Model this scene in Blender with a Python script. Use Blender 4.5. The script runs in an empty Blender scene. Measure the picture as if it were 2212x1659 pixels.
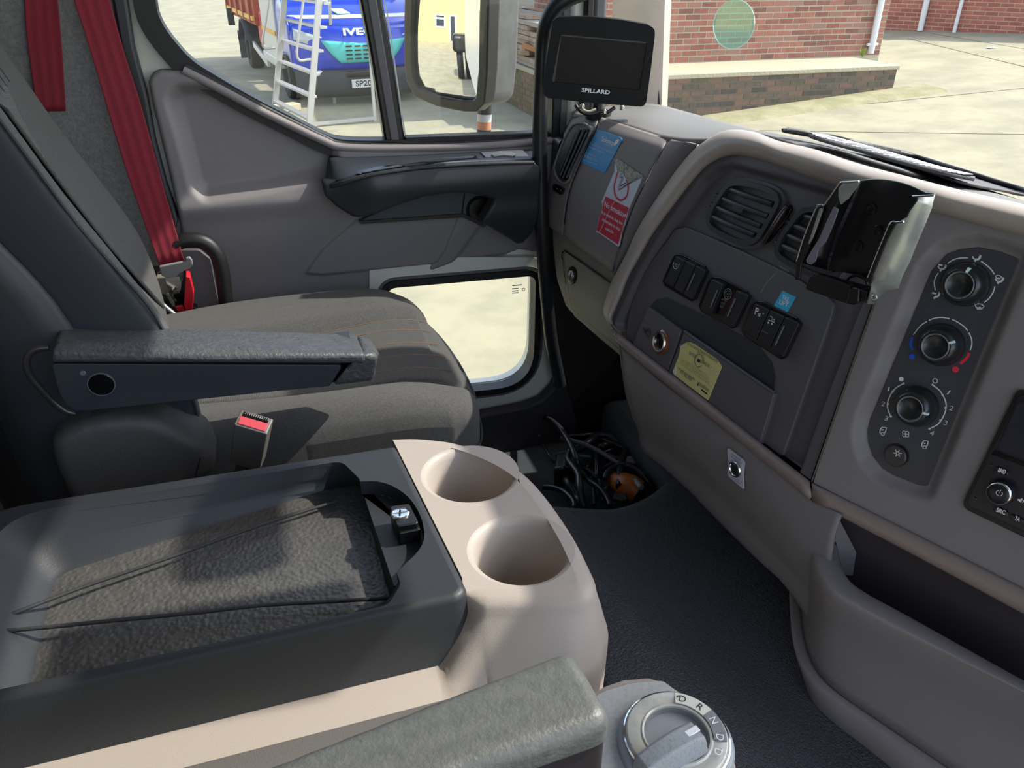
import bpy, bmesh, math, random
import numpy as np
from mathutils import Vector, Matrix
from mathutils.geometry import tessellate_polygon
random.seed(7); np.random.seed(7)
SC = bpy.context.scene
COL = SC.collection

# ---------------------------------------------------------------- camera
# world: x = truck forward, y = truck's passenger side, z up, metres; ground of the yard z = 0
FPX, CXP, CYP = 1662.0, 1106.0, 829.5
PITCH, YAW = math.radians(29), math.radians(17.5)
CAM = np.array([0.0, 0.0, 1.85])
_h = np.array([math.sin(YAW), math.cos(YAW), 0]); _r = np.array([math.cos(YAW), -math.sin(YAW), 0]); _z = np.array([0, 0, 1.0])
_f = _h*math.cos(PITCH) - _z*math.sin(PITCH); _u = _h*math.sin(PITCH) + _z*math.cos(PITCH)
cd = bpy.data.cameras.new('camera'); cam = bpy.data.objects.new('camera', cd); COL.objects.link(cam)
m = Matrix(((_r[0], _u[0], -_f[0], CAM[0]), (_r[1], _u[1], -_f[1], CAM[1]), (_r[2], _u[2], -_f[2], CAM[2]), (0, 0, 0, 1)))
cam.matrix_world = m
cd.sensor_fit = 'HORIZONTAL'; cd.sensor_width = 36.0; cd.lens = 36.0*FPX/2212.0; cd.clip_start = 0.02; cd.clip_end = 400
SC.camera = cam

# ---------------------------------------------------------------- world, sun, exposure
SUN_DIR = np.array([1.0, -0.06, 0.96])          # towards the sun
wd = bpy.data.worlds.new('sky'); SC.world = wd; wd.use_nodes = True
nt = wd.node_tree; nt.nodes.clear()
sk = nt.nodes.new('ShaderNodeTexSky'); sk.sky_type = 'NISHITA'; sk.sun_disc = False
_el = math.atan2(SUN_DIR[2], math.hypot(SUN_DIR[0], SUN_DIR[1]))
sk.sun_elevation = _el; sk.sun_rotation = math.atan2(SUN_DIR[0], SUN_DIR[1]); sk.air_density = 1.0; sk.dust_density = 1.5; sk.ozone_density = 1.0
bg = nt.nodes.new('ShaderNodeBackground'); bg.inputs['Strength'].default_value = 0.50
hs = nt.nodes.new('ShaderNodeHueSaturation'); hs.inputs['Saturation'].default_value = 0.7
wo = nt.nodes.new('ShaderNodeOutputWorld')
nt.links.new(sk.outputs[0], hs.inputs['Color']); nt.links.new(hs.outputs[0], bg.inputs['Color']); nt.links.new(bg.outputs[0], wo.inputs['Surface'])
sl = bpy.data.lights.new('sun', 'SUN'); so = bpy.data.objects.new('sun', sl); COL.objects.link(so)
sl.energy = 6.2; sl.angle = math.radians(0.6); sl.color = (1.0, 0.95, 0.86)
so.rotation_euler = Vector(SUN_DIR).to_track_quat('Z', 'Y').to_euler(); so.location = (3, -3, 8)
SC.view_settings.view_transform = 'Standard'; SC.view_settings.look = 'None'
SC.view_settings.exposure = 0.0; SC.view_settings.gamma = 1.0; SC.view_settings.use_curve_mapping = False
SC.cycles.max_bounces = 10; SC.cycles.diffuse_bounces = 5; SC.cycles.transparent_max_bounces = 16; SC.cycles.sample_clamp_indirect = 6

# ---------------------------------------------------------------- picking points in the cab
def ray(u, v): return _f + _r*(u-CXP)/FPX + _u*(CYP-v)/FPX
def on_ax(u, v, a, val):
    d = ray(u, v); return CAM + d*((val-CAM[a])/d[a])
def X(u, v, x): return on_ax(u, v, 0, x)
def Y(u, v, y): return on_ax(u, v, 1, y)
def Z(u, v, z): return on_ax(u, v, 2, z)
def D(u, v, d): return CAM + ray(u, v)*d
def unit(a):
    a = np.array(a, float); return a/np.linalg.norm(a)
def proj(p):
    d = np.array(p, float)-CAM; w = d @ _f; return CXP+FPX*(d @ _r)/w, CYP-FPX*(d @ _u)/w
class Fr:
    """a flat reference: origin o, axes U (across), V (up), N (towards the viewer's side)"""
    def __init__(s, o, U, V):
        s.o = np.array(o, float); s.U = unit(U); s.N = unit(np.cross(s.U, np.array(V, float)))
        if s.N @ (CAM - s.o) < 0: s.N = -s.N; s.U = -s.U
        s.V = np.cross(s.N, s.U)
    def hit(s, u, v, off=0):
        d = ray(u, v); return CAM + d*((s.N @ s.o + off - s.N @ CAM)/(s.N @ d))
    def loc(s, p): q = np.array(p)-s.o; return np.array([q @ s.U, q @ s.V])
    def px(s, pts, off=0): return [tuple(s.loc(s.hit(u, v, off))) for u, v in pts]
    def w(s, a, b, h=0): return s.o + s.U*a + s.V*b + s.N*h
    def mat(s, a=0, b=0, h=0, rot=0):
        c, sn = math.cos(rot), math.sin(rot); U = s.U*c+s.V*sn; V = -s.U*sn+s.V*c
        N = np.cross(U, V); o = s.w(a, b, h)
        return Matrix(((U[0], V[0], N[0], o[0]), (U[1], V[1], N[1], o[1]), (U[2], V[2], N[2], o[2]), (0, 0, 0, 1)))

# ---------------------------------------------------------------- object plumbing
def empty(name, loc=(0, 0, 0)):
    o = bpy.data.objects.new(name, None); o.location = tuple(float(c) for c in loc); o.empty_display_size = 0.05; COL.objects.link(o); return o
def tag(o, label=None, cat=None, group=None, kind=None):
    if label: o['label'] = label
    if cat: o['category'] = cat
    if group: o['group'] = group
    if kind: o['kind'] = kind
    return o
def thing(name, label, cat, loc=(0, 0, 0), group=None, kind=None): return tag(empty(name, loc), label, cat, group, kind)
def setparent(o, p):
    if p is None: return
    o.parent = p
    L = Vector((0, 0, 0)); q = p
    while q is not None:
        L += q.location; q = q.parent
    o.location = o.location - L
def mk(name, vs, fs, mat, parent=None, smooth=35, mods=()):
    vs = np.array(vs, float)
    c = (vs.min(0)+vs.max(0))/2
    me = bpy.data.meshes.new(name); me.from_pydata((vs-c).tolist(), [], [list(map(int, f)) for f in fs]); me.update()
    o = bpy.data.objects.new(name, me); COL.objects.link(o); o.location = tuple(c)
    for mm in (mat if isinstance(mat, (list, tuple)) else [mat]): me.materials.append(mm)
    if smooth is not None:
        me.shade_smooth()
        if smooth < 180: me.set_sharp_from_angle(angle=math.radians(smooth))
    setparent(o, parent)
    return o
def absloc(o):
    L = Vector((0, 0, 0)); q = o
    while q is not None: L += q.location; q = q.parent
    return L
def bevel(o, w, seg=2, ang=30):
    b = o.modifiers.new('bevel', 'BEVEL'); b.width = w; b.segments = seg; b.limit_method = 'ANGLE'; b.angle_limit = math.radians(ang); b.harden_normals = False
    return o
def fixn(o):
    bm = bmesh.new(); bm.from_mesh(o.data); bmesh.ops.recalc_face_normals(bm, faces=bm.faces); bm.to_mesh(o.data); bm.free(); return o
def copyobj(o, parent=None):
    c = o.copy(); COL.objects.link(c)
    if parent is not None: c.parent = parent
    return c

# ---------------------------------------------------------------- outlines and solids
def rnd(pts, r, n=5):
    """round the corners of a 2-D outline; r one radius or one per corner"""
    out = []; N = len(pts); P = [np.array(p, float) for p in pts]
    for i in range(N):
        a, b, c = P[i-1], P[i], P[(i+1) % N]; ri = r[i] if isinstance(r, (list, tuple)) else r
        d1 = a-b; d2 = c-b; l1 = np.linalg.norm(d1); l2 = np.linalg.norm(d2)
        if ri <= 0 or l1 < 1e-9 or l2 < 1e-9: out.append(tuple(b)); continue
        d1 /= l1; d2 /= l2
        cs = max(-1, min(1, float(d1 @ d2))); th = math.acos(cs)
        if th > math.pi-0.05: out.append(tuple(b)); continue
        t = min(ri/math.tan(th/2), l1*0.48, l2*0.48)
        p0 = b+d1*t; p1 = b+d2*t
        for k in range(n+1):
            s = k/n; out.append(tuple((1-s)**2*p0+2*s*(1-s)*b+s*s*p1))
    return out
def catmull(P, n=6, closed=False):
    P = [np.array(p, float) for p in P]
    if len(P) < 3 and not closed: return [P[0]+(P[1]-P[0])*t for t in np.linspace(0, 1, n+1)]
    out = []; N = len(P); rng = range(N) if closed else range(N-1)
    for i in rng:
        p1 = P[i]; p2 = P[(i+1) % N]
        p0 = P[i-1] if (closed or i > 0) else 2*p1-p2
        p3 = P[(i+2) % N] if (closed or i+2 < N) else 2*p2-p1
        for k in range(n):
            t = k/n
            out.append(0.5*((2*p1)+(-p0+p2)*t+(2*p0-5*p1+4*p2-p3)*t*t+(-p0+3*p1-3*p2+p3)*t**3))
    if not closed: out.append(P[-1])
    return out
def prism(name, fr, poly, h0, h1, mat, parent=None, holes=(), smooth=35, bev=0, seg=2, back=True):
    """solid between heights h0 (back) and h1 (front) of frame fr over a 2-D outline with holes"""
    loops = [list(poly)]+[list(h) for h in holes]
    flat = [p for L in loops for p in L]; n = len(flat)
    tris = tessellate_polygon([[Vector((p[0], p[1], 0)) for p in L] for L in loops])
    vs = [fr.w(p[0], p[1], h1) for p in flat]+[fr.w(p[0], p[1], h0) for p in flat]
    fs = []
    if not holes:
        fs.append(list(range(n))); 
        if back: fs.append(list(range(2*n-1, n-1, -1)))
    else:
        fs += [list(t) for t in tris]
        if back: fs += [[t[2]+n, t[1]+n, t[0]+n] for t in tris]
    k = 0
    for L in loops:
        m_ = len(L)
        for i in range(m_):
            a = k+i; b = k+(i+1) % m_; fs.append([a, b, b+n, a+n])
        k += m_
    o = mk(name, vs, fs, mat, parent, smooth); fixn(o)
    if bev: bevel(o, bev, seg)
    return o
def plate(name, fr, pxs, off, th, mat, parent=None, r=0.004, bev=0.001, holes=(), seg=2, n=5):
    """solid whose front outline is picked at height off of fr, th thick"""
    poly = rnd(fr.px(pxs, off), r, n) if r else fr.px(pxs, off)
    hs = [rnd(fr.px(h, off), r, n) for h in holes]
    return prism(name, fr, poly, off-th, off, mat, parent, hs, bev=bev, seg=seg)
def grid(name, G, mat, parent=None, thick=0, closed_u=False, smooth=60, face=None):
    """surface through a grid of points; thick > 0 gives it a body behind"""
    G = [list(r) for r in G]; nr = len(G); nc = len(G[0])
    vs = [p for r in G for p in r]; fs = []
    for i in range(nr-1):
        for j in range(nc if closed_u else nc-1):
            a = i*nc+j; b = i*nc+(j+1) % nc; fs.append([a, b, b+nc, a+nc])
    V_ = np.array(vs, float); f0 = fs[len(fs)//2]
    target = CAM if face is None else np.array(face)
    s = 0
    for f in fs[::max(1, len(fs)//60)]:
        nrm = np.cross(V_[f[2]]-V_[f[0]], V_[f[3]]-V_[f[1]]); s += np.sign(nrm @ (target-V_[f[0]]))
    if s < 0: fs = [f[::-1] for f in fs]
    o = mk(name, vs, fs, mat, parent, smooth)
    if thick:
        md = o.modifiers.new('solid', 'SOLIDIFY'); md.thickness = thick; md.offset = -1; md.use_even_offset = False
    return o
def loft(name, rows, mat, parent=None, nu=6, nv=6, thick=0.004, closed_u=False, smooth=60, face=None):
    R = [catmull(r, nu, closed_u) for r in rows]
    cols = [catmull([R[i][j] for i in range(len(R))], nv) for j in range(len(R[0]))]
    G = [[cols[j][i] for j in range(len(cols))] for i in range(len(cols[0]))]
    return grid(name, G, mat, parent, thick, closed_u, smooth, face)
def tube(name, P, r, mat, parent=None, n=10, sub=8, closed=False, rf=None, ring=None, flat=1.0):
    """round bar along points; ring=(pitch, depth) makes it corrugated"""
    C_ = catmull(P, sub, closed)
    if ring:
        L = [0]
        for i in range(1, len(C_)): L.append(L[-1]+np.linalg.norm(C_[i]-C_[i-1]))
        k = max(4, int(L[-1]/ring[0]*2)); L = np.array(L); A = np.array(C_)
        s = np.linspace(0, L[-1], k); C_ = [np.array([np.interp(q, L, A[:, j]) for j in range(3)]) for q in s]
    vs = []; fs = []; N = len(C_); up = None
    for i in range(N):
        t = unit(C_[(i+1) % N]-C_[i-1]) if closed else unit(C_[min(i+1, N-1)]-C_[max(i-1, 0)])
        if up is None: up = unit(np.cross(t, [0.3, 0.2, 1.0])) if abs(t[2]) < 0.9 else unit(np.cross(t, [1, 0, 0]))
        up = unit(up-t*(up @ t)); w = np.cross(t, up)
        rr = r if rf is None else rf(i/(N-1))
        if ring: rr = r-(ring[1] if i % 2 else 0)
        for k in range(n):
            a = 2*math.pi*k/n; vs.append(C_[i]+up*math.cos(a)*rr+w*math.sin(a)*rr*flat)
    for i in range(N if closed else N-1):
        for k in range(n):
            a = i*n+k; b = i*n+(k+1) % n; c = ((i+1) % N)*n; fs.append([a, b, c+(k+1) % n, c+k])
    if not closed: fs.append(list(range(n))[::-1]); fs.append(list(range((N-1)*n, N*n)))
    return fixn(mk(name, vs, fs, mat, parent, 50))
def lathe(name, M, prof, mat, parent=None, n=32, smooth=35, cap=None):
    """prof: (radius, height) along M's z"""
    vs = []; fs = []; K = len(prof)
    for r, h in prof:
        for k in range(n):
            a = 2*math.pi*k/n; vs.append(np.array(M @ Vector((r*math.cos(a), r*math.sin(a), h))))
    for i in range(K-1):
        for k in range(n): fs.append([i*n+k, i*n+(k+1) % n, (i+1)*n+(k+1) % n, (i+1)*n+k])
    if cap is None: cap = not (prof[0][0] > 1e-6 and prof[-1][0] > 1e-6 and ('ring' in name or 'edge' in name or 'symbol' in name or prof[0][1] == prof[-1][1]))
    if cap and prof[0][0] > 1e-6: fs.append(list(range(n))[::-1])
    if cap and prof[-1][0] > 1e-6: fs.append(list(range((K-1)*n, K*n)))
    return fixn(mk(name, vs, fs, mat, parent, smooth))
def box(name, c, size, mat, parent=None, bev=0, U=(1, 0, 0), V=(0, 1, 0), seg=2):
    U = unit(U); W = unit(np.cross(U, V)); V = np.cross(W, U); c = np.array(c, float); s = np.array(size)/2
    vs = [c+U*s[0]*a+V*s[1]*b+W*s[2]*d for a in (-1, 1) for b in (-1, 1) for d in (-1, 1)]
    fs = [(0, 1, 3, 2), (4, 6, 7, 5), (0, 4, 5, 1), (2, 3, 7, 6), (0, 2, 6, 4), (1, 5, 7, 3)]
    o = fixn(mk(name, vs, fs, mat, parent, 35))
    if bev: bevel(o, bev, seg)
    return o
def text(name, s, fr, a, b, hgt, mat, parent=None, off=0.0006, ext=0.0002, bold=0, shear=0, pick=None, extra_rot=0):
    """lettering on frame fr from pixel a to pixel b along its baseline, hgt metres tall"""
    pk = off if pick is None else pick
    A = fr.loc(fr.hit(*a, pk)); B = fr.loc(fr.hit(*b, pk)); d = B-A; W = float(np.hypot(*d)); rot = math.atan2(d[1], d[0])
    cu = bpy.data.curves.new(name, 'FONT'); cu.body = s; cu.size = 1; cu.extrude = 0; cu.offset = bold; cu.shear = shear; cu.resolution_u = 3
    t = bpy.data.objects.new(name, cu); COL.objects.link(t)
    dg = bpy.context.evaluated_depsgraph_get(); me = bpy.data.meshes.new_from_object(t.evaluated_get(dg)); bpy.data.objects.remove(t)
    v = np.empty(len(me.vertices)*3); me.vertices.foreach_get('co', v); v = v.reshape(-1, 3)
    fs = [list(p.vertices) for p in me.polygons]; bpy.data.meshes.remove(me)
    mn = v.min(0); mx = v.max(0); caps = 0.72
    sx = W/(mx[0]-mn[0]); sy = hgt/caps
    M = fr.mat(A[0], A[1], off, rot)
    # mirrored frames are read the right way round because M is right-handed with N towards the viewer
    out = [np.array(M @ Vector(((p[0]-mn[0])*sx, p[1]*sy, 0))) for p in v]
    o = mk(name, out, fs, mat, parent, None)
    return o
def stroke(name, fr, pxs, wid, mat, parent=None, off=0.0006, closed=False, sub=5, th=0.0004, curve=True):
    """a painted line of width wid following pixels on fr"""
    P = [np.array(p) for p in fr.px(pxs, off)]
    C_ = catmull(P, sub, closed) if (curve and len(P) > 2) else P
    vs = []; fs = []; N = len(C_)
    for i in range(N):
        t = (C_[(i+1) % N]-C_[i-1]) if closed else (C_[min(i+1, N-1)]-C_[max(i-1, 0)])
        t = t/np.linalg.norm(t); nn = np.array([-t[1], t[0]])*wid/2
        vs.append(fr.w(*(C_[i]+nn), off)); vs.append(fr.w(*(C_[i]-nn), off))
    for i in range(N if closed else N-1):
        j = (i+1) % N; fs.append([2*i, 2*i+1, 2*j+1, 2*j])
    return mk(name, vs, fs, mat, parent, None)
def join(name, objs, parent=None):
    """several meshes into one (world coordinates kept)"""
    vs = []; fs = []; mats = []; k = 0; mi = []
    for o in objs:
        L = absloc(o); me = o.data
        for v in me.vertices: vs.append((v.co.x+L.x, v.co.y+L.y, v.co.z+L.z))
        for p in me.polygons:
            fs.append([i+k for i in p.vertices]); m_ = me.materials[p.material_index]
            if m_ not in mats: mats.append(m_)
            mi.append(mats.index(m_))
        k += len(me.vertices)
    for o in objs: bpy.data.objects.remove(o)
    o = mk(name, vs, fs, mats, parent, 40)
    o.data.polygons.foreach_set('material_index', mi); return o
def hfield(name, fr, poly, hfun, mat, parent=None, res=0.003, skirt=0.01, flare=0.0, round_r=0.0, smooth=60, cut=None):
    """moulded sheet: height hfun(a,b) over a 2-D outline of fr, edge verts pulled onto the outline, a skirt turned down all round"""
    P = np.array(poly, float); mn = P.min(0); mx = P.max(0)
    nx = int((mx[0]-mn[0])/res)+3; ny = int((mx[1]-mn[1])/res)+3
    xs = mn[0]-res+np.arange(nx)*res; ys = mn[1]-res+np.arange(ny)*res
    A, B = np.meshgrid(xs, ys, indexing='ij')
    d, gx, gy = sdf(P, A, B)
    if cut is not None:
        d2, g2x, g2y = sdf(np.array(cut, float), A, B); m2 = -d2 > d
        gx = np.where(m2, -g2x, gx); gy = np.where(m2, -g2y, gy); d = np.where(m2, -d2, d)
    near = (d > 0) & (d < res*0.75) ; inn = d <= 0
    snap = ((d > 0) & (d < res*1.5))
    ok = inn | snap
    # cells whose four corners are inside or can be pulled in, with at least one inside
    c = ok[:-1, :-1] & ok[1:, :-1] & ok[1:, 1:] & ok[:-1, 1:]
    c &= (inn[:-1, :-1] | inn[1:, :-1] | inn[1:, 1:] | inn[:-1, 1:])
    A2 = np.where(snap, A-gx*d, A); B2 = np.where(snap, B-gy*d, B)
    H = hfun(A2, B2)
    if round_r > 0:
        dd = np.clip(-d, 0, round_r); H = H-(round_r-np.sqrt(np.maximum(0, round_r**2-(round_r-dd)**2)))
    idx = -np.ones(A.shape, int); used = np.zeros(A.shape, bool)
    for s_ in ((slice(None, -1), slice(None, -1)), (slice(1, None), slice(None, -1)), (slice(1, None), slice(1, None)), (slice(None, -1), slice(1, None))): used[s_] |= c
    idx[used] = np.arange(used.sum())
    a = A2[used]; b = B2[used]; h = H[used]
    V_ = fr.o+np.outer(a, fr.U)+np.outer(b, fr.V)+np.outer(h, fr.N)
    q = np.stack([idx[:-1, :-1][c], idx[1:, :-1][c], idx[1:, 1:][c], idx[:-1, 1:][c]], 1)
    if np.cross(fr.U, fr.V) @ fr.N < 0: q = q[:, ::-1]
    e = np.concatenate([q[:, [0, 1]], q[:, [1, 2]], q[:, [2, 3]], q[:, [3, 0]]]); es = set(map(tuple, e.tolist()))
    bd = [p for p in es if (p[1], p[0]) not in es]
    fs = q.tolist()
    if skirt and bd:
        ring_ = sorted({i for p in bd for i in p}); mp = {}; nv = []
        G_ = np.stack([gx[used], gy[used]], 1)
        for i in ring_:
            g = G_[i]; mp[i] = len(V_)+len(nv); nv.append(V_[i]-fr.N*skirt+(fr.U*g[0]+fr.V*g[1])*flare)
        V_ = np.concatenate([V_, np.array(nv)])
        for i, j in bd: fs.append([j, i, mp[i], mp[j]])
    return mk(name, V_, fs, mat, parent, smooth)
def sdf(P, A, B):
    best = np.full(A.shape, 1e9); qx = np.zeros(A.shape); qy = np.zeros(A.shape); ins = np.zeros(A.shape, bool); n = len(P)
    for i in range(n):
        p = P[i]; q = P[(i+1) % n]; e = q-p; L = e @ e
        if L < 1e-14: continue
        t = np.clip(((A-p[0])*e[0]+(B-p[1])*e[1])/L, 0, 1)
        cx = p[0]+t*e[0]; cy = p[1]+t*e[1]; dd = (A-cx)**2+(B-cy)**2; m_ = dd < best
        best = np.where(m_, dd, best); qx = np.where(m_, cx, qx); qy = np.where(m_, cy, qy)
        if q[1] != p[1]:
            ins ^= ((p[1] > B) != (q[1] > B)) & (A < (q[0]-p[0])*(B-p[1])/(q[1]-p[1])+p[0])
    dist = np.sqrt(best); s = np.where(ins, -1.0, 1.0)
    gx = (A-qx)/np.maximum(dist, 1e-9)*s; gy = (B-qy)/np.maximum(dist, 1e-9)*s
    return dist*s, gx, gy
def surf(obj):
    """picker for points lying on an already built surface"""
    from mathutils.bvhtree import BVHTree
    L = absloc(obj); me = obj.data; t = BVHTree.FromPolygons([v.co+L for v in me.vertices], [list(p.vertices) for p in me.polygons])
    def f(u, v, off=0.0):
        d = ray(u, v); loc, n, i, ds = t.ray_cast(Vector(CAM), Vector(d).normalized())
        if loc is None: loc, n, i, ds = t.find_nearest(Vector(CAM+d*1.0))
        n = np.array(n); n = n if n @ (CAM-np.array(loc)) > 0 else -n
        return np.array(loc)+n*off
    return f
def sstep(x, a, b):
    t = np.clip((x-a)/(b-a), 0, 1); return t*t*(3-2*t)

# ---------------------------------------------------------------- materials
MATS = {}
def pm(name, col, rough=0.6, bump=None, metal=0.0, spec=0.5, var=None, kind='noise', sheen=0, coat=0, trans=0):
    """bump=(scale, strength[, distance]); var=(scale, second colour, contrast lo, hi)"""
    if name in MATS: return MATS[name]
    m_ = bpy.data.materials.new(name); m_.use_nodes = True; t = m_.node_tree; N = t.nodes; L = t.links
    b = N['Principled BSDF']; b.inputs['Base Color'].default_value = (*col, 1); b.inputs['Roughness'].default_value = rough
    b.inputs['Metallic'].default_value = metal; b.inputs['Specular IOR Level'].default_value = spec
    if coat: b.inputs['Coat Weight'].default_value = coat; b.inputs['Coat Roughness'].default_value = 0.1
    if sheen: b.inputs['Sheen Weight'].default_value = sheen; b.inputs['Sheen Roughness'].default_value = 0.5
    tc = N.new('ShaderNodeNewGeometry')
    if bump:
        if kind == 'noise':
            x = N.new('ShaderNodeTexNoise'); x.inputs['Scale'].default_value = bump[0]; x.inputs['Detail'].default_value = 3; out = x.outputs[0]
        elif kind == 'cell':
            x = N.new('ShaderNodeTexVoronoi'); x.feature = 'SMOOTH_F1'; x.inputs['Scale'].default_value = bump[0]; out = x.outputs[0]
        elif kind == 'wave':
            x = N.new('ShaderNodeTexWave'); x.inputs['Scale'].default_value = bump[0]; x.inputs['Distortion'].default_value = 0.6; x.bands_direction = 'X'; out = x.outputs[1]
        L.new(tc.outputs['Position'], x.inputs['Vector'])
        bp = N.new('ShaderNodeBump'); bp.inputs['Strength'].default_value = bump[1]; bp.inputs['Distance'].default_value = bump[2] if len(bump) > 2 else 0.0006
        if kind == 'cell': bp.invert = True
        L.new(out, bp.inputs['Height']); L.new(bp.outputs[0], b.inputs['Normal'])
    if var:
        x2 = N.new('ShaderNodeTexNoise'); x2.inputs['Scale'].default_value = var[0]; x2.inputs['Detail'].default_value = 6; x2.inputs['Roughness'].default_value = 0.65
        L.new(tc.outputs['Position'], x2.inputs['Vector'])
        cr = N.new('ShaderNodeValToRGB'); lo, hi = (var[2], var[3]) if len(var) > 3 else (0.4, 0.62)
        cr.color_ramp.elements[0].position = lo; cr.color_ramp.elements[1].position = hi
        cr.color_ramp.elements[0].color = (*col, 1); cr.color_ramp.elements[1].color = (*var[1], 1)
        L.new(x2.outputs[0], cr.inputs[0]); L.new(cr.outputs[0], b.inputs['Base Color'])
    MATS[name] = m_; return m_
def glass_mat(name, tint=(0.96, 0.98, 0.97), refl=0.06, haze=0.0):
    if name in MATS: return MATS[name]
    m_ = bpy.data.materials.new(name); m_.use_nodes = True; t = m_.node_tree; N = t.nodes; L = t.links; N.clear()
    tr = N.new('ShaderNodeBsdfTransparent'); tr.inputs[0].default_value = (*tint, 1)
    gl = N.new('ShaderNodeBsdfGlossy'); gl.inputs['Roughness'].default_value = 0.02; gl.inputs['Color'].default_value = (1, 1, 1, 1)
    mx = N.new('ShaderNodeMixShader'); fz = N.new('ShaderNodeFresnel'); fz.inputs[0].default_value = 1.3
    ml = N.new('ShaderNodeMath'); ml.operation = 'MULTIPLY'; ml.inputs[1].default_value = refl/0.017
    L.new(fz.outputs[0], ml.inputs[0]); 
    cl = N.new('ShaderNodeMath'); cl.operation = 'MINIMUM'; cl.inputs[1].default_value = 0.5; L.new(ml.outputs[0], cl.inputs[0])
    L.new(cl.outputs[0], mx.inputs[0]); L.new(tr.outputs[0], mx.inputs[1]); L.new(gl.outputs[0], mx.inputs[2])
    last = mx
    if haze:
        df = N.new('ShaderNodeBsdfDiffuse'); df.inputs[0].default_value = (0.8, 0.82, 0.8, 1); m2 = N.new('ShaderNodeMixShader'); m2.inputs[0].default_value = haze
        L.new(mx.outputs[0], m2.inputs[1]); L.new(df.outputs[0], m2.inputs[2]); last = m2
    o = N.new('ShaderNodeOutputMaterial'); L.new(last.outputs[0], o.inputs['Surface']); MATS[name] = m_; return m_
GREY = pm('grey_plastic', (0.200, 0.182, 0.184), 0.62, (900, 0.35, 0.0004))
GREY2 = pm('dark_grey_plastic', (0.098, 0.093, 0.104), 0.55, (900, 0.3, 0.0003))
DARK = pm('navy_black_plastic', (0.020, 0.022, 0.026), 0.5, (700, 0.3, 0.0004))
BLACK = pm('black_plastic', (0.006, 0.006, 0.007), 0.35, (900, 0.15, 0.0002))
GLOSSB = pm('gloss_black', (0.004, 0.004, 0.005), 0.12)
RUBBER = pm('black_rubber', (0.006, 0.006, 0.006), 0.5)
BEIGE = pm('beige_plastic', (0.37, 0.318, 0.280), 0.5, (800, 0.3, 0.0004))
BRONZE = pm('bronze_trim', (0.24, 0.185, 0.165), 0.42, (1200, 0.15, 0.0002))
CREAM = pm('cream_paint', (0.62, 0.62, 0.55), 0.35, coat=0.3)
CHROME = pm('chrome', (0.75, 0.75, 0.75), 0.12, metal=1.0)
STEEL = pm('brushed_steel', (0.45, 0.45, 0.44), 0.4, metal=1.0, bump=(120, 0.15, 0.0003))
WHITE_INK = pm('white_ink', (0.72, 0.76, 0.78), 0.5)
WHITE = pm('white_print', (0.8, 0.8, 0.82), 0.5)
REDINK = pm('red_ink', (0.75, 0.03, 0.06), 0.5)
BLUEINK = pm('blue_ink', (0.01, 0.10, 0.65), 0.5)
# ================================================================ THE YARD
CONC = pm('concrete', (0.35, 0.32, 0.215), 0.9, (6, 0.5, 0.01), var=(1.6, (0.27, 0.245, 0.17), 0.40, 0.62))
def gz(x): return 0.075*max(0.0, x-5.2)
def gp(u, v, dz=0):
    z = 0.0
    for _ in range(60): p = Z(u, v, z+dz); z = 0.5*z+0.5*gz(p[0])
    return Z(u, v, z+dz)
vs = []; fs = []; xs = [-60, -30, -10, 0, 3, 5.2, 7, 10, 14, 20, 40]; ys = [-20, -5, 0, 5, 10, 20, 40, 60]
for x in xs:
    for y in ys: vs.append((x, y, gz(x)))
for i in range(len(xs)-1):
    for j in range(len(ys)-1): a = i*len(ys)+j; fs.append((a, a+len(ys), a+len(ys)+1, a+1))
yard = mk('ground', vs, fs, CONC, None, 60); tag(yard, 'pale sunlit concrete yard outside the truck cab', 'ground', kind='structure')
# joints between the slabs: shallow grooves modelled as dark strips sunk in the slab edge
JOINT = pm('joint_dirt', (0.22, 0.20, 0.14), 0.95)
def joint(p, q, w=0.02):
    A, B = gp(*p), gp(*q); n = unit(np.cross(B-A, [0, 0, 1]))*w/2; P = [A+(B-A)*t for t in np.linspace(0, 1, 9)]
    vs = [];
    for c in P: z_ = gz(c[0])+0.004; vs += [(c[0]+n[0], c[1]+n[1], z_), (c[0]-n[0], c[1]-n[1], z_)]
    mk('slab_joint', vs, [(2*i, 2*i+1, 2*i+3, 2*i+2) for i in range(8)], JOINT, yard, None)
for p, q in (((1640, 282), (2600, 296)), ((1500, 262), (2300, 182)), ((1960, 83), (2300, 165)), ((2010, 72), (2300, 120))): joint(p, q)

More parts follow.
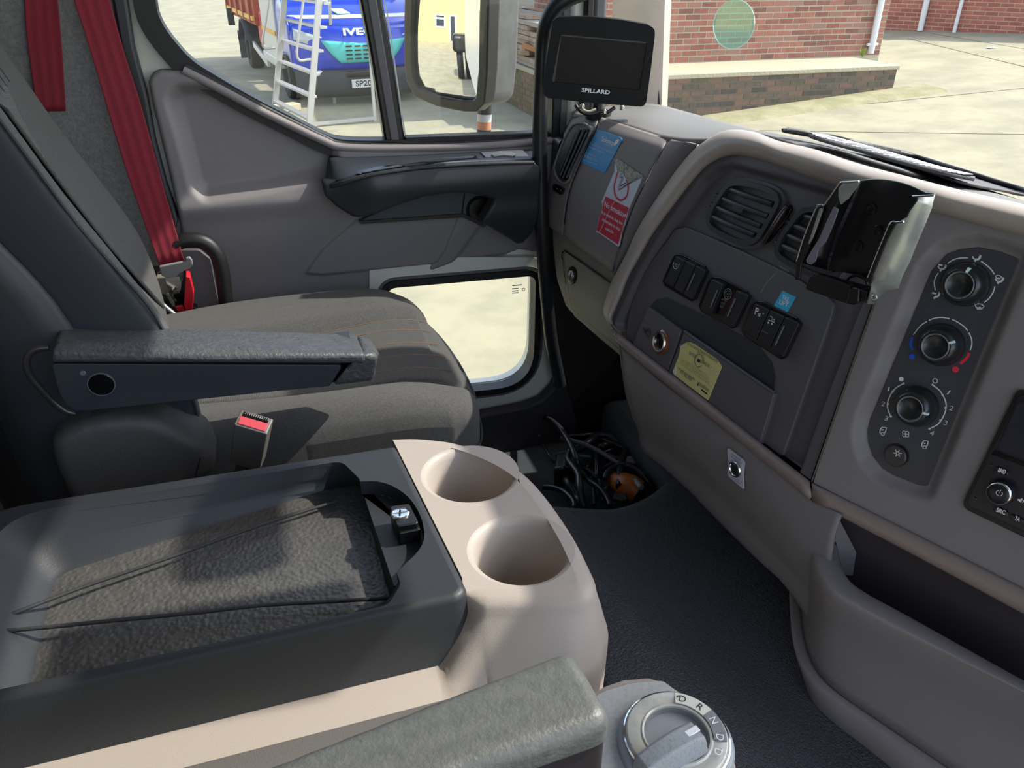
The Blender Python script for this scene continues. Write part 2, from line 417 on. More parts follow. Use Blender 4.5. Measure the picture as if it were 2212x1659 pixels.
# ---------------------------------------------------------------- brick material: each brick picks its own tone
def brickmat(name, cols, rough=0.9):
    m_ = pm(name, cols[0], rough, (30, 0.6, 0.004)); t = m_.node_tree; N = t.nodes; L = t.links
    oi = N.new('ShaderNodeObjectInfo'); cr = N.new('ShaderNodeValToRGB'); cr.color_ramp.interpolation = 'LINEAR'
    while len(cr.color_ramp.elements) < len(cols): cr.color_ramp.elements.new(0.5)
    for i, c in enumerate(cols): cr.color_ramp.elements[i].position = i/(len(cols)-1); cr.color_ramp.elements[i].color = (*c, 1)
    nz = N.new('ShaderNodeTexNoise'); nz.inputs['Scale'].default_value = 14; nz.inputs['Detail'].default_value = 5
    g = N.new('ShaderNodeNewGeometry'); L.new(g.outputs['Position'], nz.inputs['Vector'])
    ad = N.new('ShaderNodeMath'); ad.operation = 'ADD'; sb = N.new('ShaderNodeMath'); sb.operation = 'MULTIPLY_ADD'; sb.inputs[1].default_value = 0.9; sb.inputs[2].default_value = -0.45
    L.new(nz.outputs[0], sb.inputs[0]); L.new(oi.outputs['Random'], ad.inputs[0]); L.new(sb.outputs[0], ad.inputs[1]); ad.use_clamp = True
    L.new(ad.outputs[0], cr.inputs[0]); L.new(cr.outputs[0], N['Principled BSDF'].inputs['Base Color']); return m_
BR1 = brickmat('red_brick', [(0.20, 0.10, 0.075), (0.30, 0.115, 0.085), (0.38, 0.16, 0.115), (0.28, 0.17, 0.13)])
BR2 = brickmat('dark_brick', [(0.075, 0.065, 0.055), (0.13, 0.10, 0.075), (0.21, 0.12, 0.085), (0.10, 0.095, 0.06)])  # darker, greyer tones than the red brick
BR3 = brickmat('far_red_brick', [(0.30, 0.10, 0.075), (0.36, 0.12, 0.09), (0.42, 0.15, 0.11)])
BR4 = brickmat('mossy_brick', [(0.16, 0.13, 0.07), (0.22, 0.16, 0.09), (0.20, 0.12, 0.08), (0.12, 0.14, 0.05)])
MORT = pm('mortar', (0.46, 0.42, 0.32), 0.95, (60, 0.5, 0.004))
MORTD = pm('dark_mortar', (0.17, 0.15, 0.11), 0.95, (60, 0.5, 0.004))  # darker mortar for the low wall
def brick_mesh(L_, H_, Dp, mat):
    b = box('brick', (0, 0, 0), (L_, Dp, H_), mat, None, 0); me = b.data; bpy.data.objects.remove(b); return me
def lay(*a, **k):
    k = dict(k); n = a[6]; L_ = k.pop('length', None)
    if L_: a = list(a); a[6] = max(1, round(L_/0.225)); k['pitch'] = L_/a[6]
    return lay_bond(*a, **k)
def lay_bond(parent, A, dirv, nrm, z0, rows, ncols, mat, mort_off=0.006, cap=300, start=0.0, pitch=0.225, course=0.075, zf=None, skip=None, umin=-1e9):
    """bricks in stretcher bond on a vertical face: A base corner, dirv along, nrm outwards"""
    d = unit(dirv); n = unit(nrm); base = np.array(parent.location)
    full = brick_mesh(pitch-0.017, course-0.017, 0.05, mat); half = brick_mesh(pitch/2-0.017, course-0.017, 0.05, mat)
    ang = math.atan2(d[1], d[0]); c = 0; rest = []
    for r_ in range(rows):
        off = 0 if r_ % 2 == 0 else pitch/2
        k = -1
        while True:
            k += 1
            s0 = start+k*pitch-off; s1 = s0+pitch
            if s0 > start+ncols*pitch-0.001: break
            me = full
            if s0 < start-0.001: s0 = start; me = half
            elif s1 > start+ncols*pitch+0.001: s1 = start+ncols*pitch; me = half
            q = A+d*(s0+s1)/2; z_ = z0+course*(r_+0.5)
            if zf is not None and z_ < zf(q)+0.02: continue
            if skip is not None and skip(q, z_): continue
            pu, pv = proj((q[0], q[1], z_))
            if c >= cap or pu < umin or pv < -30 or pu > 2260: rest.append((q, z_, (s1-s0)-0.017)); continue
            o = bpy.data.objects.new('brick', me); COL.objects.link(o); o.parent = parent
            p = q+n*(mort_off+random.uniform(-0.002, 0.002)-0.025); o.location = (p[0]-base[0], p[1]-base[1], z_-base[2]); o.rotation_euler[2] = ang
            c += 1
    if rest:
        vs = []; fs = []
        for q, z_, L_ in rest:
            k = len(vs)
            for a in (-1, 1):
                for b in (-1, 1):
                    for e in (0, 1): p = q+d*a*L_/2+n*(mort_off-0.03*e); vs.append((p[0], p[1], z_+b*(course-0.017)/2))
            fs += [(k, k+2, k+6, k+4), (k, k+1, k+3, k+2), (k+4, k+6, k+7, k+5), (k+2, k+3, k+7, k+6), (k, k+4, k+5, k+1)]
        tag(fixn(mk('outer_bricks', vs, fs, mat, parent, None)), kind='stuff')
    return c
# near building and its low wall
LZ = 0.58
P0 = gp(1202, 280); P1 = gp(1927, 198)
wd_ = unit([P1[0]-P0[0], P1[1]-P0[1], 0]); wn = unit(np.cross(wd_, [0, 0, 1])); wn = wn if wn[1] < 0 else -wn
P0[2] = 0; WL = float((P1-P0) @ wd_); DQ = -float((Z(1600, 131, LZ)-P0) @ wn)
Ps = gp(1078, 212); sd = unit([Ps[0]-P0[0], Ps[1]-P0[1], 0]); sn = unit(np.cross(sd, [0, 0, 1])); sn = sn if sn[0] < 0 else -sn
SL = 4.6
DEP = 0.55
low = thing('low_wall', 'low dark brick wall with pale sunlit coping along the brick building', 'wall', P0)
def slabp(name, A, d1, l1, d2, l2, z0, z1, mat, parent, bev=0):
    P = [A, A+d1*l1, A+d1*l1+d2*l2, A+d2*l2]; vs = [(p[0], p[1], z0) for p in P]+[(p[0], p[1], z1) for p in P]
    o = fixn(mk(name, vs, [(3, 2, 1, 0), (4, 5, 6, 7), (0, 1, 5, 4), (1, 2, 6, 5), (2, 3, 7, 6), (3, 0, 4, 7)], mat, parent))
    if bev: bevel(o, bev)
    return o
slabp('wall_core', P0, wd_, WL, -wn, DEP, -0.1, LZ-0.06, MORTD, low)
slabp('wall_core', P0, sd, SL, -sn, DEP, -0.1, LZ-0.061, MORTD, low)
COPE = pm('coping', (0.42, 0.385, 0.28), 0.9, (25, 0.7, 0.01), var=(5, (0.42, 0.38, 0.26)))
slabp('coping', P0+wn*0.02+sn*0.02, wd_, WL+0.05, -wn, DQ+0.1, LZ-0.06, LZ, COPE, low, 0.012)
slabp('coping', P0+sn*0.02-wn*0.3, sd, SL-0.3, -sn, DEP+0.4, LZ-0.062, LZ-0.002, COPE, low, 0.012)
lay(low, P0, wd_, wn, 0.01, 7, 1, BR2, length=WL, cap=150, umin=1400, zf=lambda q: gz(q[0])-0.03)
lay(low, P0, sd, sn, 0.01, 7, int(SL/0.225), BR4, cap=130)
# the wall above, set back
bd_ = thing('brick_building', 'red brick building with a white downpipe behind the low wall', 'building', P0-wn*0.6+wd_*0.3)
Q0 = P0-wn*DQ-sn*0.72; _d = ray(1897, 127); q1 = float((CAM+_d*(((Q0-CAM) @ wn)/(_d @ wn))-Q0) @ wd_)
def wallcore(parent, A, d1, l1, d2, l2, z0, z1, mat): return slabp('wall_core', A, d1, l1, d2, l2, z0, z1, mat, parent)
wallcore(bd_, Q0, wd_, q1, -wn, 4.0, 0.3, 3.1, MORT)
wallcore(bd_, Q0, sd, SL-0.7, -sn, 1.2, 0.3, 3.1, MORT)
c1 = lay(bd_, Q0, wd_, wn, LZ+0.004, 14, 1, BR1, length=q1, cap=225, umin=1400)
c2 = lay(bd_, Q0, sd, sn, LZ+0.004, 12, 9, BR1, cap=75)
tp_shift = 0
slabp('roof_edge', Q0+wn*0.15+sn*0.15, wd_, q1+0.3, -wn, 4.3, 3.1, 3.22, MORTD, bd_)
# white downpipe
GALV = pm('white_pipe', (0.72, 0.74, 0.78), 0.4)
e_ = Q0+wd_*q1
_d = ray(1881, 112); pb = CAM+_d*(((Q0+wn*0.07-CAM) @ wn)/(_d @ wn))
dp = tag(tube('downpipe', [(pb[0], pb[1], LZ+0.04), (pb[0], pb[1], 3.0)], 0.045, GALV, None, 14, 2), 'white round downpipe on the corner of the brick building', 'pipe')
br_ = tube('pipe_bracket', [np.array((pb[0], pb[1], LZ+0.16))-wd_*0.09, np.array((pb[0], pb[1], LZ+0.16))+wd_*0.09], 0.02, GALV, dp)
# weeds at the pipe
WEED = pm('weed_green', (0.25, 0.34, 0.05), 0.7)
def weed(p, n, s, label):
    vs = []; fs = []
    for i in range(n):
        a = random.uniform(0, 6.28); h_ = s*random.uniform(0.5, 1); l = s*random.uniform(0.1, 0.45); w = s*0.05; c = np.array(p)
        q = c+np.array((math.cos(a)*l, math.sin(a)*l, h_)); t = np.array((-math.sin(a), math.cos(a), 0))*w; md = (c+q)/2+np.array((0, 0, h_*0.15)); k = len(vs)
        vs += [c, md+t, q, md-t]; fs.append((k, k+1, k+2, k+3))
    return tag(mk('weed', vs, fs, WEED, None, None), label, 'plant', kind='stuff')
weed((pb[0]-wd_[0]*0.2+wn[0]*0.08, pb[1]-wd_[1]*0.2+wn[1]*0.08, LZ), 34, 0.15, 'yellow green weed growing beside the downpipe foot')
# raised kerb strip in front of the low wall
KERB = pm('olive_concrete', (0.24, 0.23, 0.12), 0.95, (20, 0.7, 0.01), var=(3, (0.33, 0.30, 0.18)))  # darker, olive-toned concrete than the yard
vs = []
for t in np.linspace(-0.3, WL+0.5, 14):
    for off, dz in ((0.0, 0.05), (0.42, 0.03), (0.5, -0.02)):
        c = P0+wd_*t+wn*off; vs.append((c[0], c[1], gz(c[0])+dz))
kb = mk('kerb_strip', vs, [(3*i+j, 3*i+j+1, 3*i+j+4, 3*i+j+3) for i in range(13) for j in range(2)], KERB, None, 60); tag(kb, 'dark olive concrete strip at the foot of the low wall', 'kerb', kind='structure')
# pile of old timber on the low wall, by the corner
TIM = [pm('old_timber', (0.30, 0.21, 0.15), 0.85, (40, 0.5, 0.003), var=(9, (0.42, 0.33, 0.25))), pm('grey_timber', (0.36, 0.31, 0.26), 0.85, (40, 0.5, 0.003)), pm('orange_timber', (0.42, 0.20, 0.09), 0.85, (40, 0.5, 0.003))]
pc = P0+sd*1.6-sn*0.30
tp = thing('timber_stack', 'stack of weathered planks lying on the low wall at the building corner', 'timber', (pc[0], pc[1], LZ))
for k in range(30):
    lay_ = k//3; z_ = LZ+0.035+lay_*0.062; c = pc+sd*random.uniform(-0.5, 0.6)+sn*(0.19-(k % 3)*0.2+random.uniform(-0.02, 0.02)); an = random.uniform(-0.04, 0.04)
    dd = unit(sd+sn*an); box('plank', (c[0], c[1], z_), (random.uniform(1.5, 2.6), 0.19, 0.055), TIM[k % 3 if k % 4 else 1], tp, 0.004, U=dd, V=np.cross([0, 0, 1], dd), seg=1)
for k in range(4):
    c = pc+sd*(-0.9+k*0.35)+sn*0.1; dd = unit(sd*0.6+sn*(0.9 if k % 2 else -0.8)); box('plank', (c[0], c[1], LZ+0.12+k*0.07), (0.6, 0.16, 0.06), TIM[(k+1) % 3], tp, 0.004, U=dd+np.array((0, 0, 0.3)), V=np.cross([0, 0, 1], dd), seg=1)

# far building
F0 = gp(1955, 66); F1 = gp(2212, 72)
fd = unit([F1[0]-F0[0], F1[1]-F0[1], 0]); fn_ = unit(np.cross(fd, [0, 0, 1])); fn_ = fn_ if fn_[1] < 0 else -fn_
fs0 = F0-fd*2.2; ZF = gz(F0[0])
FBH = 1.35
fb = thing('far_brick_building', 'long red brick building at the far side of the yard with two drainpipes', 'building', (F0[0], F0[1], ZF-0.1))
slabp('wall_core', fs0, fd, 9.0, -fn_, 4, ZF-0.5, ZF+FBH, pm('pink_mortar', (0.50, 0.36, 0.29), 0.95), fb)
lay(fb, fs0, fd, fn_, ZF-0.12, 12, 26, BR3, cap=300)
for k, u in enumerate((1993, 2060)):
    b_ = F0+fd*float((gp(u, 66+k*4)-F0) @ fd)+fn_*0.08
    tag(tube('drainpipe', [(b_[0], b_[1], ZF+0.02), (b_[0], b_[1], ZF+FBH)], 0.055 if k == 0 else 0.035, GALV, None, 12, 2), ('thick pale drainpipe on the far brick building, nearer its shaded end', 'thin white drainpipe on the far brick building')[k], 'pipe')
# small litter on the yard
lt = gp(2142, 104); tag(box('litter', (lt[0], lt[1], lt[2]+0.01), (0.16, 0.1, 0.01), WHITE, None), 'scrap of white litter on the far slope of the yard', 'litter')

# ---------------------------------------------------------------- blue recovery truck
VB = pm('van_blue', (0.005, 0.045, 0.55), 0.25, coat=0.6); VT = pm('van_teal', (0.10, 0.62, 0.58), 0.4); VW = pm('van_white', (0.62, 0.60, 0.55), 0.4); VK = pm('van_bumper', (0.035, 0.04, 0.05), 0.6)
VR = pm('van_red', (0.55, 0.02, 0.03), 0.45); VO = pm('tipper_orange', (0.42, 0.075, 0.02), 0.6, var=(4, (0.30, 0.045, 0.02))); VY = pm('reflective_yellow', (0.75, 0.42, 0.05), 0.5)
TYRE = pm('tyre_rubber', (0.012, 0.012, 0.013), 0.8); LAMP = pm('headlamp_glass', (0.55, 0.58, 0.6), 0.1, coat=1.0); GLD = pm('dark_glass', (0.02, 0.03, 0.04), 0.08)
r2 = np.array([_r[0], _r[1], 0]); h2 = np.array([_h[0], _h[1], 0])
vo = np.array([0, 0, 0.0])+r2*(-2.06)+h2*11.7                  # ground under the middle of the front
vf = unit(r2*0.41-h2*0.912); vl = unit(np.cross([0, 0, 1], vf)) # facing, and its own left (picture right)
van = thing('recovery_truck', 'blue recovery truck with teal grille parked facing the cab', 'truck', vo)
def vp(f, l, z): return vo+vf*f+vl*l+np.array((0, 0, z*0.885))
def vloft(name, secs, mat, nu=3, nv=3, parent=None, th=0.02, face=None): return loft(name, [[vp(*p) for p in s] for s in secs], mat, parent or van, nu, nv, th, face=face if face is not None else tuple(vp(6, 0, 2)))
def W_(l): return -0.22*(abs(l)/0.98)**2.2-0.02
L_ = [-0.98, -0.8, -0.5, 0, 0.5, 0.8, 0.98]
def sec(z, f, wid=1.0, bow=1.0): return [(f+W_(l)*bow, l*wid, z) for l in L_]
vloft('front_panel', [sec(0.52, 0.0), sec(0.70, 0.04), sec(0.95, 0.03), sec(1.16, -0.02)], VB)
vloft('bonnet', [sec(1.16, -0.02), sec(1.30, -0.14), sec(1.45, -0.42, 0.96), sec(1.56, -0.85, 0.93)], VB)
for s in (-1, 1):
    a = s*0.985
    vloft('wing', [[(-0.24, a, 0.52), (-0.24, a, 0.8), (-0.24, a, 1.16), (-0.38, a, 1.30), (-0.62, a*0.97, 1.45), (-1.0, a*0.94, 1.56)], [(-0.50, a, 0.72), (-0.55, a, 0.86), (-0.6, a, 1.16), (-0.7, a, 1.30), (-0.9, a*0.98, 1.45), (-1.2, a*0.95, 1.56)], [(-1.25, a, 0.66), (-1.25, a, 0.84), (-1.25, a, 1.16), (-1.25, a, 1.30), (-1.28, a*0.98, 1.45), (-1.35, a*0.96, 1.56)]], VB, 3, 3, face=tuple(vp(-0.5, s*5, 1.2)))
    # door and body side, white with a yellow stripe, a red quarter behind
    box('door_panel', vp(-1.9, s*0.98, 1.05), (1.3, 0.05, 0.95), VW, van, 0.02, U=vf, V=vl)
    box('side_stripe', vp(-1.9, s*1.005, 0.98), (1.3, 0.02, 0.06), VY, van, 0, U=vf, V=vl)
    box('door_window', vp(-1.9, s*0.95, 1.85), (1.1, 0.05, 0.6), GLD, van, 0.03, U=vf, V=vl)
    box('sill', vp(-1.9, s*0.97, 0.52), (1.5, 0.12, 0.14), VW, van, 0.02, U=vf, V=vl)
    box('red_panel', vp(-2.85, s*0.96, 0.95), (0.62, 0.06, 0.5), VR, van, 0.03, U=vf, V=vl)
    for f_ in (-0.95, -5.0):
        w = lathe('wheel', Matrix(((vf[0], 0, vl[0]*s, vp(f_, s*0.86, 0)[0]), (vf[1], 0, vl[1]*s, vp(f_, s*0.86, 0)[1]), (0, 1, 0, 0.36), (0, 0, 0, 1))), [(0.2, -0.11), (0.34, -0.12), (0.36, -0.09), (0.36, 0.09), (0.34, 0.12), (0.22, 0.12), (0.21, 0.06), (0.08, 0.05), (0, 0.06)], TYRE, van, 28)
    vloft('headlamp', [[(0.02+W_(s*0.58), s*0.58, 1.02), (0.02+W_(s*0.72), s*0.72, 1.06), (-0.2, s*0.93, 1.14)], [(0.03+W_(s*0.55), s*0.55, 0.88), (0.03+W_(s*0.72), s*0.72, 0.90), (-0.16, s*0.94, 0.98)]], LAMP)
    lathe('fog_lamp', Matrix(((vl[0], 0, vf[0], vp(-0.13, s*0.66, 0)[0]), (vl[1], 0, vf[1], vp(-0.13, s*0.66, 0)[1]), (0, 1, 0, 0.42), (0, 0, 0, 1))), [(0.06, 0), (0.06, 0.1), (0.03, 0.11), (0, 0.11)], LAMP, van, 16)
    # wing mirror and windscreen pillar
    box('wing_mirror', vp(-1.15, s*1.2, 1.75), (0.1, 0.2, 0.3), VK, van, 0.03, U=vf, V=vl)
vloft('grille', [[(0.07+W_(l), l, 0.97-0.05*(1-abs(l)/0.6)) for l in (-0.6, -0.3, 0, 0.3, 0.6)], [(0.085+W_(l), l, 0.80) for l in (-0.50, -0.3, 0, 0.3, 0.50)], [(0.075+W_(l), l, 0.64) for l in (-0.36, -0.2, 0, 0.2, 0.36)]], VT, th=0.02)
for zz in (0.88, 0.82, 0.76, 0.70):
    for k in range(5):
        l = (k-2)*0.12; box('grille_slot', vp(0.098+W_(l), l, zz), (0.012, 0.085, 0.018), GLOSSB, van, 0, U=vf, V=vl)
vloft('bonnet_stripe', [[(q[0]+0.012, q[1], q[2]+0.012) for q in sec(1.25, -0.10, 0.97)], [(q[0]+0.012, q[1], q[2]+0.012) for q in sec(1.30, -0.15, 0.97)]], pm('van_white_stripe', (0.8, 0.82, 0.85), 0.4), th=0.004)
vloft('bonnet_flash', [[(-0.17, -0.30, 1.325), (-0.16, -0.12, 1.33)], [(-0.8, -0.62, 1.57), (-0.8, -0.42, 1.575)]], pm('van_pale_teal', (0.55, 0.82, 0.76), 0.4), th=0.004)
vloft('bumper', [sec(0.54, 0.05), sec(0.46, 0.10), sec(0.22, 0.09), sec(0.12, -0.02)], VK)
vloft('lower_intake', [[(0.115+W_(l), l, 0.52) for l in (-0.3, 0, 0.3)], [(0.115+W_(l), l, 0.43) for l in (-0.3, 0, 0.3)]], GLOSSB)
ft = Fr(vp(0.135, 0, 0.30), vl, (0, 0, 1))
pl_ = prism('number_plate', ft, [(-0.26, -0.02), (0.26, -0.02), (0.26, 0.09), (-0.26, 0.09)], -0.01, 0.0, pm('plate_white', (0.75, 0.75, 0.72), 0.5), van)
def ftext(name, s, fr, x0, x1, y0, hgt, mat, parent, off=0.002, bold=0.0):
    cu = bpy.data.curves.new(name, 'FONT'); cu.body = s; cu.size = 1; cu.offset = bold; cu.resolution_u = 3
    t = bpy.data.objects.new(name, cu); COL.objects.link(t); dg = bpy.context.evaluated_depsgraph_get(); me = bpy.data.meshes.new_from_object(t.evaluated_get(dg)); bpy.data.objects.remove(t)
    v = np.array([tuple(q.co) for q in me.vertices]); fs = [list(p.vertices) for p in me.polygons]; mn = v.min(0); mx = v.max(0)
    out = [fr.w(x0+(p[0]-mn[0])/(mx[0]-mn[0])*(x1-x0), y0+p[1]/0.72*hgt, off) for p in v]; return mk(name, out, fs, mat, parent, None)
ftext('plate_lettering', 'SP20', ft, -0.21, 0.02, 0.0, 0.075, pm('plate_black', (0.01, 0.01, 0.01), 0.5), pl_, bold=0.02)
fi = Fr(vp(0.06, 0, 1.04), vl, (0, 0, 1)+vf*(-0.15))
ftext('badge', 'IVECO', fi, -0.30, 0.30, 0.0, 0.085, CHROME, van, 0.012, 0.04)
box('windscreen', vp(-1.3, 0, 1.95), (0.06, 1.75, 0.85), GLD, van, 0.04, U=vf+np.array((0, 0, 0.75)), V=vl)
box('cab_roof', vp(-2.0, 0, 2.42), (1.3, 1.8, 0.14), VB, van, 0.06, U=vf, V=vl)
box('cab_back', vp(-2.65, 0, 1.5), (0.06, 1.9, 1.9), VB, van, 0.03, U=vf, V=vl)
box('chassis', vp(-3.8, 0, 0.6), (4.6, 0.8, 0.2), VK, van, 0.02, U=vf, V=vl)
vloft('wheel_arch', [[(-4.4, -1.06, 0.62), (-4.7, -1.06, 0.9), (-5.1, -1.06, 0.95), (-5.5, -1.06, 0.62)], [(-4.4, -0.7, 0.62), (-4.7, -0.7, 0.9), (-5.1, -0.7, 0.95), (-5.5, -0.7, 0.62)]], VK, face=tuple(vp(-5, 0, 4)))
tb = vp(-4.9, 0, 1.32)
box('tipper_body', tb, (3.9, 2.1, 0.62), VO, van, 0.03, U=vf, V=vl)
box('tipper_rail', vp(-4.9, -1.07, 1.10), (3.9, 0.04, 0.07), VY, van, 0, U=vf, V=vl)
for k in range(5): box('tipper_rib', vp(-3.2-k*0.85, -1.07, 1.35), (0.08, 0.06, 0.56), VO, van, 0, U=vf, V=vl)
box('side_bar', vp(-3.3, -0.98, 0.46), (1.5, 0.05, 0.10), VW, van, 0.01, U=vf+np.array((0, 0, -0.12)), V=vl)
box('mud_flap', vp(-5.75, -0.85, 0.4), (0.03, 0.4, 0.5), VK, van, 0, U=vf, V=vl)
box('side_lamp', vp(-5.85, -1.12, 0.95), (0.1, 0.12, 0.3), VK, van, 0.01, U=vf, V=vl)

# ---------------------------------------------------------------- aluminium platform ladder
ALU = pm('aluminium', (0.50, 0.48, 0.46), 0.45, metal=0.5)
A_ = gp(668, 276); B_ = gp(588, 232); C_r = gp(753, 237)
ex = unit(B_-A_); ez = np.array((0, 0, 1.0)); er = unit(C_r-A_); er = unit(er-ex*(er @ ex)); LW = float(np.linalg.norm(B_-A_))*0.92
lad = thing('platform_ladder', 'aluminium platform stepladder standing in front of the blue truck', 'ladder', A_)
PH = 1.66; lean = 0.36*np.linalg.norm(C_r-A_)
def lp(s, b, h): return A_+ex*s+er*b+ez*h
SL_ = LW/PH*0.0
for s, nm in ((0, 'front_rail'), (LW, 'front_rail')):
    tp_ = lp(s*0.86+0.04, lean*1.02, PH+0.55); ft_ = lp(s, 0, 0); box(nm, (tp_+ft_)/2, (np.linalg.norm(tp_-ft_), 0.035, 0.075), ALU, lad, 0.004, U=tp_-ft_, V=ex)
    tb_ = lp(s*0.86+0.04, lean*1.02+0.42, PH); fb_ = lp(s, float((C_r-A_) @ er), 0); box('rear_rail', (tb_+fb_)/2, (np.linalg.norm(tb_-fb_), 0.025, 0.04), ALU, lad, 0.003, U=tb_-fb_, V=ex)
    hr0 = lp(s, 0.1, 0.78); q = [hr0+er*0.02, hr0-er*0.14+ez*0.03, lp(s*0.95, lean*0.45-0.16, 1.2), lp(s*0.9, lean*0.9-0.14, 2.0), lp(s*0.9, lean*1.1-0.1, 2.5)]
    tube('handrail', q, 0.016, ALU, lad, 8, 4)
for k in range(6):
    t = 0.1+k*0.255; z_ = t; fr_ = z_/PH; c0 = lp(0.02, lean*fr_, z_); c1_ = lp(LW*0.98-0.04*fr_, lean*fr_, z_)
    box('tread', (c0+c1_)/2, (LW-0.03, 0.085, 0.03), ALU, lad, 0.003, U=ex, V=er)
box('platform', lp(LW*0.45, lean+0.22, PH), (LW*0.9, 0.46, 0.04), ALU, lad, 0.003, U=ex, V=er)
br0 = lp(LW*0.5, 0.02, 0.1)
box('foot_brace', (lp(0, 0, 0.04)+lp(0, float((C_r-A_) @ er), 0.04))/2, (float((C_r-A_) @ er), 0.03, 0.04), ALU, lad, 0, U=er, V=ex)
# pale block on the ground by the ladder
bb = gp(620, 240); tag(box('timber_block', (bb[0], bb[1], 0.05), (0.34, 0.2, 0.09), pm('pale_block', (0.6, 0.52, 0.36), 0.9, (30, 0.6, 0.005)), None, 0.01, U=(1, 0.5, 0)), 'pale wooden block lying between the feet of the platform ladder', 'block')
# ================================================================ THE CAB SHELL
def offs(poly, d):
    P = np.array(poly, float); n = len(P); ar = sum(P[i][0]*P[(i+1) % n][1]-P[(i+1) % n][0]*P[i][1] for i in range(n)); s = 1 if ar > 0 else -1
    out = []
    for i in range(n):
        a, b, c = P[i-1], P[i], P[(i+1) % n]; t1 = b-a; t2 = c-b; l1 = np.hypot(*t1); l2 = np.hypot(*t2)
        if l1 < 1e-9 or l2 < 1e-9: continue
        n1 = np.array([t1[1], -t1[0]])/l1*s; n2 = np.array([t2[1], -t2[0]])/l2*s; m_ = n1+n2; m_ /= np.hypot(*m_); out.append(tuple(b+m_*d/max(0.5, m_ @ n1)))
    return out
YD = 1.40
FD = Fr((0, YD, 1.4), (1, 0, 0), (0, 0, 1))
door = tag(empty('door_1', (0.2, YD, 0.9)), 'passenger door in cream paint with grey trim', kind='structure')
wpx = [(330, -6), (339, 37), (366, 82), (412, 133), (467, 169), (548, 216), (625, 255), (664, 276), (703, 295), (742, 307), (835, 309), (1040, 303), (1198, 292)]
wtop = FD.px(wpx); xr = FD.px([(1206, 280)])[0][0]
win = [(wtop[0][0]-0.02, 2.10-1.4)]+[(wtop[0][0]-0.014, 1.95-1.4)]+[tuple(p) for p in catmull(wtop, 4)]+[(xr-0.004, wtop[-1][1]+0.004), (xr, wtop[-1][1]+0.02), (xr, 2.10-1.4)]
w2 = rnd(FD.px([(838, 626), (1160, 598), (1154, 835), (838, 868)]), [0.02, 0.02, 0.085, 0.03], 8)
skin = prism('door_skin', FD, [(-0.215, -0.54), (-0.215, 0.8), (0.60, 0.8), (0.60, -0.54)], -0.075, -0.03, CREAM, door, [offs(win, 0.012), offs(w2, 0.006)])
# cream inner frame pressing standing round the lower window
low_o = rnd(FD.px([(800, 560), (1176, 560), (1187, 667), (1202, 722), (1213, 760), (1210, 806), (1197, 845), (1166, 872), (1120, 884), (800, 930)]), 0.03, 5)
prism('lower_frame', FD, low_o, -0.03, -0.012, CREAM, door, [offs(w2, 0.012)], bev=0.006, seg=3)
prism('window_seal', FD, offs(win, 0.030), -0.05, -0.012, RUBBER, door, [offs(win, -0.002)], bev=0.003)
prism('window_seal', FD, offs(w2, 0.014), -0.045, -0.006, RUBBER, door, [offs(w2, 0.0)], bev=0.003)
prism('seal_lip', FD, offs(w2, 0.020), -0.045, -0.009, GREY2, door, [offs(w2, 0.015)])
GL = glass_mat('side_glass', (0.93, 0.95, 0.94), 0.022, 0.010)
GL2 = glass_mat('clean_glass', (0.97, 0.98, 0.96), 0.03, 0.01)
w1 = prism('window_1', FD, win, -0.048, -0.046, GL, None); tag(w1, 'large side glass of the passenger door', kind='structure')
w3 = prism('window_2', FD, w2, -0.040, -0.038, GL2, None); tag(w3, 'small kerb window low in the passenger door', kind='structure')
# etched maker's mark in the corner of the kerb window
MK = pm('etched_mark', (0.30, 0.30, 0.26), 0.8)
for k, (a, b) in enumerate((((1107, 617), (1128, 615)), ((1106, 624), (1120, 623)), ((1106, 629), (1120, 628)), ((1106, 633), (1120, 632)))): stroke('etched_mark', FD, [a, b], 0.0022, MK, w3, -0.037)
ec = FD.px([(1131, 625)], -0.037)[0]; lathe('etched_ring', FD.mat(ec[0], ec[1], -0.037), [(0.0035, 0), (0.0035, 0.0003), (0.0025, 0.0003), (0.0025, 0)], MK, w3, 16)
# glazing bar between quarter light and drop glass
plate('glazing_bar', FD, [(776, -12), (824, -12), (838, 60), (877, 312), (833, 312), (800, 110)], -0.020, 0.03, BLACK, door, 0, 0.004)
plate('bar_face', FD, [(792, -12), (812, -12), (864, 312), (846, 312)], -0.016, 0.01, GREY2, door, 0, 0.002)
stroke('glass_edge', FD, [(826, -10), (838, 40), (876, 300)], 0.0025, pm('glass_edge', (0.5, 0.55, 0.52), 0.3), door, -0.035)
plate('bottom_channel', FD, [(876, 298), (1206, 285), (1206, 300), (876, 312)], -0.014, 0.03, RUBBER, door, 0, 0.002)
# ledge mouldings under the glass
def ledge(name, pxs, y, r, mat, n=8): return tube(name, [Y(u, v, y) for u, v in pxs], r, mat, door, n, 5)
ledge('sill_moulding', [(395, 152), (470, 190), (560, 238), (640, 277), (700, 305), (740, 318), (850, 321), (1040, 316), (1200, 303)], YD+0.004, 0.007, GREY)
ledge('sill_moulding', [(400, 143), (470, 180), (560, 228), (640, 268), (700, 297), (740, 311), (850, 314), (1040, 309), (1200, 298)], YD+0.012, 0.006, RUBBER)
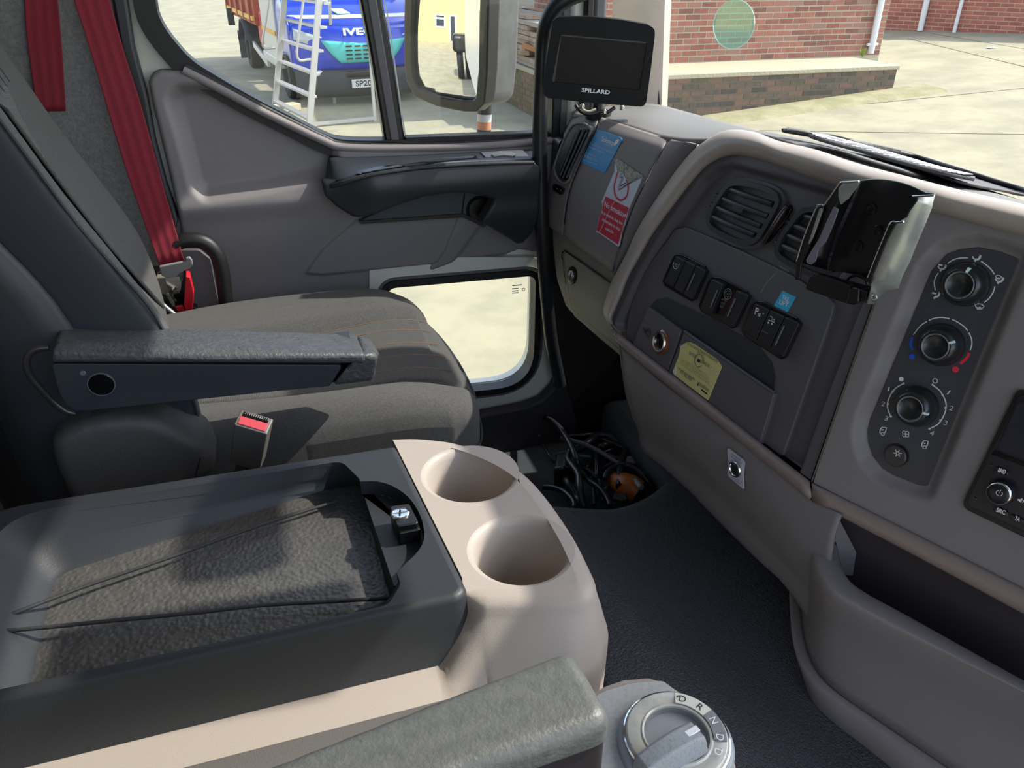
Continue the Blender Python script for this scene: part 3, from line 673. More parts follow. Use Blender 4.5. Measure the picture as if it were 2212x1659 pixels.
# main moulded trim
tpx = [(320, 178), (327, 160), (345, 153), (392, 154), (440, 175), (500, 205), (600, 256), (650, 282), (700, 309), (736, 322), (850, 325), (1040, 320), (1225, 306), (1225, 560), (1127, 545), (1097, 557), (997, 566), (941, 587), (865, 600), (835, 640), (560, 665), (560, 760), (425, 760), (395, 530), (385, 458), (357, 339), (330, 229)]
recf = np.array(FD.px([(389, 222), (396, 212), (430, 210), (504, 218), (640, 287), (706, 330), (700, 364), (577, 388), (448, 408), (436, 396), (412, 300)]))
pock = np.array(FD.px([(773, 473), (992, 462), (960, 540), (944, 566), (932, 574), (700, 597), (664, 594), (700, 540)]))
ribp = np.array(FD.px([(1003, 466), (1040, 480), (960, 600), (925, 600)]))
def door_h(a, b):
    d, _, _ = sdf(recf, a, b); h = -0.024*(1-sstep(d, -0.003, 0.026))
    h = h-0.016*sstep(-b, -0.055, 0.09)                     # lower half falls away
    h = h+0.010*np.exp(-((b-0.075)/0.022)**2)*sstep(d, 0.0, 0.02)*sstep(-a, -0.16, 0.0)
    d2, _, _ = sdf(pock, a, b); h = h+0.007*(1-sstep(d2, -0.001, 0.003))
    d3, _, _ = sdf(ribp, a, b); h = h+0.008*(1-sstep(d3, -0.004, 0.010))
    return h
hfield('trim_panel', FD, rnd(FD.px(tpx), 0.012, 4), door_h, GREY, door, 0.0028, 0.03, 0.0, 0.007)
# dark armrest and pull of the door
YA = 1.325
arm = tag(empty('armrest', (0.33, 1.38, 1.5)), 'dark navy moulded door armrest with pull pocket'); setparent(arm, door)
topr = [Y(708, 345, 1.402), Y(716, 336, 1.402), Y(760, 338, 1.402), Y(900, 334, 1.402), Y(1000, 329, 1.402), Y(1080, 325, 1.402), Y(1150, 321, 1.402)]
lowr = [Y(701, 402, 1.365), Y(735, 392, YA+0.01), Y(800, 374, YA), Y(900, 359, YA), Y(980, 353, YA), Y(1070, 349, YA), Y(1152, 348, YA)]
midr = [(p+q)/2+np.array((0, 0.004, -0.002)) for p, q in zip(topr, lowr)]
at_ = loft('armrest_top', [topr, midr, lowr], pm('armrest_slate', (0.026, 0.031, 0.040), 0.42, (700, 0.3, 0.0004)), arm, 5, 4, 0.004)
edge = [p+np.array((0, -0.002, -0.003)) for p in lowr]
tube('armrest_edge', edge, 0.0045, DARK, arm, 8, 5)
FA = Fr((0, YA, 1.45), (1, 0, 0), (0, 0, 1))
fface = [(700, 404), (740, 391), (800, 375), (900, 360), (1030, 351), (1152, 349), (1166, 360), (1166, 470), (1158, 510), (1140, 536), (1128, 538), (1042, 482), (1058, 452), (1070, 432), (1040, 421), (1000, 416), (960, 417), (915, 424), (860, 443), (820, 459), (780, 474), (765, 475), (730, 455), (706, 432)]
fp = np.array(FA.px(fface))
def fa_h(a, b):
    return 0.010*np.exp(-((b-0.055)/0.03)**2)-0.032*(1-sstep(a, fp[:, 0].min(), fp[:, 0].min()+0.09))-0.03*sstep(-b, 0.0, 0.1)
hfield('armrest_face', FA, rnd(list(map(tuple, fp)), 0.006, 4), fa_h, DARK, arm, 0.003, 0.03, 0, 0.004)
FI = Fr((0, 1.385, 1.45), (1, 0, 0), (0, 0, 1))
plate('pull_pocket', FI, [(775, 478), (860, 440), (920, 420), (1000, 410), (1082, 428), (1075, 470), (1045, 492), (1000, 467)], 0, 0.012, pm('slate_plastic', (0.035, 0.045, 0.055), 0.55), arm, 0.003)
stroke('pocket_seam', FI, [(1004, 416), (998, 464)], 0.003, GLOSSB, arm, 0.001)
plate('pocket_lip', FI, [(775, 478), (1000, 462), (1045, 480), (1043, 488), (1000, 470), (780, 484)], 0.004, 0.014, BLACK, arm, 0.002)
cupc = FI.px([(1035, 452)])[0]
lathe('bottle_hollow', FI.mat(cupc[0], cupc[1], 0.002), [(0.026, 0), (0.024, 0.002), (0.020, 0.0), (0.0, -0.003)], BLACK, arm, 24)
SA = surf(at_)
def onarm(name, pxs, off, th, mat, sub=3):
    P = []
    for i in range(len(pxs)):
        p, q = pxs[i], pxs[(i+1) % len(pxs)]
        for k in range(sub): P.append((p[0]+(q[0]-p[0])*k/sub, p[1]+(q[1]-p[1])*k/sub))
    c = (sum(p[0] for p in P)/len(P), sum(p[1] for p in P)/len(P)); n = len(P)
    top_ = [SA(u, v, off) for u, v in P]; bot = [SA(u, v, off-th) for u, v in P]; vs = top_+bot+[SA(*c, off)]
    fs = [(i, (i+1) % n, 2*n) for i in range(n)]+[(i, (i+1) % n, (i+1) % n+n, i+n) for i in range(n)]
    return mk(name, vs, fs, mat, arm, 30)
SLATE = MATS['armrest_slate']; pm('slate_plastic', (0.035, 0.045, 0.055), 0.55)
onarm('grip_slot', [(874, 361), (886, 355), (940, 346), (1000, 338), (1026, 336), (1032, 342), (1018, 349), (960, 354)], 0.0012, 0.002, GLOSSB)
onarm('slot_wall', [(905, 352), (960, 344), (1012, 338), (1026, 338), (1018, 343), (950, 350)], 0.0018, 0.001, MATS['slate_plastic'])
onarm('tray_lip', [(770, 378), (774, 372), (815, 363), (862, 357), (880, 362), (868, 369), (826, 376), (788, 385)], 0.0022, 0.003, GLOSSB)
onarm('tray_cover', [(782, 376), (820, 367), (860, 360), (874, 364), (862, 370), (826, 376), (794, 382)], 0.0034, 0.001, pm('cover_blue_grey', (0.055, 0.065, 0.085), 0.4))
onarm('window_switch_plate', [(1038, 331), (1128, 325), (1148, 345), (1058, 350)], 0.0020, 0.003, pm('silver_grey', (0.10, 0.11, 0.135), 0.45))
onarm('window_switch', [(1062, 338), (1078, 332), (1100, 333), (1116, 339), (1108, 343), (1088, 341), (1068, 344)], 0.0050, 0.003, STEEL, 2)
# black tubular pull low at the hinge-side pocket
tag(tube('grab_tube', [Y(378, 527, 1.35), Y(402, 519, 1.35), Y(436, 521, 1.35), Y(462, 540, 1.35), Y(478, 575, 1.35), Y(487, 640, 1.35), Y(494, 760, 1.35)], 0.0125, RUBBER, None, 12, 6), 'bent black grab tube low on the door beside the passenger seat', 'handle')
plate('pocket_panel', FD, [(380, 540), (430, 540), (455, 560), (470, 640), (480, 760), (380, 760)], 0.018, 0.01, GREY2, door, 0.01)
# dark sill below the door and front shut line
SILLM = pm('sill_plastic', (0.028, 0.025, 0.028), 0.6)
FS_ = Fr((0, 1.375, 1.0), (1, 0, 0), (0, 0, 1))
sill = prism('trim_1', FS_, [(-0.5, -0.13), (-0.5, -0.05)]+FS_.px([(1000, 905), (1060, 894), (1132, 880), (1170, 866), (1196, 838), (1210, 805), (1214, 755)])+[(0.66, 0.2), (0.66, -0.13)], -0.03, 0.0, SILLM, None, bev=0.006, seg=3); tag(sill, 'dark step moulding along the bottom of the passenger door opening', kind='structure')
kick = prism('trim_2', FS_, rnd([(0.515, 0.45), (0.505, 0.3), (0.505, 0.19), (0.54, 0.10), (0.60, -0.12), (1.05, -0.12), (1.05, 0.40), (0.70, 0.46), (0.58, 0.56), (0.52, 0.56)], 0.02), -0.02, 0.012, BLACK, None); tag(kick, 'black kick panel in the passenger footwell', kind='structure')
# fixed parts in front of the door glass, seen behind the monitor
def vbar(name, u0, u1, y, mat, d=0.03, v=18, z0=1.5, z1=2.45, bev=0.003):
    a = Y(u0, v, y)[0]; b = Y(u1, v, y)[0]; return prism(name, Fr((0, y, 0), (1, 0, 0), (0, 0, 1)), [(a, z0), (b, z0), (b, z1), (a, z1)], -d, 0, mat, pil, bev=bev)
pil = tag(empty('trim_3', (0.62, 1.38, 1.6)), 'passenger side windscreen pillar with its seals', kind='structure')
vbar('door_edge_seal', 1199, 1218, 1.400, RUBBER); vbar('door_edge', 1216, 1235, 1.405, GREY2); vbar('pillar_paint', 1232, 1270, 1.40, CREAM, bev=0.01); vbar('pillar_seal', 1268, 1284, 1.385, RUBBER); vbar('pillar_strip', 1282, 1314, 1.39, GREY2, bev=0.008)
PB = Fr(D(1370, 100, 1.52), (0.75, -0.66, 0), (0, 0, 1)); 
pe = PB.px([(1312, 250), (1428, 250), (1402, -6), (1312, -6)])
pe[2] = (pe[2][0]-0.015, 0.95); pe[3] = (pe[3][0], 0.95)
def pil_h(a, b):
    w = (a-pe[0][0])/0.11; return 0.018*np.sin(np.clip(w, 0, 1)*math.pi)
hfield('pillar_trim', PB, pe, pil_h, BEIGE, pil, 0.008, 0.05)
stroke('screen_seal', PB, [(1403, -8), (1410, 80), (1424, 250)], 0.007, pm('purple_black', (0.015, 0.008, 0.014), 0.5), pil, 0.003)
# roof, rear wall, rear corner, floor, firewall
LIN = pm('grey_headlining', (0.36, 0.35, 0.35), 0.95, (500, 0.5, 0.001), sheen=0.3)
roof = box('ceiling', (0.12, 0.35, 2.58), (1.34, 2.2, 0.06), LIN, None, 0.01); tag(roof, 'pale cab roof lining overhead', kind='structure')
head = box('trim_4', (0.80, 0.35, 2.492), (0.06, 2.2, 0.155), LIN, None, 0.02); tag(head, 'windscreen header under the cab roof', kind='structure')
rear = tag(empty('wall_rear', (-0.6, 0.35, 0.9)), 'rear wall of the cab behind the passenger seat', kind='structure')
RW = pm('rear_wall_plastic', (0.045, 0.042, 0.04), 0.6)
box('rear_panel', (-0.62, 0.35, 1.7), (0.04, 2.2, 1.8), RW, rear, 0)
for k in range(7): box('rear_rib', (-0.575, 0.70+k*0.085, 1.2), (0.05, 0.028, 0.7), pm('rib_plastic', (0.22, 0.20, 0.17), 0.5), rear, 0.008)
side = tag(empty('wall_left', (-0.4, 1.42, 0.9)), 'grey fabric trimmed wall behind the passenger door', kind='structure')
FELT = pm('grey_felt', (0.25, 0.245, 0.24), 0.95, (700, 0.8, 0.0012), var=(220, (0.17, 0.165, 0.165), 0.35, 0.65), sheen=0.3)
bpx = FD.px([(250, -6), (262, 40), (285, 130), (303, 230), (330, 345), (362, 450), (385, 560), (395, 700)])
xs_ = [(-0.6, 0.9)]+[(bpx[0][0]-0.02, 1.15), bpx[0]]+bpx[1:]+[(bpx[-1][0], -0.02), (-0.6, -0.02)]
prism('lower_trim', FD, [(-0.6, -0.02), (-0.13, -0.02), (-0.13, -0.5), (-0.6, -0.5)], -0.03, 0.002, RW, side)
for k in range(6): prism('trim_rib', FD, rnd([(-0.585+k*0.075, -0.03), (-0.560+k*0.075, -0.03), (-0.560+k*0.075, -0.5), (-0.585+k*0.075, -0.5)], 0.004), 0.0, 0.03, MATS['rib_plastic'], side, bev=0.008, seg=3)
prism('fabric_trim', FD, xs_, -0.03, 0.002, FELT, side)
bp2 = FD.px([(274, -6), (290, 100), (318, 205), (335, 300), (360, 395), (385, 470)])
bp3 = FD.px([(243, -6), (262, 100), (288, 205), (318, 330), (350, 420), (380, 500)])
prism('pillar_edge', FD, [(bp3[0][0]-0.015, 1.15)]+bp3+bp2[::-1]+[(bp2[0][0]-0.015, 1.15)], -0.02, 0.010, DARK, side, bev=0.004)
MATC = pm('floor_rubber', (0.030, 0.038, 0.045), 0.7, (500, 0.5, 0.0006))
fl = box('floor', (0.2, 0.35, 0.86), (1.6, 2.1, 0.04), MATC, None, 0); tag(fl, 'dark rubber floor of the cab', kind='structure')
fw = box('wall_front', (1.02, 0.35, 1.12), (0.04, 2.14, 0.56), RW, None, 0); tag(fw, 'dark bulkhead under the dashboard', kind='structure')
box('floor_hump', (0.80, 1.15, 0.93), (0.34, 0.42, 0.12), MATC, fl, 0.03)
# windscreen: one pane from the dash to the header
wsb = [(0.62, 1.42, 1.55), (0.80, 1.36, 1.55), (0.93, 1.15, 1.56), (0.98, 0.8, 1.57), (1.0, 0.35, 1.57), (0.98, -0.1, 1.57), (0.93, -0.45, 1.56)]
wst = [(p[0]-0.14, p[1]*0.985+0.003, 2.50) for p in wsb]
ws = loft('window_3', [wsb, [((p[0]+q[0])/2+0.01, (p[1]+q[1])/2, 2.0) for p, q in zip(wsb, wst)], wst], glass_mat('windscreen_glass', (0.975, 0.985, 0.96), 0.02, 0.012), None, 4, 4, 0.0); tag(ws, 'windscreen of the cab', kind='structure')
# round tinted sticker on the windscreen
q_ = unit(ray(1585, 52)); sp = D(1585, 53, 1.66); FSK = Fr(sp, (0.45, -0.89, 0), (0, 0, 1))
tmat = glass_mat('teal_film', (0.55, 0.88, 0.84), 0.05, 0.12)
ds = prism('screen_disc', FSK, [(0.050*math.cos(t), 0.048*math.sin(t)) for t in np.linspace(0, 2*math.pi, 40)[:-1]], 0, 0.0012, tmat, None); tag(ds, 'round translucent teal disc sticker on the windscreen', 'sticker')
tube('disc_rim', [FSK.w(0.050*math.cos(t), 0.048*math.sin(t), 0.0006) for t in np.linspace(0, 2*math.pi, 25)[:-1]], 0.0009, glass_mat('pale_rim', (0.7, 0.9, 0.86), 0.1, 0.2), ds, 6, 2, closed=True)
# unseen blockers added at the windscreen to shape the sun patches in the cab
blk1 = box('shade_blocker_low', (0.865, 0.20, 2.035), (0.02, 1.15, 0.14), LIN, None, 0.006); tag(blk1, 'unseen grey board added low across the windscreen for shade', 'blocker')  # added board, unseen; keeps sun off the console nose
blk2 = box('shade_blocker_narrow', (0.84, 0.409, 2.29), (0.03, 0.098, 0.2), BLACK, None, 0.006); tag(blk2, 'unseen narrow black box added below the windscreen header for shade', 'holder')  # added box, unseen; shades the near part of the tray mat
tag(box('shade_blocker_tray', (0.86, 0.5375, 2.292), (0.03, 0.11, 0.08), BLACK, None, 0.015), 'unseen small black box added behind the windscreen top for shade', 'camera')  # added box, unseen; casts the rounded shadow on the tray mat
tag(box('shade_blocker_seat', (1.15, 0.925, 2.33), (0.06, 0.13, 0.22), BLACK, None, 0.03), 'unseen black box added outside the windscreen for shade', 'mirror')  # added box, unseen; shades the near half of the seat insert

# ---------------------------------------------------------------- passenger door mirror outside
def un(a): return unit(a)
MO = Y(970, 110, 1.78); n_m = unit(unit((-1, 0.06, -0.10))-unit(ray(950, 75)))
MR = 1.7; MC = MO-n_m*MR
def mhit(u, v):
    d = unit(ray(u, v)); oc = CAM-MC; b = oc @ d; t = -b-math.sqrt(b*b-(oc @ oc-MR*MR)); P = CAM+d*t; n = (P-MC)/MR; return P, d-2*n*(d @ n)
FM = Fr(MO, np.cross([0, 0, 1], n_m), (0, 0, 1))
gpx = [(899, -40), (896, 60), (896, 135), (899, 166), (910, 187), (947, 203), (1005, 214), (1024, 214), (1031, 207), (1036, 150), (1040, -40)]
gl_ = FM.px(gpx); hsg = [(gl_[0][0]-0.002, 0.42)]+gl_+[(gl_[-1][0], 0.42)]
mir = thing('door_mirror', 'large passenger door mirror in a grey housing on a taped arm', 'mirror', MO)
MIRR = pm('mirror_silver', (0.93, 0.93, 0.92), 0.0, metal=1.0)
mg = hfield('mirror_glass', FM, hsg, lambda a, b: -(a*a+b*b)/(2*MR), MIRR, mir, 0.008, 0.004, 0, 0, 179)
MH = pm('mirror_housing', (0.10, 0.10, 0.105), 0.55, (60, 0.3, 0.001), var=(25, (0.075, 0.075, 0.078)))
rim_o = offs(hsg, 0.026); prism('mirror_rim', FM, rim_o, -0.03, 0.008, BLACK, mir, [offs(hsg, 0.002)], bev=0.005, seg=3)
prism('mirror_shell', FM, offs(hsg, 0.022), -0.115, -0.022, MH, mir, bev=0.025, seg=4)
am = tube('mirror_arm', [Y(1048, 205, 1.80), Y(1046, 255, 1.80), Y(1043, 330, 1.80)], 0.0155, pm('arm_black', (0.03, 0.03, 0.03), 0.5), mir, 14, 4)
for v0, v1, mt in ((228, 246, pm('dark_tape', (0.03, 0.03, 0.03), 0.4)), (246, 262, pm('silver_tape', (0.55, 0.55, 0.57), 0.35, (40, 0.5, 0.002))), (262, 279, pm('orange_tape', (0.52, 0.22, 0.13), 0.5)), (279, 292, pm('black_tape', (0.015, 0.02, 0.02), 0.3))):
    tube('tape_wrap', [Y(1047.0-(v0-228)*0.03, v0, 1.80), Y(1047.0-(v1-228)*0.03, v1, 1.80)], 0.0168, mt, am, 14, 2)
# what the mirror shows: yard building, own body, parked trailer
YEL = pm('yellow_render', (0.78, 0.56, 0.18), 0.9, (8, 0.4, 0.01))
Pb, rb = mhit(945, 76); XB = float((Pb+rb*(-Pb[2]/rb[2]))[0])
def mx(u, v, x=None):
    P, r_ = mhit(u, v); return P+r_*(((XB if x is None else x)-P[0])/r_[0])
yb = thing('yellow_building', 'yellow rendered building with a white window and door, seen in the door mirror', 'building', (XB, 5, 0))
box('wall', (XB-2, 4.0, 2.5), (4, 22, 5), YEL, yb)
FY = Fr((XB, 0, 0), (0, 1, 0), (0, 0, 1)); WF = pm('white_upvc', (0.82, 0.84, 0.86), 0.3)
FY.N = np.array((1.0, 0, 0))
def yrect(u0, v0, u1, v1): 
    P = [mx(u0, v0), mx(u1, v1)]; ys_ = sorted((P[0][1], P[1][1])); zs_ = sorted((P[0][2], P[1][2])); return ys_, zs_
def ybox(nm, u0, v0, u1, v1, h, mt, par):
    ys_, zs_ = yrect(u0, v0, u1, v1); return box(nm, (XB+h/2, (ys_[0]+ys_[1])/2, (zs_[0]+zs_[1])/2), (h, ys_[1]-ys_[0], zs_[1]-zs_[0]), mt, par)
wf = ybox('window_frame', 939, 16, 962, 46, 0.06, WF, yb); ybox('pane', 942, 26, 959, 42, 0.09, GLD, wf); ybox('top_pane', 942, 18, 959, 23, 0.09, GLD, wf)
df = ybox('door_frame', 970, 17, 987, 78, 0.06, WF, yb); ybox('door_glass', 972.5, 20, 983, 74, 0.09, GLD, df)
ow = thing('box_body', 'white box body of the truck behind the cab, seen in the door mirror', 'truck body', (-1, 0.2, 0.9))
box('body_panel', (-3.6, 0.25, 2.1), (5.2, 2.66, 2.4), pm('body_white', (0.8, 0.8, 0.78), 0.35), ow, 0.05)
bx = mx(983, 120, -5.2); trl = thing('parked_trailer', 'black mudguard and twin wheels of a parked truck, seen in the door mirror', 'truck', (bx[0], bx[1], 0))
q0 = mx(985, 100, -8.5); 
box('mudguard', (-8.6, q0[1]-0.25, 1.05), (1.0, 0.75, 0.5), BLACK, trl, 0.12, seg=4)
for k in (0, 1): lathe('wheel', Matrix(((1, 0, 0, -8.6), (0, 0, 1, q0[1]-0.15-k*0.35), (0, 1, 0, 0.45), (0, 0, 0, 1))), [(0.25, -0.13), (0.42, -0.13), (0.45, -0.08), (0.45, 0.08), (0.42, 0.13), (0.25, 0.13), (0.1, 0.05), (0, 0.05)], TYRE, trl, 24)

# grab pole inside, up the front edge of the door opening
gpole = [Y(1300, -30, 1.30), Y(1240, -10, 1.31), Y(1205, 12, 1.32), Y(1183, 45, 1.33), Y(1174, 90, 1.34), Y(1170, 160, 1.34), Y(1166, 260, 1.34), Y(1167, 400, 1.34), Y(1172, 520, 1.34), Y(1181, 640, 1.345), Y(1192, 740, 1.35), Y(1210, 830, 1.36)]
tag(tube('grab_pole', gpole, 0.0135, pm('pole_black', (0.012, 0.014, 0.017), 0.35), None, 14, 6), 'black vertical grab pole at the front edge of the passenger door', 'handle')
# ================================================================ THE DASHBOARD
_dn = unit((-0.519, -0.178, -2.65)); _hA = np.array((-0.381, 0.924, 0)); _hB = unit((-0.110, 0.994, 0))
FR = Fr(D(2085, 605, 0.735), -_hA, -_dn)                     # right panel, turned to the driver
s1 = FR.hit(1870, 700); s2 = FR.hit(1750, 1040)
FB = Fr(s2, -_hB, s1-s2)                                       # centre panel
def seam_u(v): return 1870-(v-700)*0.353
def hd(u, v, off=0): return (FR if u > seam_u(v)+1 else FB).hit(u, v, off)
dash = thing('dashboard', 'grey truck dashboard with beige rim, vents, switches and heater controls', 'dashboard', (0.55, 0.7, 1.3))
def px_(f, o, *pts): return [(o[0]+p[0]/f, o[1]+p[1]/f) for p in pts]
# ---- rim
RO = [(1312, 697), (1303, 672), (1310, 640), (1326, 597), (1351, 550), (1380, 488), (1431, 408), (1485, 336), (1529, 300), (1572, 281), (1626, 284), (1683, 304), (1766, 324), (1850, 352), (1988, 388), (2099, 416), (2212, 441), (2420, 490)]
RI = [(1325, 700), (1324, 684), (1344, 637), (1358, 600), (1378, 564), (1411, 506), (1464, 434), (1514, 372), (1547, 347), (1586, 336), (1644, 346), (1705, 368), (1794, 400), (1880, 428), (2010, 459), (2110, 486), (2212, 514), (2420, 570)]
def mixp(a, b, t): return [(p[0]+(q[0]-p[0])*t, p[1]+(q[1]-p[1])*t) for p, q in zip(a, b)]
rows = [[hd(*p, -0.030) for p in RO], [hd(*p, -0.004) for p in mixp(RO, RI, 0.08)], [hd(*p, 0.012) for p in mixp(RO, RI, 0.34)], [hd(*p, 0.013) for p in mixp(RO, RI, 0.66)], [hd(*p, 0.004) for p in mixp(RO, RI, 0.95)], [hd(*p, -0.018) for p in RI]]
loft('rim', rows, BEIGE, dash, 5, 4, 0.004)
# ---- top pad up to the windscreen
base = [X(1243, 239, 0.60), X(1330, 228, 0.68), X(1409, 224, 0.74), X(1500, 246, 0.80), X(1594, 271, 0.86), X(1700, 297, 0.90), X(1850, 322, 0.92), X(2000, 366, 0.93), X(2212, 434, 0.94), X(2420, 500, 0.94)]
fr_ = [FB.hit(1237, 247, -0.032), FB.hit(1296, 254, -0.032), FB.hit(1371, 277, -0.032), FB.hit(1440, 298, -0.030), FB.hit(1529, 302, -0.028), FB.hit(1626, 287, -0.028), FB.hit(1766, 328, -0.028), hd(1850, 356, -0.028), hd(2099, 420, -0.028), hd(2420, 494, -0.028)]
mid_ = [p*0.35+q*0.65+np.array((0, 0, 0.004)) for p, q in zip(base, fr_)]
PAD = pm('dash_pad', (0.13, 0.125, 0.12), 0.6, (500, 0.6, 0.0006))
pad_ = loft('top_pad', [base, mid_, fr_], PAD, dash, 5, 5, 0.006); SP = surf(pad_)
box('dash_light_stop', (0.85, 0.42, 1.37), (0.24, 1.66, 0.30), BLACK, dash)  # unseen box added to stop sunlight leaking through behind the panels
# dark demister channel and its perforated grille
z5 = lambda *p: px_(3.606, (1600, 0), *p)
ch = [SP(*p, 0.009) for p in z5((300, 1078), (640, 1090), (900, 1155), (1250, 1260), (1700, 1405), (2190, 1556), (2500, 1660))]
ch2 = [SP(*p, 0.008) for p in z5((340, 1102), (640, 1128), (900, 1198), (1250, 1306), (1700, 1472), (2190, 1640), (2500, 1745))]
loft('screen_channel', [[p+np.array((0.012, 0, 0.002)) for p in ch], ch, [(p+q)/2-np.array((0, 0, 0.002)) for p, q in zip(ch, ch2)], ch2], pm('channel_black', (0.022, 0.017, 0.021), 0.5), dash, 5, 3, 0.003)
tube('channel_bead', [p+np.array((0.006, 0, 0.002)) for p in ch], 0.0035, DARK, dash, 8, 5, rf=lambda t: 0.0035*min(1, t*5+0.15))
g0 = z5((500, 1132), (640, 1142), (900, 1208), (1250, 1316), (1550, 1416), (1780, 1482)); g1 = z5((515, 1142), (680, 1195), (900, 1256), (1200, 1348), (1520, 1438), (1790, 1490))
G0 = [SP(u, v, 0.009) for u, v in g0]; G1 = [SP(u, v, 0.009) for u, v in g1]
lft = np.array((0, 0, 0.004))
loft('demister_grille', [[p+lft for p in G0], [(p+q)/2+lft*1.4 for p, q in zip(G0, G1)], [p+lft for p in G1]], pm('grille_grey', (0.075, 0.075, 0.08), 0.75), dash, 6, 3, 0.003)
C0 = catmull(G0, 14); C1 = catmull(G1, 14); hv = []; hf = []
for i in range(3, len(C0)-2, 1):
    for j in range(1, 6):
        if abs(i-len(C0)/2) > len(C0)/2-5 and j in (1, 5): continue
        t = (j+(0.5 if i % 2 else 0))/6.5; c = C0[i]*(1-t)+C1[i]*t+lft*(1+0.4*math.sin(math.pi*t)*1.2)+np.array((0, 0, 0.0012)); k = len(hv)
        for a in range(8): hv.append(c+np.array((math.cos(a*math.pi/4)*0.0022, math.sin(a*math.pi/4)*0.0022, 0)))
        hf.append(list(range(k, k+8)))
tag(mk('grille_glints', hv, hf, pm('hole_glint', (0.5, 0.5, 0.5), 0.4), dash, None), kind='stuff')  # pale discs paint the glint at each perforation
# ---- passenger side block
E_ = [(1237, 244), (1222, 276), (1204, 317), (1188, 361), (1178, 405), (1172, 450), (1176, 484)]
S_ = [(1296, 252), (1287, 280), (1271, 314), (1254, 352), (1238, 392), (1225, 440), (1217, 508)]
T_ = [(1445, 300), (1432, 322), (1413, 358), (1390, 402), (1368, 447), (1345, 510), (1324, 586)]
ofr = [-0.032, -0.013, -0.010, -0.010, -0.010, -0.010, -0.014]
def brow(P, d, k=0.0): return [FB.hit(u+k, v, o+d) for (u, v), o in zip(P, ofr)]
def tr(R): return [list(c) for c in zip(*R)]
M1 = mixp(E_, S_, 0.4); M2 = mixp(S_, T_, 0.15); M3 = mixp(S_, T_, 0.5); M4 = mixp(S_, T_, 0.85)
loft('vent_block', tr([brow(E_, -0.035), brow(mixp(E_, S_, 0.12), -0.012), brow(M1, -0.003), brow(mixp(E_, S_, 0.8), 0), brow(S_, -0.001, -2), brow(S_, -0.012, -1)]), GREY, dash, 5, 5, 0.003)
loft('passenger_block', tr([brow(S_, -0.012, 1), brow(S_, -0.001, 2.5), brow(M2, 0), brow(M3, 0), brow(M4, 0), brow(T_, -0.001, -2), brow(T_, -0.012, -1)]), GREY, dash, 5, 5, 0.003)
un_ = [FB.hit(1178, 486, -0.03), FB.hit(1217, 510, -0.024), FB.hit(1270, 548, -0.024), FB.hit(1324, 588, -0.024)]
loft('block_underside', [un_, [p-FB.N*0.05+np.array((0, 0, -0.004)) for p in un_]], GREY, dash, 4, 3, 0.003, face=(0.4, 1.2, 0.5))
SO = mixp(T_, T_, 0); RO2 = [(1500, 312), (1485, 336), (1450, 382), (1420, 425), (1392, 468), (1358, 535), (1326, 597)]
loft('rim_flank', tr([[FB.hit(u+1, v, o-0.012) for (u, v), o in zip(T_, ofr)], [FB.hit(u+2, v, o-0.002) for (u, v), o in zip(T_, ofr)], [FB.hit(u, v, -0.014) for u, v in mixp(T_, RO2, 0.5)], [FB.hit(u+6, v, -0.024) for u, v in RO2]]), GREY, dash, 4, 5, 0.003)
# ---- glove box below it
GLV = pm('glovebox_lit_plastic', (0.25, 0.245, 0.20), 0.55, (500, 0.5, 0.0006))  # lighter olive than the dash grey; bounced sunlight put into the colour
gpoly = FB.px([(1190, 478), (1235, 505), (1345, 585), (1350, 700), (1352, 790), (1337, 777), (1237, 690), (1215, 662), (1200, 605), (1193, 540)], -0.04)
Pg = np.array(gpoly)
hfield('glove_surround', Fr(FB.o-FB.N*0.04, FB.U, FB.V), rnd(gpoly, 0.01, 4), lambda a, b: -0.25*np.maximum(0, Pg[:, 1].mean()-b)**1.3, GLV, dash, 0.004, 0.06, 0, 0.006)
gl2 = [(1216, 543), (1226, 543), (1330, 621), (1345, 700), (1345, 768), (1240, 676), (1233, 662)]
FG = Fr(FB.o-FB.N*0.038, FB.U, FB.V)
lid_ = hfield('glove_lid', FG, rnd(FG.px(gl2), 0.006, 4), lambda a, b: -0.25*np.maximum(0, Pg[:, 1].mean()-b)**1.3+0.001, GLV, dash, 0.004, 0.004, 0, 0.002)
stroke('lid_gap', FG, [(1214, 560), (1214, 546), (1220, 541), (1332, 619)], 0.0035, GLOSSB, dash, 0.0018, curve=False)
stroke('lid_gap', FG, [(1215, 556), (1222, 610), (1232, 660), (1242, 678)], 0.002, GLOSSB, dash, 0.0012)
lc = FG.px([(1238, 595)])[0]
lk = lathe('lid_lock', FG.mat(lc[0], lc[1], 0.0), [(0.0165, 0), (0.0165, 0.003), (0.013, 0.0045), (0.0, 0.0045)], BLACK, dash, 28)
lathe('lock_barrel', FG.mat(lc[0]+0.002, lc[1], 0.0046), [(0.010, 0), (0.0095, 0.002), (0.0, 0.0022)], CHROME, lk, 24)
prism('key_slot', Fr(FG.w(lc[0]+0.002, lc[1], 0.007), FG.U, FG.V), [(-0.0008, -0.006), (0.0008, -0.006), (0.0008, 0.006), (-0.0008, 0.006)], 0, 0.0004, BLACK, lk)
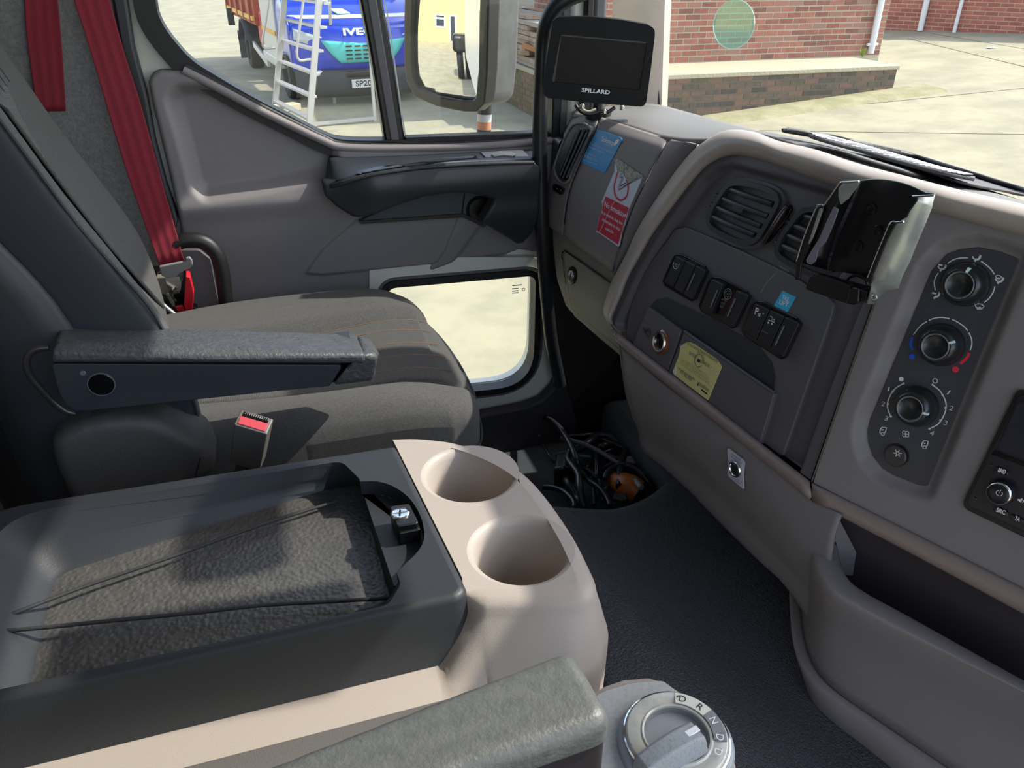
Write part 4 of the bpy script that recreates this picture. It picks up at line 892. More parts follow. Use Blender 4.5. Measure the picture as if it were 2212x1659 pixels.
# ---- end vent and switch on the vent block
FV = Fr(FB.hit(1237, 330, -0.0105), FB.hit(1262, 330, -0.0105)-FB.hit(1205, 330, -0.020), FB.hit(1250, 285, -0.0105)-FB.hit(1228, 380, -0.0105))
VREC = pm('vent_recess', (0.045, 0.042, 0.042), 0.6)
v_o = px_(8.29, (1160, 240), (690, 228), (800, 218), (900, 255), (955, 320), (950, 400), (640, 1060), (575, 1230), (490, 1290), (400, 1250), (320, 1090), (325, 940), (480, 520), (610, 290))
v_i = px_(8.29, (1160, 240), (745, 320), (830, 292), (920, 320), (935, 420), (640, 1040), (570, 1200), (500, 1235), (430, 1200), (395, 1090), (540, 760))
vb = plate('end_vent', FV, v_o, 0.0015, 0.02, VREC, dash, 0.004, 0.001)
tube('vent_rim', [FV.hit(*p, 0.002) for p in v_o], 0.0022, GREY, vb, 8, 3, closed=True)
vi = plate('vent_core', FV, v_i, 0.003, 0.004, GLOSSB, vb, 0.004, 0.0008)
SLT = pm('slat_grey', (0.10, 0.11, 0.13), 0.4)
for k, (a, b) in enumerate((((700, 390), (405, 1070)), ((755, 325), (420, 1150)), ((835, 345), (465, 1190)), ((890, 385), (530, 1190)), ((925, 440), (575, 1170)))):
    p0, p1 = px_(8.29, (1160, 240), a, b); tube('slat', [FV.hit(*p0, 0.005), FV.hit(*p1, 0.005)], 0.0016 if k else 0.001, SLT, vb, 6, 3)
stw = px_(8.29, (1160, 240), (290, 1300), (340, 1300), (455, 1360), (472, 1400), (440, 1490), (400, 1495), (285, 1425), (272, 1390))
es = plate('end_switch', FV, stw, 0.004, 0.01, BLACK, dash, 0.002, 0.001)
for p in ((358, 1388), (424, 1417)):
    q = FV.px(px_(8.29, (1160, 240), p), 0.0045)[0]; lathe('switch_dot', FV.mat(q[0], q[1], 0.0042), [(0.0013, 0), (0, 0.0003)], WHITE_INK, es, 8)
# ---- centre panel
cen = [(1340, 722), (1318, 690)]+[(1340, 640), (1374, 564), (1407, 506), (1459, 434), (1509, 370), (1545, 340), (1586, 330), (1644, 340), (1705, 362), (1794, 394), (1880, 421), (1965, 444)]+[(1870, 698), (1751, 1036), (1642, 961), (1563, 889), (1440, 803)]
pod = FB.px([(1353, 722), (1348, 700), (1400, 590), (1455, 500), (1530, 396), (1557, 374), (1592, 366), (1700, 395), (1800, 425), (1945, 472), (1850, 700), (1790, 860), (1735, 1010), (1642, 952), (1440, 795)], -0.012)
pod = np.array(pod)
def cen_h(a, b): d, _, _ = sdf(pod, a, b); return -0.013*(1-sstep(d, -0.001, 0.008))
hfield('centre_panel', FB, FB.px(cen), cen_h, GREY2, dash, 0.0025, 0.02, 0, 0.0)
PLT = GREY2
spl = [(1446, 512), (1456, 496), (1482, 490), (1600, 541), (1715, 597), (1739, 614), (1786, 641), (1801, 656), (1795, 684), (1690, 988), (1563, 893), (1440, 806), (1352, 727), (1357, 680), (1386, 590)]
ROFF = -0.007
rec = [(1401, 664), (1418, 646), (1442, 642), (1540, 690), (1638, 746), (1668, 784), (1675, 819), (1672, 850), (1640, 962), (1563, 905), (1440, 808), (1366, 748)]
plate('switch_plate', FB, spl, ROFF, 0.012, PLT, dash, 0.006, 0.0018, seg=3)
# shelf recess above the flap and the flap itself
NAVY = pm('navy_shelf', (0.022, 0.024, 0.034), 0.5)
shelf = plate('flap_shelf', FB, [(1401, 664), (1418, 646), (1442, 642), (1540, 690), (1638, 746), (1668, 784), (1676, 819), (1672, 852), (1478, 722), (1469, 714)], ROFF+0.001, 0.006, NAVY, dash, 0.005, 0.0006)
plate('socket_plate', FB, [(1400, 662), (1471, 714), (1441, 802), (1367, 743)], ROFF+0.006, 0.012, PLT, dash, 0.0015, 0.0015, seg=3)
plate('flap', FB, [(1477, 717), (1672, 850), (1641, 960), (1560, 896), (1443, 805)], ROFF+0.006, 0.012, PLT, dash, 0.0015, 0.0015, seg=3)
tube('flap_lip', [FB.hit(1479, 716, ROFF+0.005), FB.hit(1575, 782, ROFF+0.005), FB.hit(1671, 848, ROFF+0.005)], 0.0022, GREY2, dash, 8, 3)
# power socket
sc_ = FB.px([(1426, 739)], ROFF+0.008)[0]
sk_ = lathe('power_socket', FB.mat(sc_[0], sc_[1], ROFF+0.0055), [(0.0185, 0), (0.0185, 0.002), (0.016, 0.004), (0.0155, 0.002), (0.0155, 0)], pm('amber_ring', (0.20, 0.055, 0.015), 0.2, coat=1), dash, 32)
lathe('socket_ring', FB.mat(sc_[0], sc_[1], ROFF+0.0058), [(0.0155, 0), (0.0155, 0.004), (0.0145, 0.0055), (0.0115, 0.005), (0.011, 0.001)], CHROME, sk_, 32)
lathe('socket_hole', FB.mat(sc_[0], sc_[1], ROFF+0.006), [(0.0112, 0.0005), (0, 0.0006)], GLOSSB, sk_, 24)
sm = stroke('socket_symbol', FB, px_(2.962, (1300, 340), (262, 1088), (275, 1105), (270, 1120), (290, 1110), (305, 1125)), 0.0035, DARK, dash, ROFF+0.0065)
sy = FB.px(px_(2.962, (1300, 340), (296, 1122)), ROFF+0.0065)[0]; lathe('socket_symbol', FB.mat(sy[0], sy[1], ROFF+0.0063), [(0.0065, 0), (0.0065, 0.0003), (0.0045, 0.0003), (0.0045, 0)], DARK, dash, 20)
# ---- round vents
VO_ = [(1580, 390), (1610, 391), (1640, 398), (1664, 408), (1677, 420), (1679, 440), (1662, 475), (1641, 510), (1628, 524), (1611, 530), (1585, 526), (1555, 512), (1534, 499), (1524, 487), (1523, 472), (1530, 450), (1545, 425), (1563, 400)]
sh = np.array(FB.px([(1671, 538)])[0])-np.array(FB.px([(1523, 475)])[0])
VOFF = -0.010
def vent(dx, name_lab):
    v = empty('air_vent', FB.w(*(np.array(FB.px([(1600, 460)])[0])+dx), VOFF)); setparent(v, dash)
    P = [tuple(np.array(p)+dx) for p in FB.px(VO_, VOFF+0.008)]; C_ = [tuple(q) for q in catmull(P, 3, True)]
    inn = offs(C_, -0.0065)
    prism('vent_ring', FB, C_, VOFF-0.03, VOFF+0.006, pm('slat_dark', (0.030, 0.033, 0.040), 0.4), v, [inn], bev=0.002, seg=3)
    prism('vent_well', FB, offs(C_, 0.004), VOFF-0.032, VOFF+0.0015, GREY2, v, [offs(C_, -0.001)], bev=0.001)
    prism('vent_back', FB, offs(C_, -0.003), VOFF-0.034, VOFF-0.028, GLOSSB, v)
    sl_ = [((1566, 404), (1665, 441)), ((1545, 422), (1656, 468)), ((1534, 441), (1640, 488)), ((1527, 462), (1627, 508))]
    for a, b in sl_:
        A, B = [np.array(q)+dx for q in FB.px([a, b], VOFF+0.002)]; m_ = (A+B)/2
        pts = [FB.w(*A, VOFF-0.001), FB.w(*(A*0.7+B*0.3), VOFF+0.003), FB.w(*m_, VOFF+0.004), FB.w(*(A*0.3+B*0.7), VOFF+0.003), FB.w(*B, VOFF-0.001)]
        tube('slat', pts, 0.0036, pm('slat_dark', (0.030, 0.033, 0.040), 0.4), v, 8, 3)
    for k in range(5):
        t = 0.14+k*0.18; A = np.array(FB.px([(1566+99*t-6, 398+37*t)], VOFF-0.012)[0])+dx; B = np.array(FB.px([(1527+100*t+4, 468+46*t)], VOFF-0.012)[0])+dx
        q = [FB.w(*A, VOFF-0.010), FB.w(*B, VOFF-0.010), FB.w(*B, VOFF-0.024), FB.w(*A, VOFF-0.024)]
        o = mk('fin', q, [(0, 1, 2, 3)], DARK, v, None); o.modifiers.new('s', 'SOLIDIFY').thickness = 0.0012
    A = np.array(FB.px([(1583, 447)], VOFF+0.006)[0])+dx; B = np.array(FB.px([(1604, 456)], VOFF+0.006)[0])+dx
    prism('vent_tab', Fr(FB.w(0, 0, 0), FB.U, FB.V), rnd([tuple(A+(0, 0.005)), tuple(B+(0, 0.005)), tuple(B-(0, 0.004)), tuple(A-(0, 0.004))], 0.002), VOFF, VOFF+0.008, DARK, v, bev=0.001)
vent(np.zeros(2), 1); vent(sh, 2)
wp = [(1697, 439), (1706, 442), (1709, 452), (1690, 485), (1660, 521), (1648, 529), (1643, 518), (1645, 507), (1665, 475), (1686, 446)]
tw = plate('vent_wheel', FB, wp, VOFF+0.0005, 0.01, GLOSSB, dash, 0.003, 0.0008)
tube('thumb_wheel', [FB.hit(1699, 447, VOFF+0.001), FB.hit(1688, 462, VOFF+0.006), FB.hit(1673, 485, VOFF+0.008), FB.hit(1660, 505, VOFF+0.006), FB.hit(1650, 523, VOFF+0.001)], 0.003, pm('smoked_chrome', (0.10, 0.09, 0.085), 0.25, metal=0.7), tw, 10, 4)
# ---- switch banks
SW = pm('switch_black', (0.012, 0.013, 0.017), 0.4, (900, 0.2, 0.0002))
SOFF = ROFF+0.004
def bil(Q, s, t):
    TL, TR, BR, BL = [np.array(q, float) for q in Q]; return tuple((TL*(1-s)+TR*s)*(1-t)+(BL*(1-s)+BR*s)*t)
def bank(Q, outline, heights):
    b = plate('switch_bank', FB, outline, ROFF+0.0022, 0.004, GLOSSB, dash, 0.004, 0.001)
    n = len(heights)
    for i, hh in enumerate(heights):
        a0, a1 = i/n+0.012, (i+1)/n-0.012
        if hh is None: continue
        s_ = plate('switch', FB, [bil(Q, a0, 0.03), bil(Q, a1, 0.03), bil(Q, a1, 0.97), bil(Q, a0, 0.97)], ROFF+0.003+hh, hh+0.002, SW, b, (0.0015), 0.0024, seg=3)
    return b
g1 = [(1461, 548), (1476, 550), (1523, 575), (1527, 586), (1499, 648), (1492, 651), (1435, 618), (1430, 607), (1453, 555)]
g2 = [(1540, 597), (1557, 599), (1614, 629), (1619, 640), (1588, 707), (1580, 710), (1514, 674), (1508, 662), (1530, 606)]
g3 = [(1637, 650), (1651, 651), (1722, 687), (1730, 699), (1696, 773), (1685, 776), (1606, 726), (1600, 715), (1623, 657)]
Q1 = [(1460, 551), (1525, 582), (1495, 650), (1433, 610)]; Q2 = [(1536, 600), (1618, 636), (1584, 708), (1511, 667)]; Q3 = [(1630, 653), (1728, 696), (1691, 775), (1603, 717)]
b1 = bank(Q1, g1, [0.005, 0.005, 0.006]); b2 = bank(Q2, g2, [0.006, None, 0.006]); b3 = bank(Q3, g3, [0.005, 0.005, 0.006])
for Q, par, cols in ((Q1, b1, (2,)), (Q2, b2, (0, 2)), (Q3, b3, (2,))):
    for c in cols:
        u0, v0 = bil(Q, (c+(0.22 if c == 2 else 0.75))/3, 0.25); u1, v1 = bil(Q, (c+(0.22 if c == 2 else 0.75))/3, 0.8)
        tube('switch_ridge', [FB.hit(u0, v0, ROFF+0.0095), FB.hit(u1, v1, ROFF+0.0095)], 0.0011, SLT, par, 6, 2)
TOP = ROFF+0.0083
def ss(par, pts, w=0.0009, mat=None, closed=False, f=4.367, o=(1400, 520), curve=False): return stroke('symbol', FB, px_(f, o, *pts), w, mat or WHITE_INK, par, TOP, closed, 4, curve=curve)
# traction symbol, heated mirror, tail lift and battery symbols
ss(b1, [(245, 203), (236, 225), (240, 250), (252, 262), (270, 262), (280, 250)], curve=True); ss(b1, [(298, 218), (286, 240), (290, 250)]); 
text('symbol', 'TC', FB, px_(4.367, (1400, 520), (248, 243))[0], px_(4.367, (1400, 520), (275, 250))[0], 0.0045, WHITE_INK, b1, TOP)
text('symbol', 'P', FB, px_(4.367, (1400, 520), (1004, 690))[0], px_(4.367, (1400, 520), (1034, 700))[0], 0.0085, WHITE_INK, b3, TOP, bold=0.02)
for k in range(3): ss(b3, [(1041+k*9, 682+k*2), (1036+k*9, 714+k*2)], 0.0010)
ss(b3, [(1080, 692), (1094, 686)])
ss(b3, [(1152, 712), (1176, 722), (1165, 756), (1178, 762)]); ss(b3, [(1190, 738), (1186, 750)], 0.0014); ss(b3, [(1135, 748), (1190, 770)], 0.0011)
for p in ((1134, 773), (1168, 784)):
    q = FB.px(px_(4.367, (1400, 520), p), TOP)[0]; lathe('symbol', FB.mat(q[0], q[1], TOP), [(0.0013, 0), (0.0013, 0.0002), (0.0006, 0.0002), (0.0006, 0)], WHITE_INK, b3, 10)
DIM = pm('dim_ink', (0.22, 0.22, 0.22), 0.5)
T2 = ROFF+0.0028
q = FB.px(px_(4.367, (1400, 520), (752, 502)), T2)[0]
for r0, r1 in ((0.0075, 0.0062), (0.0045, 0.0038), (0.0015, 0)): lathe('battery_symbol', FB.mat(q[0], q[1], T2), [(r0, 0), (r0, 0.0002)]+([(r1, 0.0002), (r1, 0)] if r1 else [(0, 0.0002)]), DIM, b2, 20)
for s, (a, b) in (('BATTERY', ((690, 560), (745, 582))), ('GUARD', ((684, 594), (725, 610))), ('RESET', ((676, 628), (712, 642)))): text('battery_lettering', s, FB, *px_(4.367, (1400, 520), a, b), 0.0034, DIM, b2, T2, bold=0.01)
plate('indicator', FB, px_(4.367, (1400, 520), (1066, 842), (1132, 872), (1130, 880), (1064, 850)), TOP+0.0002, 0.0006, SLT, b3, 0, 0)
stroke('scratch', FB, px_(4.367, (1400, 520), (1205, 308), (1160, 350), (1110, 410), (1062, 490)), 0.0012, pm('scuff', (0.20, 0.20, 0.21), 0.7), dash, ROFF+0.0004)
plate('worn_patch', FB, [(1680, 573), (1687, 580), (1704, 590), (1704, 583), (1690, 576)], VOFF-0.0028, 0.0006, pm('patch_grey', (0.22, 0.20, 0.19), 0.7), dash, 0.001, 0)
# ---- right panel
acp = np.array(FR.px([(2030, 566), (2045, 549), (2072, 539), (2115, 534), (2160, 543), (2202, 560), (2003, 1050), (1984, 1048), (1930, 1027), (1906, 1012), (1885, 985), (1875, 955), (1874, 930), (1880, 905), (2012, 585)], -0.010))
def ac_h(a, b): d, _, _ = sdf(acp, a, b); return -0.011*(1-sstep(d, 0.0, 0.0145))
rp = [(1966, 444), (2010, 452), (2110, 480), (2212, 508), (2420, 565), (2420, 1380), (2212, 1272), (1960, 1146), (1757, 1043), (1780, 965), (1874, 700)]
hfield('right_panel', FR, FR.px(rp), ac_h, GREY, dash, 0.0025, 0.02, 0, 0.0)
tube('panel_seam', [FR.hit(1961, 452, 0.001), FR.hit(1872, 700, 0.001), FR.hit(1753, 1040, 0.001)], 0.0016, GLOSSB, dash, 6, 4)
AOFF = -0.0098
ac = plate('heater_panel', FR, [(2030, 566), (2045, 549), (2072, 539), (2115, 534), (2160, 543), (2202, 560), (2003, 1050), (1984, 1048), (1930, 1027), (1906, 1012), (1885, 985), (1875, 955), (1874, 930), (1880, 905), (2012, 585)], AOFF, 0.003, pm('heater_navy', (0.050, 0.052, 0.064), 0.45), dash, 0.003, 0.0005)
KB = pm('knob_black', (0.016, 0.017, 0.019), 0.28, coat=0.2); KC = pm('knob_cap', (0.035, 0.033, 0.036), 0.35)
IO = AOFF+0.0006
ku = lambda *p: px_(5.53, (1840, 520), *p); kv = lambda *p: px_(4.148, (1840, 760), *p)
for c, mk_ in ((ku((1355, 522))[0], (2097, 574)), (ku((1066, 1248))[0], (2067, 737)), (kv((575, 492))[0], (2006, 895))):
    q = FR.px([c], AOFF+0.003)[0]; M = FR.mat(q[0], q[1], AOFF)
    kn = lathe('knob', M, [(0.0215, 0.0), (0.0212, 0.004), (0.0195, 0.010), (0.0168, 0.0155), (0.0150, 0.0175), (0.0130, 0.0182), (0.0118, 0.0172), (0.0105, 0.0160), (0.0, 0.0150)], KB, ac, 40, 60)
    lathe('knob_ring', FR.mat(q[0], q[1], AOFF+0.0005), [(0.0131, 0.0178), (0.0124, 0.0183), (0.0116, 0.0174)], pm('ring_grey', (0.16, 0.17, 0.18), 0.35), ac, 40, 60)
    i_ = np.array(FR.px([mk_], AOFF+0.017)[0])-np.array(q); i_ = i_/np.hypot(*i_); n_ = np.array((-i_[1], i_[0]))
    P = [tuple(np.array(q)+i_*a+n_*b) for a, b in ((0.0130, -0.0012), (0.0178, -0.0012), (0.0178, 0.0012), (0.0130, 0.0012))]
    prism('index_mark', FR, P, AOFF+0.0150, AOFF+0.0186, pm('index_white', (0.75, 0.88, 0.92), 0.4), ac)
def arc(pts, w=0.0011, mat=None): return stroke('dial_arc', FR, pts, w, mat or WHITE_INK, ac, IO)
for A in (((998, 590), (985, 500), (1005, 430), (1035, 385)), ((1145, 270), (1220, 225), (1300, 207), (1388, 205)), ((1545, 245), (1620, 300), (1670, 350), (1703, 400)), ((1710, 545), (1690, 610), (1640, 690), (1582, 738)),
          ((735, 1125), (790, 1050), (840, 1000), (898, 965)), ((920, 952), (990, 925), (1080, 917), (1170, 930)), ((1196, 938), (1270, 975), (1340, 1025), (1385, 1075)), ((1398, 1098), (1425, 1160), (1435, 1230), (1415, 1308))): arc(ku(*A))
arc(ku((722, 1155), (705, 1230), (722, 1305)), 0.0028, BLUEINK); arc(ku((1405, 1340), (1370, 1405), (1295, 1470)), 0.0028, REDINK)
def dot(p, r, mat, hole=0, nm='dial_dot'):
    q = FR.px([p], IO)[0]; return lathe(nm, FR.mat(q[0], q[1], IO), [(r, 0), (r, 0.0002)]+([(hole, 0.0002), (hole, 0)] if hole else [(0, 0.0002)]), mat, ac, 24)
dot(ku((720, 1385))[0], 0.0029, BLUEINK); dot(ku((1240, 1537))[0], 0.0031, REDINK); dot(kv((443, 245))[0], 0.0024, WHITE); dot(kv((747, 260))[0], 0.0026, WHITE_INK, 0.0019)
arc(kv((470, 280), (400, 320), (350, 380), (320, 460), (325, 520), (350, 582)), 0.0012); arc(kv((720, 292), (790, 350), (835, 430), (845, 500), (820, 580), (770, 650), (690, 692)), 0.0012)
for a, b in (((470, 290), (460, 276)), ((358, 352), (376, 360)), ((318, 467), (334, 467)), ((340, 582), (360, 578)), ((716, 298), (732, 290)), ((804, 388), (820, 380)), ((830, 502), (846, 500)), ((786, 608), (802, 616)), ((686, 688), (704, 694))): stroke('dial_tick', FR, kv(a, b), 0.0018, WHITE_INK, ac, IO)
for s, a, b in (('1', (322, 352), (344, 352)), ('2', (262, 484), (294, 488)), ('3', (292, 612), (324, 618)), ('1', (850, 380), (872, 388)), ('2', (868, 520), (902, 528)), ('3', (818, 652), (852, 660)), ('4', (698, 744), (734, 752))): text('dial_number', s, FR, *kv(a, b), 0.0050, WHITE_INK, ac, IO, shear=0.15)
def fs2(pts, f=ku, w=0.0011, closed=False): return stroke('dial_symbol', FR, f(*pts), w, WHITE_INK, ac, IO, closed, 4, curve=False)
def seat(cx, cy, wind=True, sc=1.0):
    c = lambda *p: [(cx+x*sc, cy+y*sc) for x, y in p]
    fs2(c((42, -32), (36, -10), (18, 8), (-4, 8), (-26, 32)), w=0.0020); fs2(c((46, -42), (42, -36)), w=0.0024)
    if wind: fs2(c((-50, -28), (-36, 0), (-18, 4)), w=0.0012)
seat(1492, 215); seat(1080, 330); seat(1005, 660, False); seat(1765, 480)
fs2([(1035, 285), (1085, 295)], w=0.0016); fs2([(958, 622), (1010, 632)], w=0.0016)
for (cx, cy, s) in ((1752, 438, 0.75), (1527, 790, 1.15)):
    c = [(cx+x*s, cy+y*s) for x, y in ((-48, -22), (-20, -32), (15, -30), (48, -8), (22, 22), (-30, 14))]; fs2(c, w=0.0009, closed=True)
    for k in range(3): fs2([(cx+(-18+k*14)*s, cy+0*s), (cx+(-24+k*14)*s, cy+28*s)], w=0.0008)
for cx, cy in ((280, 710), (655, 830)):
    fs2([(cx-28, cy+20), (cx-26, cy-10), (cx-8, cy-34), (cx+30, cy-30), (cx+22, cy+6), (cx+14, cy+16)], kv); q = kv((cx-2, cy+26))[0]; dot(q, 0.0020, WHITE_INK, 0.0013, 'dial_symbol'); fs2([(cx-12, cy-8), (cx+6, cy-12)], kv)
for dx, dy in ((-14, -14), (14, -10), (-12, 12), (14, 12)): dot(kv((483+dx, 737+dy))[0], 0.0020, WHITE_INK, 0.0014, 'dial_symbol')
q = FR.px(kv((395, 932)), AOFF+0.002)[0]; bt = lathe('push_button', FR.mat(q[0], q[1], AOFF), [(0.0112, 0), (0.0112, 0.0035), (0.0102, 0.0045), (0.0, 0.0045)], KC, ac, 36)
lathe('button_ring', FR.mat(q[0], q[1], AOFF), [(0.0128, 0), (0.0128, 0.0012), (0.0116, 0.0012), (0.0116, 0)], GLOSSB, ac, 36)
FN = Fr(FR.w(0, 0, AOFF+0.0048), FR.U, FR.V); qc = FN.px(kv((410, 908)))[0]
for k in range(6):
    a = k*math.pi/3+0.4; d_ = np.array((math.cos(a), math.sin(a))); n_ = np.array((-d_[1], d_[0]))*0.0004; c = np.array(qc)
    for (r0, r1, w) in ((0.0018, 0.0042, 1),): prism('snowflake', FN, [tuple(c+d_*r0+n_), tuple(c+d_*r1+n_), tuple(c+d_*r1-n_), tuple(c+d_*r0-n_)], 0, 0.0002, WHITE_INK, ac)
lathe('snowflake', FN.mat(qc[0], qc[1], 0), [(0.0021, 0), (0.0021, 0.0002), (0.0014, 0.0002), (0.0014, 0)], WHITE_INK, ac, 6)
# ---- bronze strip
ST = [(1322, 702), (1336, 719), (1440, 801), (1563, 895), (1642, 957), (1749, 1040)]; SB_ = [(1330, 728), (1340, 748), (1436, 828), (1563, 927), (1639, 988), (1749, 1078)]
loft('trim_strip', [[FB.hit(*p, -0.006) for p in ST], [FB.hit(*p, 0.003) for p in ST], [FB.hit(*p, 0.010) for p in mixp(ST, SB_, 0.5)], [FB.hit(*p, 0.008) for p in SB_], [FB.hit(*p, -0.006) for p in SB_]], BRONZE, dash, 6, 4, 0.003)
ST2 = [(1754, 1044), (1990, 1162), (2212, 1274), (2420, 1379)]; SB2 = [(1754, 1082), (1985, 1203), (2212, 1325), (2420, 1437)]
loft('trim_strip', [[FR.hit(*p, -0.006) for p in ST2], [FR.hit(*p, 0.003) for p in ST2], [FR.hit(*p, 0.010) for p in mixp(ST2, SB2, 0.5)], [FR.hit(*p, 0.008) for p in SB2], [FR.hit(*p, -0.006) for p in SB2]], BRONZE, dash, 6, 4, 0.003)
# ---- knee panel
KN = [([(1336, 745), (1436, 832), (1563, 920), (1660, 1003), (1752, 1078), (1815, 1112)], 0.002), ([(1343, 800), (1440, 880), (1560, 975), (1655, 1062), (1735, 1130), (1800, 1160)], 0.0), ([(1353, 860), (1450, 940), (1565, 1035), (1655, 1120), (1722, 1190), (1790, 1225)], -0.012), ([(1376, 925), (1462, 988), (1570, 1085), (1655, 1172), (1712, 1235), (1775, 1290)], -0.035), ([(1409, 982), (1482, 1044), (1577, 1140), (1652, 1212), (1708, 1262), (1758, 1340)], -0.075)]
rk = [[FB.hit(*p, o) for p in P] for P, o in KN]; rk.append([p+np.array((0.16, 0, 0.01)) for p in rk[-1]])
loft('knee_panel', rk, GREY, dash, 6, 5, 0.004)
side_ = [r[0] for r in rk]; loft('knee_side', [side_, [p+np.array((0.10, 0.0, 0.0)) for p in side_]], GREY2, dash, 5, 3, 0.003, face=(0.4, 1.6, 1.0))
# ---- storage bin
zz = lambda P, z: [Z(u, v, z) for u, v in P]
lipi = [(1790, 1166), (1808, 1174), (1812, 1205), (1824, 1238), (1856, 1272), (1978, 1340), (2212, 1471), (2420, 1588)]
lipo = [(1748, 1166), (1751, 1185), (1758, 1230), (1780, 1278), (1835, 1318), (1960, 1385), (2212, 1512), (2420, 1620)]
m1_ = [(1742, 1190), (1742, 1230), (1748, 1290), (1772, 1345), (1830, 1392), (1960, 1470), (2212, 1610), (2420, 1730)]
fl_ = [(1728, 1250), (1730, 1310), (1740, 1390), (1764, 1448), (1812, 1497), (1914, 1567), (2110, 1700), (2320, 1840)]
ob_ = [(1722, 1262), (1719, 1330), (1721, 1395), (1740, 1478), (1778, 1528), (1886, 1608), (2080, 1760), (2290, 1910)]
bn = [[p+np.array((0.006, 0, -0.03)) for p in zz(lipi, 1.247)], zz(lipi, 1.247), zz(mixp(lipi, lipo, 0.5), 1.253), zz(lipo, 1.240), zz(m1_, 1.17), zz(fl_, 1.09)]
loft('bin_front', bn, GREY, dash, 5, 5, 0.005)
loft('bin_flange', [zz(fl_, 1.088), [p+np.array((-0.012, 0.006, -0.006)) for p in zz(fl_, 1.088)], zz(ob_, 1.062), [p+np.array((0.01, -0.005, -0.03)) for p in zz(ob_, 1.062)]], GREY, dash, 5, 4, 0.004)
bk0 = [FR.hit(*p, -0.004) for p in [(1758, 1080), (1810, 1108), (1985, 1200), (2212, 1322), (2420, 1434)]]
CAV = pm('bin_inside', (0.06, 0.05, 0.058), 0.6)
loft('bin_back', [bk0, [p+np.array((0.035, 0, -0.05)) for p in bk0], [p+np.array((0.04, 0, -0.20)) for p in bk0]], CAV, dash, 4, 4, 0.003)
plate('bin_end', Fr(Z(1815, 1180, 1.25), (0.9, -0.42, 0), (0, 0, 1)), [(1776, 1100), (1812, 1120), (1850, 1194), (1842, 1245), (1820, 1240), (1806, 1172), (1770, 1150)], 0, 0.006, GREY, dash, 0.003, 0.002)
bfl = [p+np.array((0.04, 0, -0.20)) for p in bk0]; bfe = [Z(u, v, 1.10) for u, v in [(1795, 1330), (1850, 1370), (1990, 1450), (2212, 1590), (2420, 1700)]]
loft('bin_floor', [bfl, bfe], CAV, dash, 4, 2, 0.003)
# ---- radio
rad = thing('radio', 'black radio at the edge of the right dash panel with round power knob', 'radio', FR.hit(2150, 1060))
RB = pm('radio_black', (0.012, 0.012, 0.016), 0.3)
r_o = [(2193, 850), (2204, 841), (2420, 925), (2420, 1262), (2212, 1161), (2089, 1102), (2081, 1093), (2083, 1080)]
r_i = [(2196, 862), (2206, 853), (2420, 935), (2420, 1248), (2212, 1148), (2096, 1094), (2089, 1088), (2092, 1076)]
plate('radio_frame', FR, r_o, 0.004, 0.02, BLACK, rad, 0.004, 0.002, seg=3)
rf_ = plate('radio_face', FR, r_i, 0.006, 0.004, RB, rad, 0.003, 0.001)
plate('radio_display', FR, [(2196, 874), (2206, 868), (2420, 950), (2420, 1080), (2212, 992), (2154, 970)], 0.0075, 0.003, pm('display_black', (0.028, 0.028, 0.036), 0.15), rad, 0.002, 0.0008)
plate('display_gap', FR, [(2147, 972), (2212, 998), (2420, 1086), (2420, 1098), (2212, 1008), (2142, 981)], 0.0068, 0.001, GLOSSB, rad, 0, 0)
ru = lambda *p: px_(4.88, (2080, 840), *p)
q = FR.px(ru((398, 1092)), 0.010)[0]; rk_ = lathe('power_knob', FR.mat(q[0], q[1], 0.006), [(0.0120, 0), (0.0120, 0.004), (0.0105, 0.0095), (0.0095, 0.0105), (0.0, 0.0100)], RB, rad, 36, 50)
lathe('knob_edge', FR.mat(q[0], q[1], 0.006), [(0.0108, 0.0092), (0.0100, 0.0105), (0.0094, 0.0107)], CHROME, rk_, 36, 60)
FKp = Fr(FR.w(0, 0, 0.0168), FR.U, FR.V); qp = FKp.px(ru((384, 1100)))[0]
tube('power_symbol', [FKp.w(qp[0]+0.0026*math.sin(a), qp[1]+0.0026*math.cos(a), 0) for a in np.linspace(0.6, 2*math.pi-0.6, 14)], 0.00035, WHITE_INK, rk_, 5, 1); tube('power_symbol', [FKp.w(qp[0], qp[1]+0.0005, 0), FKp.w(qp[0], qp[1]+0.0036, 0)], 0.00035, WHITE_INK, rk_, 5, 1)
for s, a, b, bx_ in (('BND', (366, 872), (444, 900), ((330, 835), (350, 825), (480, 880), (478, 905), (462, 915), (340, 868))), ('SRC', (348, 1292), (444, 1328), ((320, 1262), (340, 1245), (475, 1305), (470, 1345), (455, 1350), (325, 1295))), ('TA', (540, 1378), (594, 1402), ((490, 1335), (505, 1322), (640, 1385), (636, 1420), (620, 1425), (495, 1365)))):
    bb = plate('radio_button', FR, ru(*bx_), 0.0085, 0.003, RB, rad, 0.0015, 0.0008); text('lettering', s, FR, *ru(a, b), 0.0042, WHITE, bb, 0.0088, bold=0.03)
prism('mute_symbol', FR, [tuple(p) for p in FR.px(ru((578, 1160), (598, 1165), (628, 1150), (612, 1200), (592, 1182), (574, 1176)), 0.0068)], 0.006, 0.0068, WHITE, rad)
stroke('mute_symbol', FR, ru((630, 1165), (640, 1185), (628, 1200)), 0.0008, WHITE, rad, 0.0068, curve=False)
for p in ((300, 803), (128, 1155)): q = FR.px(ru(p), 0.0065)[0]; lathe('screw_hole', FR.mat(q[0], q[1], 0.0062), [(0.0017, 0), (0, 0.0002)], GLOSSB, rad, 12)

